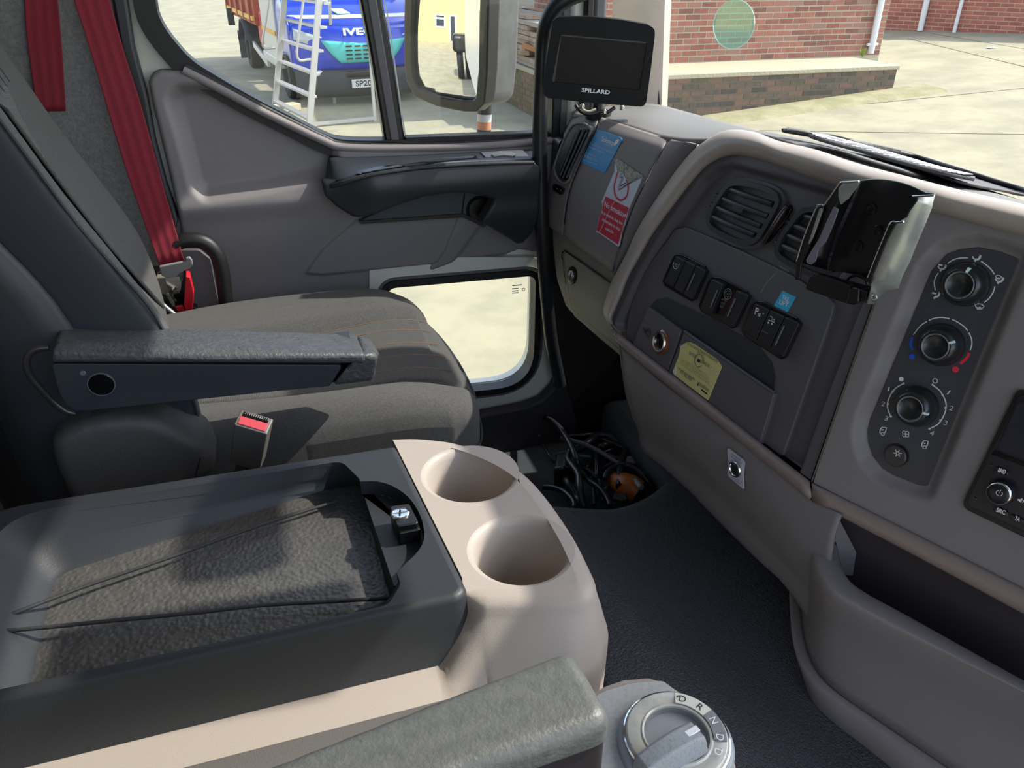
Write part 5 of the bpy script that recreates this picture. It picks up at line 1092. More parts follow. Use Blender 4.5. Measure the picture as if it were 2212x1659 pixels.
# ================================================================ stickers
FKb = Fr(FB.w(0, 0, -0.0095), FB.U, FB.V)
BL1 = pm('sticker_blue', (0.02, 0.25, 0.58), 0.45); LB = pm('pale_blue_print', (0.45, 0.58, 0.80), 0.5)
bu = lambda *p: px_(15.083, (1240, 270), *p)
bs = plate('blue_sticker', FKb, bu((745, 145), (800, 150), (1500, 390), (1555, 450), (1540, 520), (1030, 1510), (970, 1560), (260, 1230), (225, 1170)), 0.0008, 0.0008, BL1, None, 0.002, 0); tag(bs, 'blue service sticker with white lettering beside the end vent', 'sticker')
for s, a, b, h_, bo in (('Solomon', (895, 520), (1300, 680), 0.0080, 0.02), ('Commercials', (970, 635), (1250, 722), 0.0028, 0.0), ('Nationwide Repair, Parts & Maintenance', (520, 625), (1250, 925), 0.0030, 0.0), ('Maintenance Programme', (480, 725), (975, 930), 0.0030, 0.0), ('Call Solomon on', (375, 930), (715, 1062), 0.0032, 0.0), ('01706 211 211', (330, 1050), (745, 1215), 0.0050, 0.01), ('www.solomon.co.uk', (292, 1140), (745, 1322), 0.0030, 0.0)):
    text('lettering', s, FKb, *bu(a, b), h_, LB if 'Solomon' != s else WHITE_INK, bs, 0.0012, bold=bo)
prism('logo_leaf', FKb, FKb.px(bu((1385, 480), (1440, 465), (1470, 500), (1440, 570), (1320, 680), (1310, 640), (1340, 540)), 0.0012), 0.0008, 0.0012, WHITE_INK, bs)
nu_ = lambda *p: px_(8.292, (1280, 340), *p)
NR = pm('sign_red', (0.52, 0.025, 0.05), 0.5, var=(180, (0.62, 0.16, 0.18), 0.55, 0.7)); NW = pm('sign_white', (0.58, 0.60, 0.70), 0.5)
ns = plate('no_smoking_sticker', FKb, nu_((400, 40), (390, 260), (370, 300), (160, 800), (180, 830), (150, 1000), (115, 1100), (62, 1340), (110, 1352), (465, 1602), (490, 1560), (515, 1400), (510, 1370), (545, 1250), (575, 1210), (625, 1010), (635, 960), (885, 370), (880, 330)), 0.0008, 0.0008, NW, None, 0, 0); tag(ns, 'torn no smoking sticker with red lower half and peeling top', 'sticker')
prism('red_field', FKb, FKb.px(nu_((235, 697), (650, 905), (630, 985), (612, 1010), (560, 1195), (535, 1250), (500, 1400), (455, 1560), (115, 1335), (70, 1310), (118, 1110), (150, 1000), (190, 830)), 0.0011), 0.0007, 0.0011, NR, ns)
for s, a, b, h_ in (('No smoking', (205, 870), (585, 1090), 0.0082), ('It is against the law', (160, 1000), (540, 1218), 0.0052), ('to smoke in this', (168, 1125), (480, 1318), 0.0052), ('vehicle', (222, 1290), (368, 1370), 0.0052)): text('lettering', s, FKb, *nu_(a, b), h_, pm('sign_pale', (0.72, 0.66, 0.70), 0.5), ns, 0.0014, bold=0.02)
stroke('red_ring', FKb, nu_((455, 250), (410, 400), (385, 520), (400, 660), (440, 730), (500, 765), (560, 745), (615, 680), (635, 560), (625, 450), (600, 400)), 0.0036, NR, ns, 0.0013)
BK = pm('print_black', (0.01, 0.01, 0.012), 0.5)
stroke('cigarette', FKb, nu_((490, 510), (600, 455)), 0.0015, BK, ns, 0.0015); stroke('cigarette', FKb, nu_((485, 575), (555, 530)), 0.0015, BK, ns, 0.0015); stroke('cigarette', FKb, nu_((555, 525), (740, 412)), 0.0018, BK, ns, 0.0016); stroke('cigarette', FKb, nu_((460, 515), (458, 600)), 0.0010, BK, ns, 0.0015); stroke('cigarette', FKb, nu_((482, 510), (482, 590)), 0.0010, BK, ns, 0.0015)
stroke('smoke_curl', FKb, nu_((470, 510), (485, 450), (520, 400), (515, 360), (480, 345), (500, 300), (540, 285)), 0.0008, BK, ns, 0.0015); stroke('smoke_curl', FKb, nu_((490, 510), (505, 455), (545, 400), (540, 350), (510, 340), (530, 305)), 0.0008, BK, ns, 0.0015)
stroke('crease', FKb, nu_((440, 680), (400, 770), (340, 880), (260, 1050), (200, 1180), (120, 1340)), 0.0010, NW, ns, 0.0017)
pf = nu_((385, 60), (430, 22), (480, 40), (890, 325), (880, 345), (760, 400), (700, 445), (640, 440), (560, 330), (540, 265), (445, 250), (425, 170))
pk = [FKb.hit(*p, 0.0022) for p in pf]; 
PEEL = pm('peeled_paper', (0.42, 0.42, 0.37), 0.9, (400, 1.0, 0.002), var=(160, (0.22, 0.22, 0.19), 0.45, 0.6))
plate('peeled_flap', FKb, pf, 0.0026, 0.0012, PEEL, ns, 0.0006, 0.0004)
FYl = Fr(FB.w(0, 0, ROFF+0.0062), FB.U, FB.V); yu = lambda *p: px_(11.846, (1440, 730), *p)
YELS = pm('sticker_yellow', (0.66, 0.60, 0.23), 0.5, var=(60, (0.60, 0.54, 0.27), 0.4, 0.7))
ys = plate('yellow_sticker', FYl, yu((340, 215), (440, 150), (520, 110), (600, 108), (700, 150), (1280, 540), (1400, 720), (1395, 770), (1060, 1585), (1040, 1590), (180, 935), (155, 850), (180, 790), (240, 640), (320, 440), (345, 290)), 0.0008, 0.0008, YELS, None, 0.001, 0); tag(ys, 'yellow battery guard sticker on the flap below the switches', 'sticker')
ON = pm('olive_print', (0.12, 0.11, 0.07), 0.6); ON2 = pm('faint_print', (0.32, 0.29, 0.12), 0.6)
for s, a, b, h_, mt in (('Vehicle Starting Power Protected By', (505, 150), (1300, 650), 0.0055, ON), ('BATTERY', (570, 425), (770, 545), 0.0052, ON), ('GUARD3K +', (860, 625), (1130, 800), 0.0050, ON), ('This system has been fitted to reduce the risk of', (480, 595), (1035, 975), 0.0022, ON2), ('battery failure and to guard against a flat', (395, 580), (1075, 1065), 0.0022, ON2), ('battery. When the voltage falls below a level the', (350, 600), (1095, 1138), 0.0022, ON2), ('load is isolated and the engine can start', (335, 650), (1085, 1195), 0.0022, ON2), ('For tech assistance dial', (290, 780), (705, 1085), 0.0036, ON), ('0151 482 8970', (330, 890), (625, 1120), 0.0052, ON), ('intellitec', (830, 1210), (1075, 1390), 0.0062, ON)):
    text('lettering', s, FYl, *yu(a, b), h_, mt, ys, 0.0011, bold=0.0)
stroke('logo_mark', FYl, yu((828, 1140), (815, 1162)), 0.0022, BK, ys, 0.0012); stroke('logo_mark', FYl, yu((810, 1172), (785, 1220)), 0.0026, BK, ys, 0.0012); stroke('logo_bar', FYl, yu((885, 1320), (1040, 1440)), 0.0022, BK, ys, 0.0012)
cq = FYl.px(yu((825, 580)), 0.0011)[0]
tube('logo_ring', [FYl.w(cq[0]+0.0088*math.cos(a), cq[1]+0.0088*math.sin(a), 0.0012) for a in np.linspace(0.2, 5.9, 24)], 0.0004, ON, ys, 5, 1)
tube('logo_ring', [FYl.w(cq[0]+0.0112*math.cos(a), cq[1]+0.0112*math.sin(a), 0.0012) for a in np.linspace(0.2, 2.3, 14)], 0.0004, ON2, ys, 5, 1)
stroke('logo_centre', FYl, yu((785, 560), (855, 605)), 0.0045, BK, ys, 0.0013)
plate('curled_corner', FYl, yu((160, 850), (180, 790), (215, 720), (235, 800), (225, 940), (185, 935)), 0.0016, 0.0008, pm('sticker_back', (0.62, 0.58, 0.50), 0.6), ys, 0.0005, 0.0002); plate('curled_corner', FYl, yu((335, 215), (400, 195), (460, 165), (490, 190), (440, 225), (350, 235)), 0.0016, 0.0008, MATS['sticker_back'], ys, 0.0005, 0.0002)
FTl = Fr(FB.w(0, 0, ROFF), FB.U, FB.V)
tl = plate('tail_lift_label', FTl, px_(2.962, (1300, 340), (1155, 853), (1240, 893), (1185, 990), (1100, 948)), 0.0008, 0.0008, pm('label_cyan', (0.05, 0.46, 0.74), 0.5), None, 0, 0); tag(tl, 'small cyan TAIL LIFT label above the third switch bank', 'label')
text('lettering', 'TAIL', FTl, *px_(2.962, (1300, 340), (1150, 905), (1196, 928)), 0.0055, WHITE, tl, 0.0011, bold=0.02); text('lettering', 'LIFT', FTl, *px_(2.962, (1300, 340), (1133, 935), (1188, 960)), 0.0055, WHITE, tl, 0.0011, bold=0.02)
# white label with the metal push button on the knee panel
FKn = Fr(FB.hit(1588, 1012, -0.001), FB.U, FB.hit(1588, 985, 0.0)-FB.hit(1588, 1040, -0.005)); wu = lambda *p: px_(15.08, (1540, 960), *p)
wl = plate('white_label', FKn, wu((470, 150), (490, 130), (520, 140), (980, 500), (1025, 580), (1025, 640), (985, 1000), (1000, 1440), (975, 1450), (510, 1045), (475, 930), (475, 760), (495, 640)), 0.0030, 0.0012, pm('label_white', (0.52, 0.52, 0.58), 0.5), None, 0.001, 0); tag(wl, 'small white label around a metal push button on the knee panel', 'label')
for a, b, w in (((610, 310), (900, 520), 0.0022), ((570, 360), (930, 630), 0.0018), ((540, 910), (940, 1250), 0.0008), ((610, 1065), (880, 1280), 0.0018)): stroke('faint_print', FKn, wu(a, b), w, pm('label_grey_print', (0.30, 0.30, 0.38), 0.6), wl, 0.0034, curve=False)
q = FKn.px(wu((720, 810)), 0.005)[0]; pbn = tag(lathe('push_button', FKn.mat(q[0], q[1], 0.0031), [(0.0112, 0), (0.0112, 0.0022), (0.0100, 0.0040), (0.0085, 0.0040), (0.0080, 0.0028), (0.0, 0.0028)], CHROME, None, 32), 'round chrome push button standing on the white label', 'button')
lathe('button_cap', FKn.mat(q[0], q[1], 0.0058), [(0.0078, 0), (0, 0.0003)], pm('button_dark', (0.05, 0.06, 0.065), 0.25, metal=0.6), pbn, 28)
# ================================================================ PASSENGER SEAT
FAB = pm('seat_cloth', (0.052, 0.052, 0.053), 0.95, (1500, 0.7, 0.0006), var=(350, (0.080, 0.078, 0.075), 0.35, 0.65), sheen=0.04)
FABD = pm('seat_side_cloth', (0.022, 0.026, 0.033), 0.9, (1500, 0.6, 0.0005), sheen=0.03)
INS = pm('seat_insert_cloth', (0.125, 0.122, 0.118), 0.95, (420, 0.9, 0.0010), kind='wave', var=(300, (0.095, 0.093, 0.092), 0.4, 0.6), sheen=0.04)
PIP = pm('piping', (0.03, 0.032, 0.036), 0.8); STI = pm('orange_stitch', (0.20, 0.10, 0.06), 0.8)
seat = thing('passenger_seat', 'dark grey cloth passenger seat with lighter ribbed centre panels', 'seat', (0, 1.08, 1.0))
# ---- cushion
FC = Fr((0, 0, 1.345), (1, 0, 0), (0, 1, 0))
cpoly = [(-0.30, 0.85), (0.0, 0.842), (0.185, 0.842), (0.222, 0.862), (0.240, 0.93), (0.243, 1.05), (0.232, 1.17), (0.205, 1.27), (0.16, 1.318), (0.04, 1.335), (-0.10, 1.33), (-0.20, 1.30), (-0.30, 1.27)]
cp = [tuple(p) for p in catmull(cpoly[2:12], 5)]; cpoly = [(-0.30, 0.85), (0, 0.842)]+cp+[(-0.30, 1.27)]
ipoly = [(-0.22, 0.985), (0.02, 0.945), (0.13, 0.945), (0.26, 0.955), (0.26, 1.185), (0.15, 1.165), (0.0, 1.15), (-0.22, 1.13)]
IP = np.array([tuple(p) for p in catmull(ipoly[:5], 4)[:-1]]+[tuple(p) for p in catmull(ipoly[4:], 4)])
def cush_h(a, b):
    d, _, _ = sdf(IP, a, b)
    h = -0.018+0.018*np.sqrt(np.clip(1-((np.clip(d, 0, 0.09)-0.055)/0.07)**2, 0, 1))*sstep(d, 0, 0.03)
    h = h-0.006*np.exp(-(d/0.006)**2)
    nb = np.exp(-((b-0.885)/0.035)**2); h = h+0.012*nb*sstep(0.20-a, 0.0, 0.12)
    h = h+0.012*sstep(a, 0.0, 0.2)*(d < 0)*1.0*0.6
    fr_ = np.clip((a-0.12)/0.13, 0, 1); h = h-0.030*fr_**2.2
    h = h-0.010*sstep(b, 1.22, 1.33)
    return h
hfield('cushion', FC, cpoly, cush_h, FAB, seat, 0.004, 0.085, 0.0, 0.028)
ip2 = [tuple(p) for p in IP if p[0] < 0.226]; ip2 = [p for p in ip2]
hfield('cushion_insert', FC, offs(ip2, -0.004), lambda a, b: cush_h(a, b)+0.0022, INS, seat, 0.0035, 0.004, 0, 0.003)
for k, (y0, y1) in enumerate(((0.985, 0.975), (1.02, 1.02), (1.055, 1.065), (1.10, 1.115), (1.135, 1.155))):
    xs2 = np.linspace(-0.16, 0.215, 16); ys2 = y0+(y1-y0)*(xs2+0.16)/0.375
    hs = cush_h(xs2, ys2); tube('stitching', [FC.w(x, y, h+0.0027) for x, y, h in zip(xs2, ys2, hs)], 0.0006, STI, seat, 5, 1)
# seam piping round the cushion side and the plain valance below
sidep = [(x, y) for x, y in cpoly if x > -0.29]
vp_ = [FC.w(x+0.001, y-0.001, -0.083) for x, y in offs(cpoly, 0.0015) if x > -0.28]
tube('side_piping', vp_, 0.0016, PIP, seat, 6, 1)
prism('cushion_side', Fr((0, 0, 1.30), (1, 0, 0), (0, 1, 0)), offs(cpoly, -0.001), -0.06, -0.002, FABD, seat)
prism('seat_pan', Fr((0, 0, 1.245), (1, 0, 0), (0, 1, 0)), rnd([(-0.32, 0.84), (0.235, 0.835), (0.25, 1.30), (-0.32, 1.30)], 0.03), -0.035, 0.0, BLACK, seat, bev=0.008, seg=3)
box('seat_box', (-0.04, 1.08, 1.04), (0.36, 0.36, 0.34), GREY2, seat, 0.02)
# ---- backrest
def xf(z): return float(np.interp(z, [1.26, 1.40, 1.5, 1.61, 1.717, 1.85, 2.0, 2.1], [-0.122, -0.122, -0.137, -0.191, -0.232, -0.285, -0.34, -0.385]))
prof_ = [(-0.14, 0.90), (-0.125, 0.862), (-0.05, 0.850), (-0.006, 0.856), (0.004, 0.872), (0.002, 0.895), (-0.012, 0.935), (-0.024, 0.975), (-0.028, 1.03), (-0.028, 1.10), (-0.020, 1.15), (-0.008, 1.20), (-0.006, 1.245), (-0.010, 1.275), (-0.032, 1.305), (-0.08, 1.312), (-0.15, 1.28), (-0.16, 1.09)]
bz = [1.27, 1.33, 1.40, 1.48, 1.56, 1.64, 1.72, 1.80, 1.90]
def bsec(z, P=prof_): return [np.array((xf(z)+dx-0.062*(y-0.86)/0.4, y, z-0.25*dx)) for dx, y in P]
loft('backrest', [bsec(z) for z in bz], FAB, seat, 4, 3, 0.0, closed_u=True)
# dark near side of the backrest over the body
sp_ = [(-0.128, 0.868), (-0.10, 0.853), (-0.05, 0.8475), (-0.012, 0.851), (-0.002, 0.858)]
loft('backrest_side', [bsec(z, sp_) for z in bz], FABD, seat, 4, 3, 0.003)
tube('back_piping', [bsec(z, [(0.0005, 0.8585)])[0] for z in np.linspace(1.28, 1.9, 14)], 0.0018, PIP, seat, 6, 3)
def isec(z, y0, y1):
    P = []
    for y in np.linspace(y0, y1, 7): P.append((float(np.interp(y, [0.872, 0.895, 0.935, 0.975, 1.03, 1.10, 1.15], [0.004, 0.002, -0.012, -0.024, -0.028, -0.028, -0.020]))+0.0035, float(y)))
    return bsec(z, P)
loft('back_insert', [isec(1.50, 0.893, 0.915), isec(1.545, 0.891, 0.975), isec(1.59, 0.891, 1.03), isec(1.665, 0.891, 1.10), isec(1.722, 0.891, 1.15)], INS, seat, 4, 4, 0.003)
loft('upper_pad', [bsec(z, [(-0.02+o, 0.895), (-0.012+o, 0.915), (-0.02+o, 0.99), (-0.02+o, 1.06), (-0.024+o, 1.14), (-0.04+o, 1.165)]) for z, o in ((1.705, -0.012), (1.715, 0.008), (1.76, 0.02), (1.82, 0.022), (1.90, 0.02))], FAB, seat, 4, 4, 0.006)
for yy in (1.00, 1.04, 1.08): tube('stitching', [bsec(z, [(-0.018+0.024, yy-0.04)])[0] for z in np.linspace(1.73, 1.9, 5)], 0.0006, PIP, seat, 5, 2)
# plastic back shell with the armrest pivot
loft('back_shell', [bsec(z, [(-0.085, 0.845), (-0.12, 0.835), (-0.19, 0.85), (-0.21, 0.95), (-0.21, 1.25)]) for z in (1.16, 1.24, 1.32, 1.42, 1.52, 1.62, 1.75, 1.9)], DARK, seat, 4, 3, 0.006)
FSd = Fr((0, 0.842, 1.45), (1, 0, 0), (0, 0, 1))
plate('pivot_hollow', FSd, px_(2.572, (0, 680), (255, 175), (190, 185), (150, 220), (140, 270), (165, 340), (230, 420), (290, 490), (370, 545), (430, 540), (420, 180)), 0.004, 0.02, GLOSSB, seat, 0.004, 0.001)
tube('pivot_rim', [FSd.hit(*p, 0.006) for p in px_(2.572, (0, 680), (275, 180), (200, 190), (158, 225), (150, 280), (175, 345), (235, 415), (295, 480), (360, 530), (420, 548))], 0.004, pm('pivot_steel', (0.10, 0.09, 0.085), 0.3, metal=0.6), seat, 8, 4)
# ---- armrest
armp = tag(empty('armrest', (-0.23, 0.83, 1.46)), 'grey vinyl fold-down armrest'); setparent(armp, seat)
ARM = pm('armrest_vinyl', (0.062, 0.064, 0.068), 0.45, (220, 0.9, 0.0014), var=(90, (0.045, 0.047, 0.052)))
cors = [[Y(131, 745, 0.87), Y(128, 701, 0.865), Y(124, 733, 0.800), Y(110, 758, 0.785), Y(110, 784, 0.785)], [Y(450, 760, 0.87), Y(450, 711, 0.865), Y(450, 746, 0.800), Y(450, 768, 0.785), Y(450, 784, 0.785)], [Y(770, 775, 0.87), Y(770, 721, 0.865), Y(785, 755, 0.800), Y(790, 765, 0.785), Y(790, 785, 0.785)]]
vs = [p for r in cors for p in r]; fs = []
for i in range(2):
    for j in range(5): a = i*5+j; b = i*5+(j+1) % 5; fs.append((a, b, b+5, a+5))
fs += [(4, 3, 2, 1, 0), (10, 11, 12, 13, 14)]
bevel(fixn(mk('arm_pad', vs, fs, ARM, armp, 50)), 0.006, 4, 18)
E0 = cors[2]; tipc = [Y(792, 770, 0.855), Y(800, 733, 0.850), Y(812, 757, 0.802), Y(819, 770, 0.793), Y(820, 790, 0.793)]
e1 = [Y(735, 825, 0.865)]; vs = [E0[0]*0.98+E0[1]*0.02, E0[1], E0[2], E0[3], Y(748, 786, 0.785), Y(718, 832, 0.787), Y(718, 830, 0.865)]; 
end = [Y(800, 775, 0.855), Y(806, 733, 0.852), Y(812, 757, 0.802), Y(819, 768, 0.792), Y(820, 786, 0.792), Y(806, 823, 0.795), Y(800, 815, 0.855)]
va = vs+end; fs = [(i, (i+1) % 7, (i+1) % 7+7, i+7) for i in range(7)]+[tuple(range(7))[::-1], tuple(range(7, 14))]
bevel(fixn(mk('arm_end', va, fs, ARM, armp, 50)), 0.006, 4, 18)
box('arm_core', (0.02, 0.84, 1.435), (0.09, 0.05, 0.04), BLACK, armp)
FAr = Fr((0, 0.790, 1.46), (1, 0, 0), (0, 0, 1)); ARMP = pm('armrest_shell', (0.018, 0.022, 0.030), 0.5, (600, 0.3, 0.0003))
plate('arm_shell', FAr, [(111, 786), (741, 789), (713, 834), (600, 845), (187, 888), (160, 886), (140, 872), (128, 850)], 0.003, 0.06, ARMP, armp, 0.004, 0.002, seg=3)
q = FAr.px([(219, 830)], 0.003)[0]; bt2 = lathe('arm_button', FAr.mat(q[0], q[1], 0.0032), [(0.0125, 0), (0.0118, 0.001), (0.0, 0.0012)], GLOSSB, armp, 32)
lathe('button_ring', FAr.mat(q[0], q[1], 0.003), [(0.0132, 0), (0.0130, 0.0010), (0.0122, 0.0010), (0.0120, 0)], SLT, armp, 32)
q = FAr.px([(179, 806)], 0.003)[0]; lathe('arm_mark', FAr.mat(q[0], q[1], 0.003), [(0.0028, 0), (0.0025, 0.0004), (0, 0.0003)], SLT, armp, 12)
# ---- recliner cover
FRc = Fr((0, 0.800, 1.36), (1, 0, 0), (0, 0, 1))
rp_ = px_(2.572, (0, 680), (285, 705), (345, 655), (440, 608), (560, 580), (680, 572), (800, 582), (880, 598), (950, 632), (1010, 665), (1080, 700), (1130, 730), (1168, 778), (1198, 825), (1190, 900), (1000, 1000), (700, 1100), (430, 1100), (330, 920), (290, 800))
COV = pm('cover_plastic', (0.060, 0.058, 0.056), 0.6, (500, 0.6, 0.0008))
def rc_h(a, b): return 0.004*np.sin(a*18)
hfield('recliner_cover', FRc, rnd(FRc.px(rp_), 0.006, 4), rc_h, COV, seat, 0.004, 0.050, 0.0, 0.014)
stroke('cover_split', FRc, px_(2.572, (0, 680), (1112, 795), (1085, 900)), 0.0016, BLACK, seat, 0.0035)
# ---- buckle on its stalk beside the console
bk = thing('seat_buckle', 'black seat belt buckle with red release button standing by the console', 'buckle', Y(485, 1005, 0.745))
pA = Y(505, 917, 0.745); pB = Y(577, 938, 0.735); pC = Y(522, 1012, 0.770)
Ub = unit(pB-pA); Vb = unit((pB-pC)); Fb = Fr((pA+pC)/2, Ub, Vb-Ub*(Vb @ Ub))
la, lb_, lc_ = Fb.loc(pA), Fb.loc(pB), Fb.loc(pC); wB = lb_[0]-la[0]; hB_ = (la[1]-lc_[1])
bp_ = [(la[0], la[1]), (lb_[0], la[1]), (lb_[0]-0.001, lc_[1]+0.004), (la[0]+0.001, lc_[1]+0.004)]
BKM = pm('buckle_black', (0.11, 0.105, 0.095), 0.45)
prism('buckle_body', Fb, rnd(bp_, 0.002), -0.022, 0.0, BKM, bk, bev=0.003, seg=3)
Ft_ = Fr(Fb.w(la[0], la[1]+0.0002, -0.011), Fb.U, Fb.N)
w_ = wB
prism('release_button', Fr(Ft_.o, Fb.U, -Fb.N), [(0.003, -0.009), (w_-0.003, -0.009), (w_-0.003, 0.002), (0.003, 0.002)], 0, 0.001, pm('button_red', (0.40, 0.03, 0.05), 0.5), bk, bev=0.0005)
prism('latch_slot', Fr(Ft_.o, Fb.U, -Fb.N), [(0.004, 0.003), (w_-0.004, 0.003), (w_-0.004, 0.0085), (0.004, 0.0085)], 0, 0.0008, GLOSSB, bk)
for k in range(12): prism('slot_tooth', Fr(Ft_.o, Fb.U, -Fb.N), [(0.006+k*0.0022, 0.0055), (0.0068+k*0.0022, 0.0055), (0.0068+k*0.0022, 0.008), (0.006+k*0.0022, 0.008)], 0, 0.0012, STEEL, bk)
tube('stalk', [Fb.w(la[0]+w_*0.5, lc_[1]+0.012, -0.011), Fb.w(la[0]+w_*0.4, lc_[1]-0.02, -0.011), Fb.w(la[0]+w_*0.2, lc_[1]-0.07, -0.02)], 0.010, COV, bk, 10, 4, flat=0.5)
# ================================================================ SEAT BELT
BRED = pm('belt_red', (0.27, 0.010, 0.028), 0.7, (900, 0.5, 0.0006), kind='wave')
def strip(name, Lp, Rp, ys_, mat, parent, n=7, rid=0.0004):
    rows = []
    for (a, b, y) in zip(Lp, Rp, ys_):
        A = Y(a[0], a[1], y); B = Y(b[0], b[1], y); rows.append([A+(B-A)*t+np.array((0, -rid*math.cos(t*math.pi*6), 0)) for t in np.linspace(0, 1, 13)])
    return loft(name, rows, mat, parent, 2, n, 0.0012)
belt = thing('seat_belt', 'red seat belt running down past the backrest to its latch', 'seat belt', Y(370, 575, 1.34))
strip('webbing', [(150, -30), (202, 133), (238, 256), (280, 390), (346, 579)], [(228, -30), (270, 119), (302, 220), (348, 385), (399, 567)], [1.375, 1.37, 1.362, 1.352, 1.335], BRED, belt)
belt2 = tag(strip('seat_belt', [(52, -20), (56, 60), (66, 140), (80, 240)], [(122, -20), (130, 60), (136, 140), (142, 240)], [1.392, 1.392, 1.392, 1.392], BRED, None), 'hanging rear run of red seat belt webbing behind the backrest', 'seat belt')
FL = Fr(Y(375, 600, 1.328), (1, 0, 0), (0, -0.2, 1)); cu_ = lambda *p: px_(10.369, (320, 560), *p)
TONG = pm('tongue_grey', (0.22, 0.22, 0.21), 0.5)
tg = plate('latch_plate', FL, cu_((245, 175), (545, 110), (830, 60), (850, -20), (930, -40), (985, 30), (1000, 130), (940, 210), (800, 265), (700, 330), (630, 395), (430, 430), (300, 375)), 0.0, 0.006, TONG, belt, 0.002, 0.0015, seg=3)
plate('latch_tongue', FL, cu_((385, 410), (700, 385), (775, 690), (700, 745), (520, 795), (440, 700)), -0.001, 0.0025, CHROME, belt, 0.002, 0.0006, holes=[cu_((515, 640), (640, 615), (665, 680), (545, 705))])
bk2 = thing('lower_buckle', 'red and black seat belt buckle held low between seat and door', 'buckle', Y(390, 680, 1.31))
plate('buckle_body', FL, cu_((560, 800), (700, 760), (790, 400), (840, 390), (820, 700), (790, 1040), (620, 1060)), 0.001, 0.02, GLOSSB, bk2, 0.002, 0.001)
plate('release_button', FL, cu_((840, 390), (935, 400), (1030, 760), (990, 1240), (860, 1225), (795, 1030)), 0.006, 0.022, pm('buckle_red', (0.55, 0.015, 0.03), 0.35), bk2, 0.002, 0.002, seg=3)
plate('release_button', FL, cu_((590, 1070), (760, 1035), (800, 1080), (850, 1240), (720, 1290)), 0.004, 0.02, MATS['buckle_red'], bk2, 0.002, 0.002)
plate('silver_guard', FL, cu_((385, 765), (455, 770), (590, 950), (605, 1060), (545, 1060)), 0.003, 0.006, STEEL, bk2, 0.001, 0.001)
for k, pp in enumerate((((315, 1000), (440, 1110), (600, 1240)), ((300, 1230), (420, 1370), (640, 1510)))): tag(tube('seat_cable', [Y(*p, 1.30+k*0.004) for p in cu_(*pp)], 0.004, STEEL, None, 8, 4), ('upper short silver cable behind the cushion by the lower buckle', 'lower short silver cable behind the cushion by the lower buckle')[k], 'cable')
plate('slide_cover', Fr((0, 1.345, 1.3), (1, 0, 0), (0, 0, 1)), cu_((250, 850), (1100, 1100), (1100, 1600), (250, 1600)), 0, 0.02, BLACK, seat, 0.002, 0.001)
# ================================================================ CENTRE CONSOLE
con = thing('centre_console', 'beige centre console with two cup holders at its front', 'console', (0.0, 0.54, 1.0))
ZC = 1.42
top_px = [(852, 957), (900, 951), (960, 955), (1010, 966), (1060, 984), (1105, 1006), (1145, 1034), (1190, 1086), (1240, 1160), (1272, 1222), (1288, 1268), (1282, 1302)]
o2 = [tuple(Z(u, v, ZC-0.006)[:2]) for u, v in top_px]
nr = [tuple(Z(1266, 1318, ZC-0.006)[:2]), tuple(Z(1215, 1322, ZC-0.006)[:2])]
o2 = o2[:-2]; nr = [tuple(Z(u, v, ZC-0.006)[:2]) for u, v in ((1289, 1262), (1285, 1286), (1263, 1304), (1215, 1312), (1150, 1315), (1090, 1316), (1040, 1317))]
nose = [tuple(p) for p in catmull(o2+nr, 4)]; yN = nose[-1][1]
nose += [(x, yN+0.0*x) for x in list(np.arange(0.120, 0.008, -0.0035))+[0.0, -0.02, -0.1, -0.3, -0.55] if x < nose[-1][0]-0.004]
ZL = 1.426; FLd = Fr((0, 0, ZL), (1, 0, 0), (0, 1, 0))
fe0 = tuple(Z(854, 960, ZL)[:2]); fe1 = tuple(Z(1010, 1270, ZL)[:2])
lpoly = rnd([(-0.292, 0.424), (0.092, 0.424), fe1, fe0, (-0.292, 0.655)], [0.02, 0.028, 0.03, 0.006, 0.05], 8)
xl = lambda y: fe1[0]+(y-fe1[1])*(fe0[0]-fe1[0])/(fe0[1]-fe1[1])+0.0017
le = [(xl(0.450)-0.0045, 0.4335), (xl(0.450)-0.0015, 0.440), (xl(0.45), 0.450), (xl(0.52), 0.52), (xl(0.60), 0.60), (xl(nose[0][1]), nose[0][1]-0.0005)]
def poff(path, d, z=0.0):
    P = np.array(path, float); out = []; n0 = min(range(len(P)), key=lambda i: (P[i][0]-0.19)**2+(P[i][1]-0.40)**2)
    for i in range(len(P)):
        t_ = P[min(i+1, len(P)-1)]-P[max(i-1, 0)]; t_ /= np.hypot(*t_); x = P[i][0]; e = 0.0
        if i > n0-2:
            w = min(1.0, (i-n0+2)/6.0); s_ = min(1.0, max(0.0, (0.108-x)/0.036)); st = 0.010+0.040*s_; zz_ = -z
            k = min(1.0, max(0.0, (zz_-st)/(0.054-st+0.004))); e = 0.018*w*k
            if x < 0.108:
                g = min(1.0, max(0.0, (zz_-st+0.004)/0.006)); g2 = min(1.0, (0.108-x)/0.012); dd = d*g-0.016*(1-g)
                out.append(tuple(P[i]+np.array((-t_[1], t_[0]))*((d*(1-g2)+dd*g2)+e))); continue
        out.append(tuple(P[i]+np.array((-t_[1], t_[0]))*(d*min(1, 0.15+i/8)+e)))
    return out
nose[0] = (le[-1][0]+0.0002, nose[0][1])
rings = [(-0.016, 0), (-0.010, -0.0008), (-0.004, -0.003), (-0.001, -0.007), (0.0, -0.012), (0.001, -0.016), (0.002, -0.020), (0.0035, -0.025), (0.005, -0.030), (0.006, -0.034), (0.007, -0.038), (0.008, -0.042), (0.009, -0.046), (0.010, -0.050), (0.0112, -0.053), (0.012, -0.058), (0.012, -0.070), (0.010, -0.16), (0.010, -0.42)]
cups = ((0.1425, 0.585, 0.043), (0.1555, 0.4685, 0.041))
vs = []; fs = []; nn_ = len(nose)
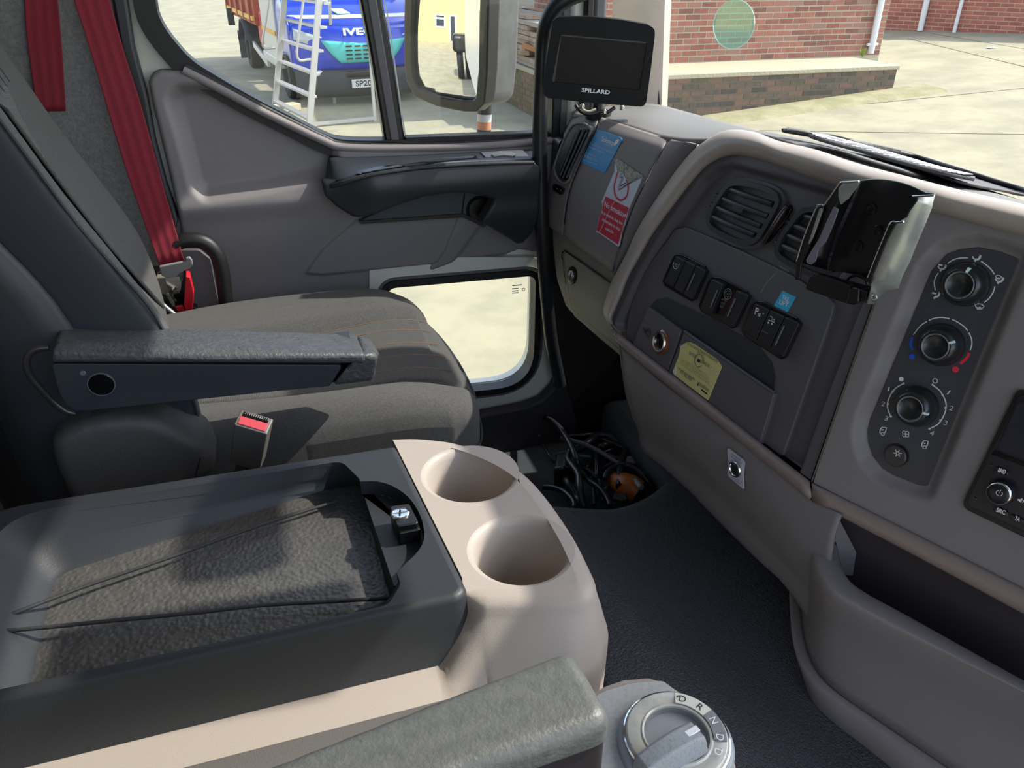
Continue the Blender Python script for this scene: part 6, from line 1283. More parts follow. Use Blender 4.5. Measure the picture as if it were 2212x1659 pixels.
for d_, z_ in rings:
    for (x, y) in poff(nose, d_, z_): vs.append((x, y, ZC+z_))
for i in range(len(rings)-1):
    for j in range(nn_-1): fs.append((i*nn_+j, i*nn_+j+1, (i+1)*nn_+j+1, (i+1)*nn_+j))
# top skin with the two cup openings
topl = poff(nose, -0.016); topl = [p for i, p in enumerate(topl) if i < 12 or p[0] > 0.100]; loops = [topl+le]
for cx, cy, rr in cups: loops.append([(cx+(rr+0.004)*math.cos(a), cy+(rr+0.004)*math.sin(a)) for a in np.linspace(0, 2*math.pi, 65)[:-1]])
tris = tessellate_polygon([[Vector((p[0], p[1], 0)) for p in L] for L in loops]); k0 = len(vs)
for L in loops: vs += [(p[0], p[1], ZC) for p in L]
fs += [tuple(i+k0 for i in t_) for t_ in tris]
# cup linings
k1 = k0+len(loops[0])
for ci, (cx, cy, rr) in enumerate(cups):
    prof = [(rr+0.0015, -0.0008), (rr-0.001, -0.0030), (rr-0.003, -0.008), (0.0325, -0.062), (0.030, -0.067), (0.026, -0.070)]
    prev = [k1+ci*64+j for j in range(64)]
    for r_, z_ in prof:
        cur = []
        for a in np.linspace(0, 2*math.pi, 65)[:-1]: cur.append(len(vs)); vs.append((cx+r_*math.cos(a), cy+r_*math.sin(a), ZC+z_))
        for j in range(64): fs.append((prev[j], prev[(j+1) % 64], cur[(j+1) % 64], cur[j]))
        prev = cur
    fs.append(tuple(prev))
# cut edge under the lid
kb0 = len(vs)
for p in le: vs += [(p[0], p[1], ZC), (p[0], p[1], ZC-0.03)]
for j in range(len(le)-1): fs.append((kb0+2*j, kb0+2*j+1, kb0+2*j+3, kb0+2*j+2))
mk('console_nose', vs, fs, BEIGE, con, 40)
box('base_top', (-0.24, 0.53, ZC-0.066), (0.62, 0.24, 0.02), DARK, con); box('base_far_side', (-0.24, 0.652, 1.2), (0.66, 0.008, 0.32), BEIGE, con)
tube('skirt_line', [Z(1240, 1440, 1.32), Z(1290, 1440, 1.30), Z(1301, 1400, 1.30)], 0.002, BEIGE, con, 6, 3)
# ---- hinged lid with tray
lid = thing('console_lid', 'dark moulded console lid with a shallow tray and finger recess', 'lid', (-0.1, 0.54, 1.40))
rimc = [tuple(Z(u, v, ZL)[:2]) for u, v in ((738, 996), (776, 1034), (866, 1262), (838, 1308))]+[(-0.262, 0.434), (-0.262, 0.637)]
rad_ = [0.014, 0.010, 0.012, 0.012, 0.004, 0.040]; ZF_ = ZL-0.036
floc = [tuple(Z(u, v, ZF_)[:2]) for u, v in ((700, 1059), (774, 1040), (842, 1290), (822, 1304))]+[(-0.216, 0.437), (-0.222, 0.588)]
frad = [0.010, 0.006, 0.006, 0.006, 0.004, 0.020]
floc[1] = (floc[1][0], floc[0][1])
rim = rnd(rimc, rad_, 8); flo = rnd(floc, frad, 8); assert len(rim) == len(flo)
arcp = [tuple(Z(u, v, ZL)[:2]) for u, v in ((778, 1040), (815, 1040), (850, 1051), (884, 1076), (908, 1114), (917, 1158), (905, 1188), (880, 1214), (857, 1236))]
arcc = [tuple(p) for p in catmull(arcp, 5)]
# opening outline: rim with the finger arc bulging out of its right side
def seg_right(p): return p[0] > min(rimc[1][0], rimc[2][0])-0.012 and rimc[2][1]+0.0 < p[1] < rimc[1][1]
i1 = min(range(len(rim)), key=lambda i: (rim[i][0]-arcc[0][0])**2+(rim[i][1]-arcc[0][1])**2+(0 if i < len(rim)//2 else 1))
e0 = np.array(rim[16+0]); 
# the right wall runs from corner 1's last point to corner 2's first point
ia = 9*2-1; ib = 9*2
hole = rim[:ia+1]+arcc+rim[ib:]
lout = offs(lpoly, -0.006)
tris = tessellate_polygon([[Vector((p[0], p[1], 0)) for p in lout], [Vector((p[0], p[1], 0)) for p in hole]])
vs = [(p[0], p[1], ZL) for p in lout]+[(p[0], p[1], ZL) for p in hole]; fs = [tuple(t_) for t_ in tris]
nL = len(lout); prev = list(range(nL)); n_l = len(lpoly)
for d_, z_ in ((-0.0035, -0.0006), (-0.0015, -0.002), (0.0, -0.0055), (0.002, -0.030), (0.010, -0.056)):
    P = offs(lpoly, d_); cur = list(range(len(vs), len(vs)+len(P))); vs += [(p[0], p[1], ZL+z_) for p in P]
    for j in range(nL): fs.append((prev[j], prev[(j+1) % nL], cur[(j+1) % nL], cur[j]))
    prev = cur
sh_ = fixn(mk('lid_shell', vs, fs, DARK, lid, 40))
# tray wall: rim down to floor, rounded at both edges
R_ = [(0.0, 0.0), (0.02, -0.0008), (0.10, -0.0035), (0.5, -0.019), (0.90, -0.0335), (0.97, -0.0355), (1.0, -0.036)]
G_ = [[np.array((r[0]+(f[0]-r[0])*t_, r[1]+(f[1]-r[1])*t_, ZL+z_)) for r, f in zip(rim, flo)] for t_, z_ in R_]
# leave the finger opening low on the right wall
vs = [p for r in G_ for p in r]; fs = []; n_r = len(rim)
for i in range(len(G_)-1):
    for j in range(n_r):
        if j == ia and i < 3: continue
        fs.append((i*n_r+j, i*n_r+(j+1) % n_r, (i+1)*n_r+(j+1) % n_r, (i+1)*n_r+j))
mk('tray_wall', vs, fs, DARK, lid, 40)
# finger recess: wall and floor
zr = -0.015; A1 = G_[3][ia]; A2 = G_[3][ib]
pr = [tuple(A1[:2])]+arcc+[tuple(A2[:2])]
prism('finger_floor', FLd, pr, zr-0.006, zr-0.0005, DARK, lid)
aw = [rim[ia]]+arcc+[rim[ib]]
grid('finger_wall', [[np.array((p[0], p[1], ZL)) for p in aw], [np.array((p[0], p[1], ZL+zr)) for p in aw]], DARK, lid, 0.0)
LEA = pm('pebbled_mat', (0.075, 0.072, 0.068), 0.40, (290, 0.8, 0.0012), kind='cell', var=(60, (0.06, 0.058, 0.055)))
mpol = rnd([tuple(p) for p in offs([tuple(q) for q in flo], 0.002)], 0.004, 3)
tm = tag(prism('tray_mat', Fr((0, 0, ZL-0.0365), (1, 0, 0), (0, 1, 0)), mpol, -0.001, 0.0006, LEA, None), 'black pebbled rubber mat lying in the console tray', 'mat')
CRD = pm('elastic_cord', (0.022, 0.022, 0.024), 0.7, (1200, 0.6, 0.0006))
def cz(u, v, dz): return Z(u, v, ZL-0.030+dz)
tag(tube('elastic_cord', [cz(726, 1083, 0), cz(560, 1135, 0.002), cz(370, 1203, 0.003), cz(180, 1268, 0.004), cz(30, 1325, 0.008), cz(18, 1330, 0.008)], 0.0016, CRD, None, 8, 5), 'black elastic cord stretched diagonally across the middle of the tray mat', 'cord')
tag(tube('elastic_cord', [cz(842, 1292, 0), cz(700, 1300, 0.001), cz(560, 1308, 0.002), cz(427, 1323, 0.003), cz(250, 1340, 0.004), cz(100, 1355, 0.006), cz(14, 1362, 0.008)], 0.0017, CRD, None, 8, 5), 'black elastic cord stretched along the near edge of the tray mat', 'cord')
# lock
FK3 = Fr((0, 0, ZL-0.014), (1, 0, 0), (0, 1, 0))
lkp = [(839, 1092), (884, 1086), (890, 1096), (905, 1130), (858, 1137)]
lock = thing('lid_catch', 'black lid catch with a round silver key barrel in the finger recess', 'lock', Z(868, 1120, ZL-0.014))
plate('catch_block', FK3, [(840, 1093), (884, 1087), (905, 1129), (857, 1137)], 0.018, 0.018, BLACK, lock, 0.003, 0.0012, seg=3)
plate('catch_button', FK3, [(857, 1140), (905, 1132), (908, 1143), (863, 1152)], 0.012, 0.012, BLACK, lock, 0.0015, 0.001)
q = FK3.px([(864, 1110)], 0.018)[0]
kb_ = lathe('key_barrel', FK3.mat(q[0], q[1], 0.018), [(0.0082, 0), (0.0082, 0.001), (0.0070, 0.0016), (0.0055, 0.0012), (0.0, 0.0013)], CHROME, lock, 28)
prism('key_slot', Fr(FK3.w(q[0], q[1], 0.0194), (0.25, 1, 0), (-1, 0.25, 0)), [(-0.0035, -0.0008), (0.0035, -0.0008), (0.0035, 0.0008), (-0.0035, 0.0008)], 0, 0.0003, BLACK, kb_)

# ================================================================ ENGINE COVER AND FOOTWELL FLOOR
CARP = pm('engine_cover_mat', (0.085, 0.085, 0.098), 0.8, (420, 1.0, 0.0022), kind='cell', var=(420, (0.05, 0.05, 0.06), 0.42, 0.58))
rws = [[Z(1130, 1100, 1.09), Z(1192, 1096, 1.09), Z(1235, 1099, 1.085), Z(1330, 1101, 1.05), Z(1400, 1076, 1.02), Z(1455, 1036, 1.0), Z(1540, 1000, 0.99)],
       [Z(1150, 1150, 1.10), Z(1215, 1150, 1.11), Z(1252, 1150, 1.105), Z(1350, 1150, 1.065), Z(1450, 1150, 1.03), Z(1560, 1130, 1.01), Z(1680, 1100, 1.0)],
       [Z(1180, 1230, 1.11), Z(1250, 1230, 1.12), Z(1298, 1232, 1.118), Z(1400, 1232, 1.075), Z(1520, 1232, 1.04), Z(1650, 1232, 1.03), Z(1800, 1200, 1.02)],
       [Z(1260, 1402, 1.11), Z(1360, 1402, 1.12), Z(1438, 1402, 1.118), Z(1540, 1402, 1.08), Z(1660, 1402, 1.05), Z(1800, 1402, 1.04), Z(1980, 1402, 1.03)],
       [Z(1360, 1572, 1.11), Z(1500, 1572, 1.12), Z(1589, 1572, 1.118), Z(1690, 1572, 1.085), Z(1800, 1572, 1.05), Z(1950, 1572, 1.04), Z(2150, 1572, 1.03)],
       [Z(1420, 1700, 1.11), Z(1570, 1700, 1.12), Z(1660, 1700, 1.118), Z(1770, 1700, 1.085), Z(1900, 1700, 1.05), Z(2050, 1700, 1.04), Z(2250, 1700, 1.03)]]
ec = thing('engine_cover', 'dark textured engine cover mat running between console and dashboard', 'floor mat', (0.45, 0.7, 0.95))
loft('cover_mat', rws, CARP, ec, 5, 6, 0.012, smooth=80)
loft('cover_side', [rws[0], [p+np.array((0.005, 0.012, -0.03)) for p in rws[0]], [p+np.array((0.0, 0.0, -0.24)) for p in rws[0]]], CARP, ec, 5, 3, 0.004, face=(0.5, 3, 1))
box('cover_block', (0.10, 0.40, 0.965), (0.48, 0.56, 0.17), MATC, ec, 0.02)

# ================================================================ DRIVER'S ARMREST
ARM2 = pm('driver_armrest_vinyl', (0.095, 0.098, 0.092), 0.45, (420, 0.7, 0.0006), var=(120, (0.075, 0.078, 0.074)))
da = thing('driver_armrest', 'large grey vinyl armrest of the driver seat at the bottom of the picture', 'armrest', (0.0, 0.27, 1.44))
FDa = Fr((0, 0, 1.492), (1, 0.04, 0), (0, 1, 0))
ap = [tuple(FDa.loc(Z(u, v, 1.492))) for u, v in ((1236, 1392), (1328, 1545))]
FDa = Fr((0, 0, 1.492), (1, 0, 0), (0, 1, 0))
dpol = rnd([(0.132, 0.3005), (0.1365, 0.246), (0.05, 0.2405), (-0.35, 0.185), (-0.35, 0.235), (-0.05, 0.2745)], [0.012, 0.012, 0.0, 0.01, 0.01, 0], 6)
hfield('arm_pad', FDa, dpol, lambda a, b: 0*a, ARM2, da, 0.003, 0.010, 0.0, 0.009)
prism('arm_shell', Fr((0, 0, 1.47), (1, 0, 0), (0, 1, 0)), offs(dpol, -0.0015), -0.060, 0.004, pm('arm_shell_brown', (0.020, 0.015, 0.017), 0.5), da, bev=0.004, seg=3)
# ================================================================ GEAR SELECTOR
gs = thing('gear_selector', 'silver rotary gear selector with ring marked R N D on a beige base', 'gear selector', Z(1462, 1590, 1.33))
ZG = 1.385; FGs = Fr((0, 0, ZG), (1, 0, 0), (0, 1, 0))
bpx_ = [(1270, 1500), (1305, 1480), (1345, 1466), (1400, 1461), (1440, 1473), (1492, 1508), (1540, 1540), (1573, 1588), (1590, 1650), (1596, 1760), (1270, 1760)]
bo = rnd([tuple(Z(u, v, ZG)[:2]) for u, v in bpx_], 0.008, 4)
prism('selector_base', FGs, bo, -0.20, 0.0, BEIGE, gs, bev=0.006, seg=4)
SIL = pm('silver_plastic', (0.42, 0.43, 0.42), 0.45, (500, 0.3, 0.0004), var=(300, (0.36, 0.37, 0.37)))
tpl = [(1285, 1505), (1310, 1493), (1360, 1479), (1405, 1474), (1432, 1474), (1486, 1515), (1535, 1550), (1562, 1595), (1578, 1655), (1584, 1760), (1285, 1760)]
prism('selector_plate', FGs, rnd([tuple(Z(u, v, ZG)[:2]) for u, v in tpl], 0.006, 4), -0.01, 0.0022, SIL, gs, bev=0.001)
kc = Z(1461, 1592, ZG+0.012); kx, ky = kc[0], kc[1]
prism('selector_collar', FGs, [(kx+0.0385*math.cos(a), ky+0.0385*math.sin(a)) for a in np.linspace(0, 2*math.pi, 49)[:-1]], 0.0, 0.010, pm('collar_grey', (0.30, 0.32, 0.35), 0.45), gs, bev=0.003, seg=3)
RNG = pm('ring_cream', (0.52, 0.51, 0.44), 0.2, coat=0.6, var=(90, (0.42, 0.42, 0.40)))
kr = lathe('selector_ring', Matrix.Translation((kx, ky, ZG)), [(0.0345, 0.009), (0.0345, 0.0130), (0.0330, 0.0155), (0.0320, 0.0160), (0.0240, 0.0150), (0.0228, 0.0160), (0.0215, 0.0155), (0.0205, 0.006)], RNG, gs, 56, cap=False)
lathe('ring_bead', Matrix.Translation((kx, ky, ZG)), [(0.0350, 0.0100), (0.0352, 0.0135), (0.0342, 0.0140)], CHROME, gs, 56, cap=False)
lathe('selector_well', Matrix.Translation((kx, ky, ZG)), [(0.0212, 0.0140), (0.0190, 0.004), (0.0, 0.003)], pm('well_grey', (0.22, 0.23, 0.24), 0.35), gs, 48, cap=False)
hA_ = Z(1388, 1640, ZG+0.028); hB2 = Z(1510, 1568, ZG+0.028); hd_ = unit(hB2-hA_); hn = np.array((-hd_[1], hd_[0], 0)); Lh = np.linalg.norm(hB2-hA_)
SELM = pm('selector_metal', (0.26, 0.28, 0.29), 0.5, (350, 0.6, 0.0008), var=(500, (0.16, 0.17, 0.18), 0.55, 0.7))
rowsH = []
for t in np.linspace(0, 1, 7):
    c = hA_+hd_*Lh*t; wd2 = 0.0075+0.002*t; ht = -0.003*(2*t-1)**2
    rowsH.append([c+hn*wd2*1.15+(0, 0, -0.022), c+hn*wd2+(0, 0, ht-0.004), c+hn*wd2*0.7+(0, 0, ht), c-hn*wd2*0.7+(0, 0, ht), c-hn*wd2+(0, 0, ht-0.004), c-hn*wd2*1.5+(0, 0, -0.022)])
vs = [p for r in rowsH for p in r]; fs = [(i*6+j, i*6+(j+1) % 6, (i+1)*6+(j+1) % 6, (i+1)*6+j) for i in range(6) for j in range(6)]+[tuple(range(6))[::-1], tuple(range(36, 42))]
bevel(fixn(mk('selector_handle', vs, fs, SELM, gs, 50)), 0.0012, 3, 30)
ic = hA_+hd_*Lh*0.86+np.array((0, 0, -0.0015)); box('index_mark', ic, (0.012, 0.0045, 0.001), WHITE, gs, 0.0004, U=hd_, V=hn)
FRi = Fr((kx, ky, ZG+0.0162), (1, 0, 0), (0, 1, 0))
def wedge(a0, a1, r0, r1, mat, nm, h=0.0003): return prism(nm, FRi, [(r0*math.cos(a), r0*math.sin(a)) for a in np.linspace(a0, a1, 12)]+[(r1*math.cos(a), r1*math.sin(a)) for a in np.linspace(a1, a0, 12)], -0.0006, h, mat, gs)
def ang(u, v): p = Z(u, v, ZG+0.016); return math.atan2(p[1]-ky, p[0]-kx)
gu = lambda x, y: (1300+x/5.53, 1440+y/5.53)
aN = ang(*gu(1215, 690)); aR = ang(*gu(1090, 580)); aDr = ang(*gu(945, 515)); aD = ang(*gu(1290, 840)); aD2 = ang(*gu(1300, 985))
wedge(ang(*gu(880, 470)), ang(*gu(1165, 615)), 0.0238, 0.0322, pm('label_cream', (0.66, 0.64, 0.56), 0.5), 'reverse_field')
wedge(ang(*gu(1165, 615)), ang(*gu(1330, 870)), 0.0238, 0.0322, pm('label_grey', (0.20, 0.21, 0.22), 0.5), 'forward_field')
for s, a, mt in (('D', aDr, BK), ('R', aR, BK), ('N', aN, WHITE), ('D', aD, WHITE), ('D', aD2, WHITE)):
    r_ = 0.0280; c = np.array((r_*math.cos(a), r_*math.sin(a))); tt = np.array((math.sin(a), -math.cos(a)))      # reading direction
    cu = bpy.data.curves.new('l', 'FONT'); cu.body = s; cu.size = 1; cu.resolution_u = 3; t_ = bpy.data.objects.new('l', cu); COL.objects.link(t_)
    me = bpy.data.meshes.new_from_object(t_.evaluated_get(bpy.context.evaluated_depsgraph_get())); bpy.data.objects.remove(t_)
    v = np.array([tuple(q.co) for q in me.vertices]); f_ = [list(p.vertices) for p in me.polygons]; mn = v.min(0); mx_ = v.max(0); rr_ = np.array((math.cos(a), math.sin(a)))
    out = [FRi.w(*(c+tt*((p[0]-(mn[0]+mx_[0])/2)*0.0072)+rr_*((p[1]-0.36)*0.0072)), 0.0006) for p in v]; mk('ring_letter', out, f_, mt, gs, None)
for a, mt in ((aDr, BK), (aD2, WHITE)):
    c = np.array((0.0280*math.cos(a), 0.0280*math.sin(a))); tt = np.array((math.sin(a), -math.cos(a))); rr_ = np.array((math.cos(a), math.sin(a)))
    tube('letter_tail', [FRi.w(*(c-tt*0.0016+rr_*0.001), 0.0006), FRi.w(*(c-tt*0.0030+rr_*0.0016), 0.0006), FRi.w(*(c-tt*0.0040-rr_*0.0002), 0.0006)], 0.0003, mt, gs, 5, 3)
# ================================================================ MONITOR
mo = D(1300, 130, 1.235); FMo = Fr(mo, (0.93, -0.36, -0.02), (-0.10, 0.02, 1)); mu = lambda *p: px_(7.215, (1160, 20), *p)
mon = thing('monitor', 'black rear camera monitor mounted on top of the dashboard', 'monitor', D(1300, 235, 1.24))
mout = mu((245, 185), (290, 140), (345, 118), (860, 116), (1300, 165), (1720, 237), (1800, 280), (1835, 330), (1838, 400), (1780, 900), (1705, 1440), (1680, 1490), (1630, 1520), (900, 1465), (170, 1385), (120, 1350), (103, 1290), (135, 900), (180, 560))
mo_in = mu((375, 392), (1720, 512), (1600, 1262), (232, 1132))
MB_ = pm('monitor_black', (0.0035, 0.0035, 0.0045), 0.55, spec=0.25)
plate('monitor_case', FMo, mout, -0.004, 0.026, MB_, mon, 0.004, 0.004, seg=3)
plate('front_bezel', FMo, mout, 0.0, 0.005, MB_, mon, 0.003, 0.0012, holes=[mo_in])
plate('screen', FMo, mu((300, 380), (1735, 500), (1615, 1275), (220, 1150)), -0.0035, 0.001, pm('screen_glass', (0.006, 0.006, 0.0055), 0.35, spec=0.2), mon, 0, 0)
REV = pm('screen_reveal', (0.035, 0.038, 0.045), 0.4)
plate('screen_reveal', FMo, mu((335, 388), (1720, 510), (1690, 532), (372, 415)), -0.0005, 0.003, REV, mon, 0, 0); plate('screen_reveal', FMo, mu((335, 388), (378, 415), (275, 1128), (226, 1130)), -0.0005, 0.003, REV, mon, 0, 0)
text('lettering', 'SPILLARD', FMo, *mu((692, 1284), (1132, 1328)), 0.0062, WHITE, mon, 0.0004, bold=0.025)
tube('case_highlight', [FMo.hit(*p, -0.004) for p in mu((1775, 880), (1722, 1190))], 0.0008, STEEL, mon, 6, 2)
mk2 = thing('monitor_mount', 'black bracket and coiled cable under the monitor', 'bracket', D(1290, 240, 1.25))
b0 = D(1285, 222, 1.27); 
lathe('mount_foot', Matrix.Translation(tuple(D(1292, 240, 1.33))), [(0.022, -0.012), (0.024, 0.0), (0.012, 0.004), (0.008, 0.03), (0, 0.03)], BLACK, mk2, 24)
tube('mount_cable', [D(u, v, 1.235) for u, v in mu((600, 1490), (650, 1560), (720, 1615), (820, 1635), (930, 1610), (1010, 1590), (1100, 1600), (1170, 1560), (1210, 1530))], 0.0028, BLACK, mk2, 8, 5)
tube('mount_bracket', [D(u, v, 1.24) for u, v in mu((690, 1520), (740, 1575), (820, 1590), (920, 1555))], 0.0020, pm('cable_pale', (0.5, 0.47, 0.36), 0.4), mk2, 8, 5)
for p in ((705, 1505), (1050, 1590), (1325, 1535)): lathe('mount_screw', Matrix.Translation(tuple(D(*mu(p)[0], 1.235))), [(0.004, -0.003), (0.004, 0.002), (0.002, 0.004), (0, 0.004)], CHROME, mk2, 12)
# ================================================================ PHONE CRADLE
FCr = Fr(FB.hit(1870, 520, 0.0)+FB.N*0.045, FB.U*0.9+FR.U*0.1, FB.V+FB.N*0.15); cu6 = lambda *p: px_(5.53, (1700, 370), *p)
GV = pm('galvanised', (0.40, 0.42, 0.40), 0.38, (90, 0.4, 0.0006), metal=0.55, var=(28, (0.50, 0.52, 0.44), 0.45, 0.62))
crd = thing('device_cradle', 'black sheet metal device cradle with bare metal side wings on the dashboard', 'cradle', FCr.hit(1830, 600, -0.03))
CB = pm('cradle_black', (0.006, 0.006, 0.008), 0.3)
bpo = cu6((885, 112), (1000, 96), (1120, 96), (1250, 112), (1380, 140), (1500, 180), (1650, 255), (1760, 268), (1700, 420), (1540, 800), (1380, 1230), (1000, 1330), (700, 1210), (480, 1180), (600, 800), (760, 430))
plate('back_plate', FCr, bpo, 0.0, 0.003, CB, crd, 0.001, 0.0008)
def wing(name, back, front, o0, o1, mat, n=2, th=0.0014):
    A = [FCr.hit(*p, o0) for p in cu6(*back)]; B = [FCr.hit(*p, o1) for p in cu6(*front)]
    return grid(name, [A, B], mat, crd, th, smooth=30)
wing('side_wing', [(1765, 285), (1735, 430), (1660, 620), (1560, 850), (1470, 1080), (1385, 1245), (1330, 1400), (1200, 1425), (1130, 1490), (1050, 1590)], [(1560, 300), (1540, 360), (1430, 560), (1300, 640), (1200, 820), (1110, 1050), (1030, 1240), (1010, 1340), (1015, 1400), (965, 1585)], 0.004, 0.024, GV)
def lip(name, pts, r, o, mat=CB): return tube(name, [FCr.hit(*p, o) for p in cu6(*pts)], r, mat, crd, 8, 3)
plate('wing_lip', FCr, cu6((1225, 640), (1260, 600), (1305, 605), (1280, 650), (1180, 840), (1090, 1060), (1015, 1240), (1000, 1345), (950, 1320), (960, 1260), (1060, 1010), (1190, 720)), 0.026, 0.002, CB, crd, 0.001, 0.0006)
plate('wing_lip', FCr, cu6((1455, 400), (1465, 350), (1500, 300), (1560, 296), (1545, 350), (1450, 480), (1405, 580), (1440, 480)), 0.026, 0.002, CB, crd, 0.001, 0.0006)
lip('lip_edge', [(1500, 300), (1580, 296), (1762, 288)], 0.0009, 0.0262, CHROME); lip('lip_edge', [(1220, 640), (1260, 602), (1310, 608), (1395, 602)], 0.0009, 0.0262, CHROME); lip('lip_edge', [(1212, 650), (1090, 940), (960, 1270)], 0.0005, 0.0262, STEEL)
wing('side_wing', [(880, 112), (830, 200), (720, 440), (600, 700), (540, 900), (490, 1060), (480, 1180)], [(640, 128), (600, 190), (455, 395), (340, 450), (250, 700), (170, 900), (115, 1080)], 0.004, 0.022, CB)
plate('bare_patch', FCr, cu6((660, 150), (868, 118), (840, 175), (735, 320), (640, 400), (612, 300), (615, 200)), 0.0235, 0.0012, GV, crd, 0.001, 0.0003)
LIL = pm('slot_metal', (0.30, 0.30, 0.38), 0.3, metal=0.6)
plate('wing_slot', FCr, cu6((560, 420), (612, 455), (565, 600), (460, 850), (375, 930), (340, 1075), (290, 1115), (240, 1100), (225, 1060), (300, 930), (380, 810), (470, 600), (530, 470)), 0.0238, 0.0012, LIL, crd, 0.0012, 0.0003)
plate('wing_lip', FCr, cu6((345, 450), (395, 405), (430, 410), (430, 460), (350, 700), (245, 950), (170, 1100), (150, 1290), (90, 1300), (115, 1070), (200, 790)), 0.0245, 0.002, CB, crd, 0.0012, 0.0005)
plate('lip_slot', FCr, cu6((385, 450), (415, 440), (418, 480), (310, 790), (240, 900), (300, 720)), 0.0256, 0.001, GV, crd, 0.001, 0.0002)
lip('lip_edge', [(640, 128), (600, 180), (450, 400), (425, 402), (385, 403), (345, 445), (200, 790), (112, 1075)], 0.0007, 0.0262, STEEL); lip('lip_edge', [(655, 132), (760, 130), (860, 118)], 0.0010, 0.025, CHROME)
lip('top_edge', [(880, 112), (1000, 98), (1120, 97), (1250, 112), (1380, 140), (1500, 182), (1650, 252)], 0.0005, 0.003, GV)
plate('lower_bracket', FCr, cu6((270, 1255), (300, 1245), (740, 1370), (960, 1440), (940, 1540), (720, 1580), (690, 1575), (230, 1415), (218, 1400)), 0.020, 0.018, BLACK, crd, 0.001, 0.0012)
plate('bracket_rib', FCr, cu6((350, 1225), (560, 1290), (745, 1360), (740, 1385), (330, 1260)), 0.024, 0.006, CB, crd, 0.001, 0.0006)
plate('bracket_block', FCr, cu6((745, 1380), (860, 1400), (850, 1560), (790, 1600), (700, 1580)), 0.022, 0.02, BLACK, crd, 0.002, 0.002)
tube('bracket_ring', [FCr.hit(*p, 0.006) for p in cu6((700, 1350), (750, 1270), (850, 1240), (930, 1280), (960, 1350))], 0.0014, CB, crd, 6, 4)
plate('bracket_tab', FCr, cu6((600, 1290), (660, 1210), (820, 1240), (740, 1290), (700, 1330)), 0.002, 0.002, pm('tab_grey', (0.30, 0.28, 0.33), 0.4), crd, 0.001, 0.0003)
for p, o, r_, mt in (((1040, 1512), 0.0255, 0.0032, STEEL), ((1010, 450), 0.0005, 0.0055, CB), ((1085, 700), 0.0005, 0.005, CB), ((850, 890), 0.0005, 0.0055, CB)):
    q = FCr.px(cu6(p), o)[0]; lathe('cradle_screw', FCr.mat(q[0], q[1], o), [(r_, -0.001), (r_, 0.0008), (r_*0.7, 0.0014), (r_*0.35, 0.0006), (0, 0.0006)], mt, crd, 18)
tube('cradle_stem', [FCr.w(0, 0, -0.002), FCr.w(0, -0.005, -0.045)], 0.012, BLACK, crd, 12, 3)
# ================================================================ TANGLE OF WIRING IN THE FOOTWELL
wu3 = lambda *p: px_(7.135, (1150, 880), *p)
CON = pm('conduit_black', (0.016, 0.018, 0.020), 0.35); WIR = pm('wire_black', (0.010, 0.011, 0.013), 0.4); WG = pm('wire_grey', (0.09, 0.085, 0.095), 0.5)
ZW = 0.905
def W3(pts, hs): return [Z(u, v, ZW+h) for (u, v), h in zip(wu3(*pts), hs)]
def cond(lbl, pts, hs, r=0.0065): return tag(tube('corrugated_conduit', W3(pts, hs), r, CON, None, 10, 8, ring=(0.0052, 0.0012)), lbl, 'cable')
cond('ribbed black conduit arching highest out of the wiring tangle by the door step', [(100, 440), (60, 300), (110, 190), (240, 180), (420, 320), (580, 560), (680, 800), (740, 950)], [0.0, 0.02, 0.035, 0.05, 0.07, 0.075, 0.07, 0.05])
cond('ribbed conduit hanging down the middle of the wiring tangle', [(580, 690), (550, 800), (640, 930), (710, 1040), (730, 1200), (760, 1400), (800, 1540)], [0.06, 0.06, 0.065, 0.07, 0.07, 0.06, 0.05], 0.0075)
cond('ribbed black conduit curving over the orange connector', [(1110, 1110), (1160, 1000), (1290, 910), (1440, 890), (1600, 960), (1740, 1090), (1840, 1240)], [0.05, 0.055, 0.06, 0.06, 0.06, 0.055, 0.04])
cond('ribbed conduit running down beside the white connector', [(1640, 490), (1510, 570), (1420, 720), (1360, 860), (1350, 1000), (1340, 1220)], [0.03, 0.04, 0.05, 0.055, 0.06, 0.06], 0.0075)
cond('short ribbed upright conduit left of the white connector', [(970, 680), (985, 800), (990, 920), (985, 1060)], [0.04, 0.045, 0.045, 0.04], 0.0055)
cond('ribbed conduit along the carpet edge by the console', [(170, 1230), (320, 1240), (470, 1290), (580, 1380), (640, 1470), (650, 1550)], [0.03, 0.035, 0.04, 0.045, 0.05, 0.05], 0.006)
cond('thin ribbed conduit crossing under the thick loop', [(800, 1060), (900, 1150), (1040, 1250), (1150, 1400), (1200, 1520)], [0.04, 0.045, 0.05, 0.05, 0.05], 0.0065)
cond('small ribbed conduit pointing up to the bulkhead', [(1100, 700), (1250, 640), (1400, 590), (1480, 575)], [0.03, 0.03, 0.03, 0.03], 0.0045)
tag(tube('wire', W3([(430, 470), (600, 510), (780, 560), (1000, 660), (1180, 770), (1340, 870)], [0.06]*6), 0.0048, WG, None, 8, 5), 'grey sheathed wire lying diagonally over the tangle', 'cable')
tag(tube('wire', W3([(340, 735), (480, 705), (640, 700), (700, 745), (900, 760)], [0.045]*5), 0.0042, pm('wire_slate', (0.05, 0.058, 0.065), 0.35), None, 8, 5), 'slate grey wire lying across the back of the tangle', 'cable')
_wi = 0
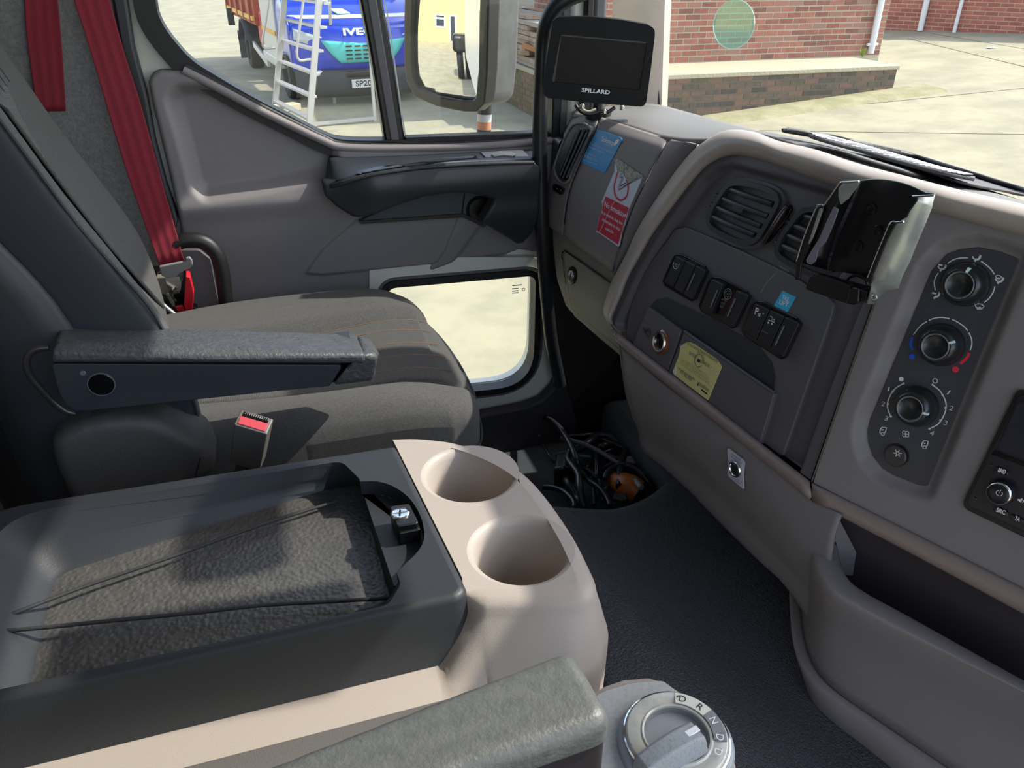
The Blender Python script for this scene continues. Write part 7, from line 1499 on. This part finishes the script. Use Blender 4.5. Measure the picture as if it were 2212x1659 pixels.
_wl = ['long straight black wire along the back of the footwell tangle', 'black wire running from the door step down to the relay box', 'thick black hose arching over the back of the tangle', 'thin black wire looping round the middle of the tangle', 'thick black hose leaving the relay box towards the carpet', 'short thick black stub of hose under the grey sheathed wire', 'short black wire behind the curved conduit', 'straight thin black wire down the middle front of the tangle', 'black wire passing behind the white connector', 'black wire crossing between the loop and the orange connector', 'black wire lying in front of the fuse holder by the carpet edge', 'black wire draped across the orange connector', 'black wire running up towards the bulkhead on the dashboard side']
for pts, r in (((540, 450), (800, 425), (1100, 410), (1600, 430)), 0.0045), (((170, 590), (260, 740), (410, 910)), 0.004), (((690, 640), (850, 560), (1000, 450), (1180, 450), (1420, 590)), 0.011), (((960, 820), (840, 920), (850, 1010), (960, 1070), (1100, 1105), (1300, 1090)), 0.0030), (((480, 1030), (560, 1180), (690, 1400), (780, 1500)), 0.0085), (((1010, 640), (1100, 590), (1210, 575)), 0.008), (((1080, 950), (1200, 880), (1270, 850)), 0.005), (((860, 880), (940, 1250), (960, 1500)), 0.004), (((1150, 700), (1300, 780), (1500, 800)), 0.004), (((700, 900), (900, 1000), (1050, 1200), (1100, 1450)), 0.005), (((1240, 1500), (1500, 1400), (1700, 1330)), 0.005), (((1100, 1300), (1250, 1150), (1450, 1100), (1600, 1200)), 0.005), (((1050, 480), (1250, 560), (1600, 690)), 0.006):
    tag(tube('wire', W3(pts, [0.03+0.01*(k % 2) for k in range(len(pts))]), r, WIR, None, 8, 5), _wl[_wi], 'cable', 'plain black wires in the footwell'); _wi += 1
tag(tube('copper_wire', W3([(1800, 680), (1840, 800), (1930, 920), (1990, 1060), (1900, 1180)], [0.02]*5), 0.0035, pm('copper_brown', (0.08, 0.03, 0.025), 0.4), None, 8, 5), 'brown wire beside the knee panel in the footwell', 'cable')
bxp = Z(*wu3((420, 1090))[0], 0.935); mbx = thing('relay_box', 'square black relay box beside the wiring tangle', 'box', bxp)
FBx = Fr(bxp, (0.9, -0.42, 0), (0, 0, 1))
plate('box_body', FBx, wu3((330, 960), (370, 930), (480, 930), (480, 900), (660, 960), (690, 1100), (600, 1240), (330, 1240)), 0.0, 0.05, BLACK, mbx, 0.002, 0.002); plate('box_tab', FBx, wu3((330, 990), (345, 940), (430, 925), (485, 940), (470, 970), (400, 970)), 0.004, 0.006, pm('slate_plastic', (0, 0, 0)), mbx, 0.001, 0.0006)
oc = Z(*wu3((1470, 1220))[0], 0.955); tag(tube('orange_connector', [Z(*wu3((1230, 1100))[0], 0.94), oc, Z(*wu3((1620, 1310))[0], 0.95)], 0.022, pm('orange_plastic', (0.42, 0.11, 0.01), 0.45), None, 16, 4, rf=lambda t: 0.014+0.012*math.sin(min(1, t*1.3)*math.pi*0.62)), 'orange cable connector half buried in the wiring tangle', 'connector')
FW = Fr(Z(*wu3((1560, 810))[0], 0.95), (1, -0.2, 0), (0, 1, 0.3))
wc = plate('white_connector', FW, wu3((1450, 755), (1520, 748), (1650, 765), (1640, 830), (1600, 860), (1440, 840)), 0.0, 0.012, pm('connector_grey', (0.22, 0.21, 0.20), 0.6), None, 0.001, 0.001); tag(wc, 'small pale cable connector with a green tip in the footwell', 'connector')
plate('green_tip', FW, wu3((1630, 762), (1682, 764), (1682, 832), (1615, 838)), 0.001, 0.012, pm('green_plastic', (0.02, 0.22, 0.12), 0.5), wc, 0.001, 0.0006)
FX = Fr(Z(*wu3((1350, 1370))[0], 0.96), (1, -0.2, 0), (0, 1, 0.3)); tag(plate('fuse_holder', FX, wu3((1270, 1320), (1440, 1310), (1450, 1420), (1380, 1440), (1240, 1400)), 0.0, 0.012, pm('holder_black', (0.035, 0.035, 0.04), 0.45), None, 0.001, 0.001), 'small dark fuse holder at the front of the wiring tangle', 'connector')
tag(tube('clear_plug', W3([(1580, 1130), (1640, 1190), (1680, 1240)], [0.07]*3), 0.007, pm('clear_plastic', (0.30, 0.29, 0.28), 0.2), None, 10, 3, ring=(0.006, 0.0015)), 'translucent ribbed plug beside the orange connector', 'connector')
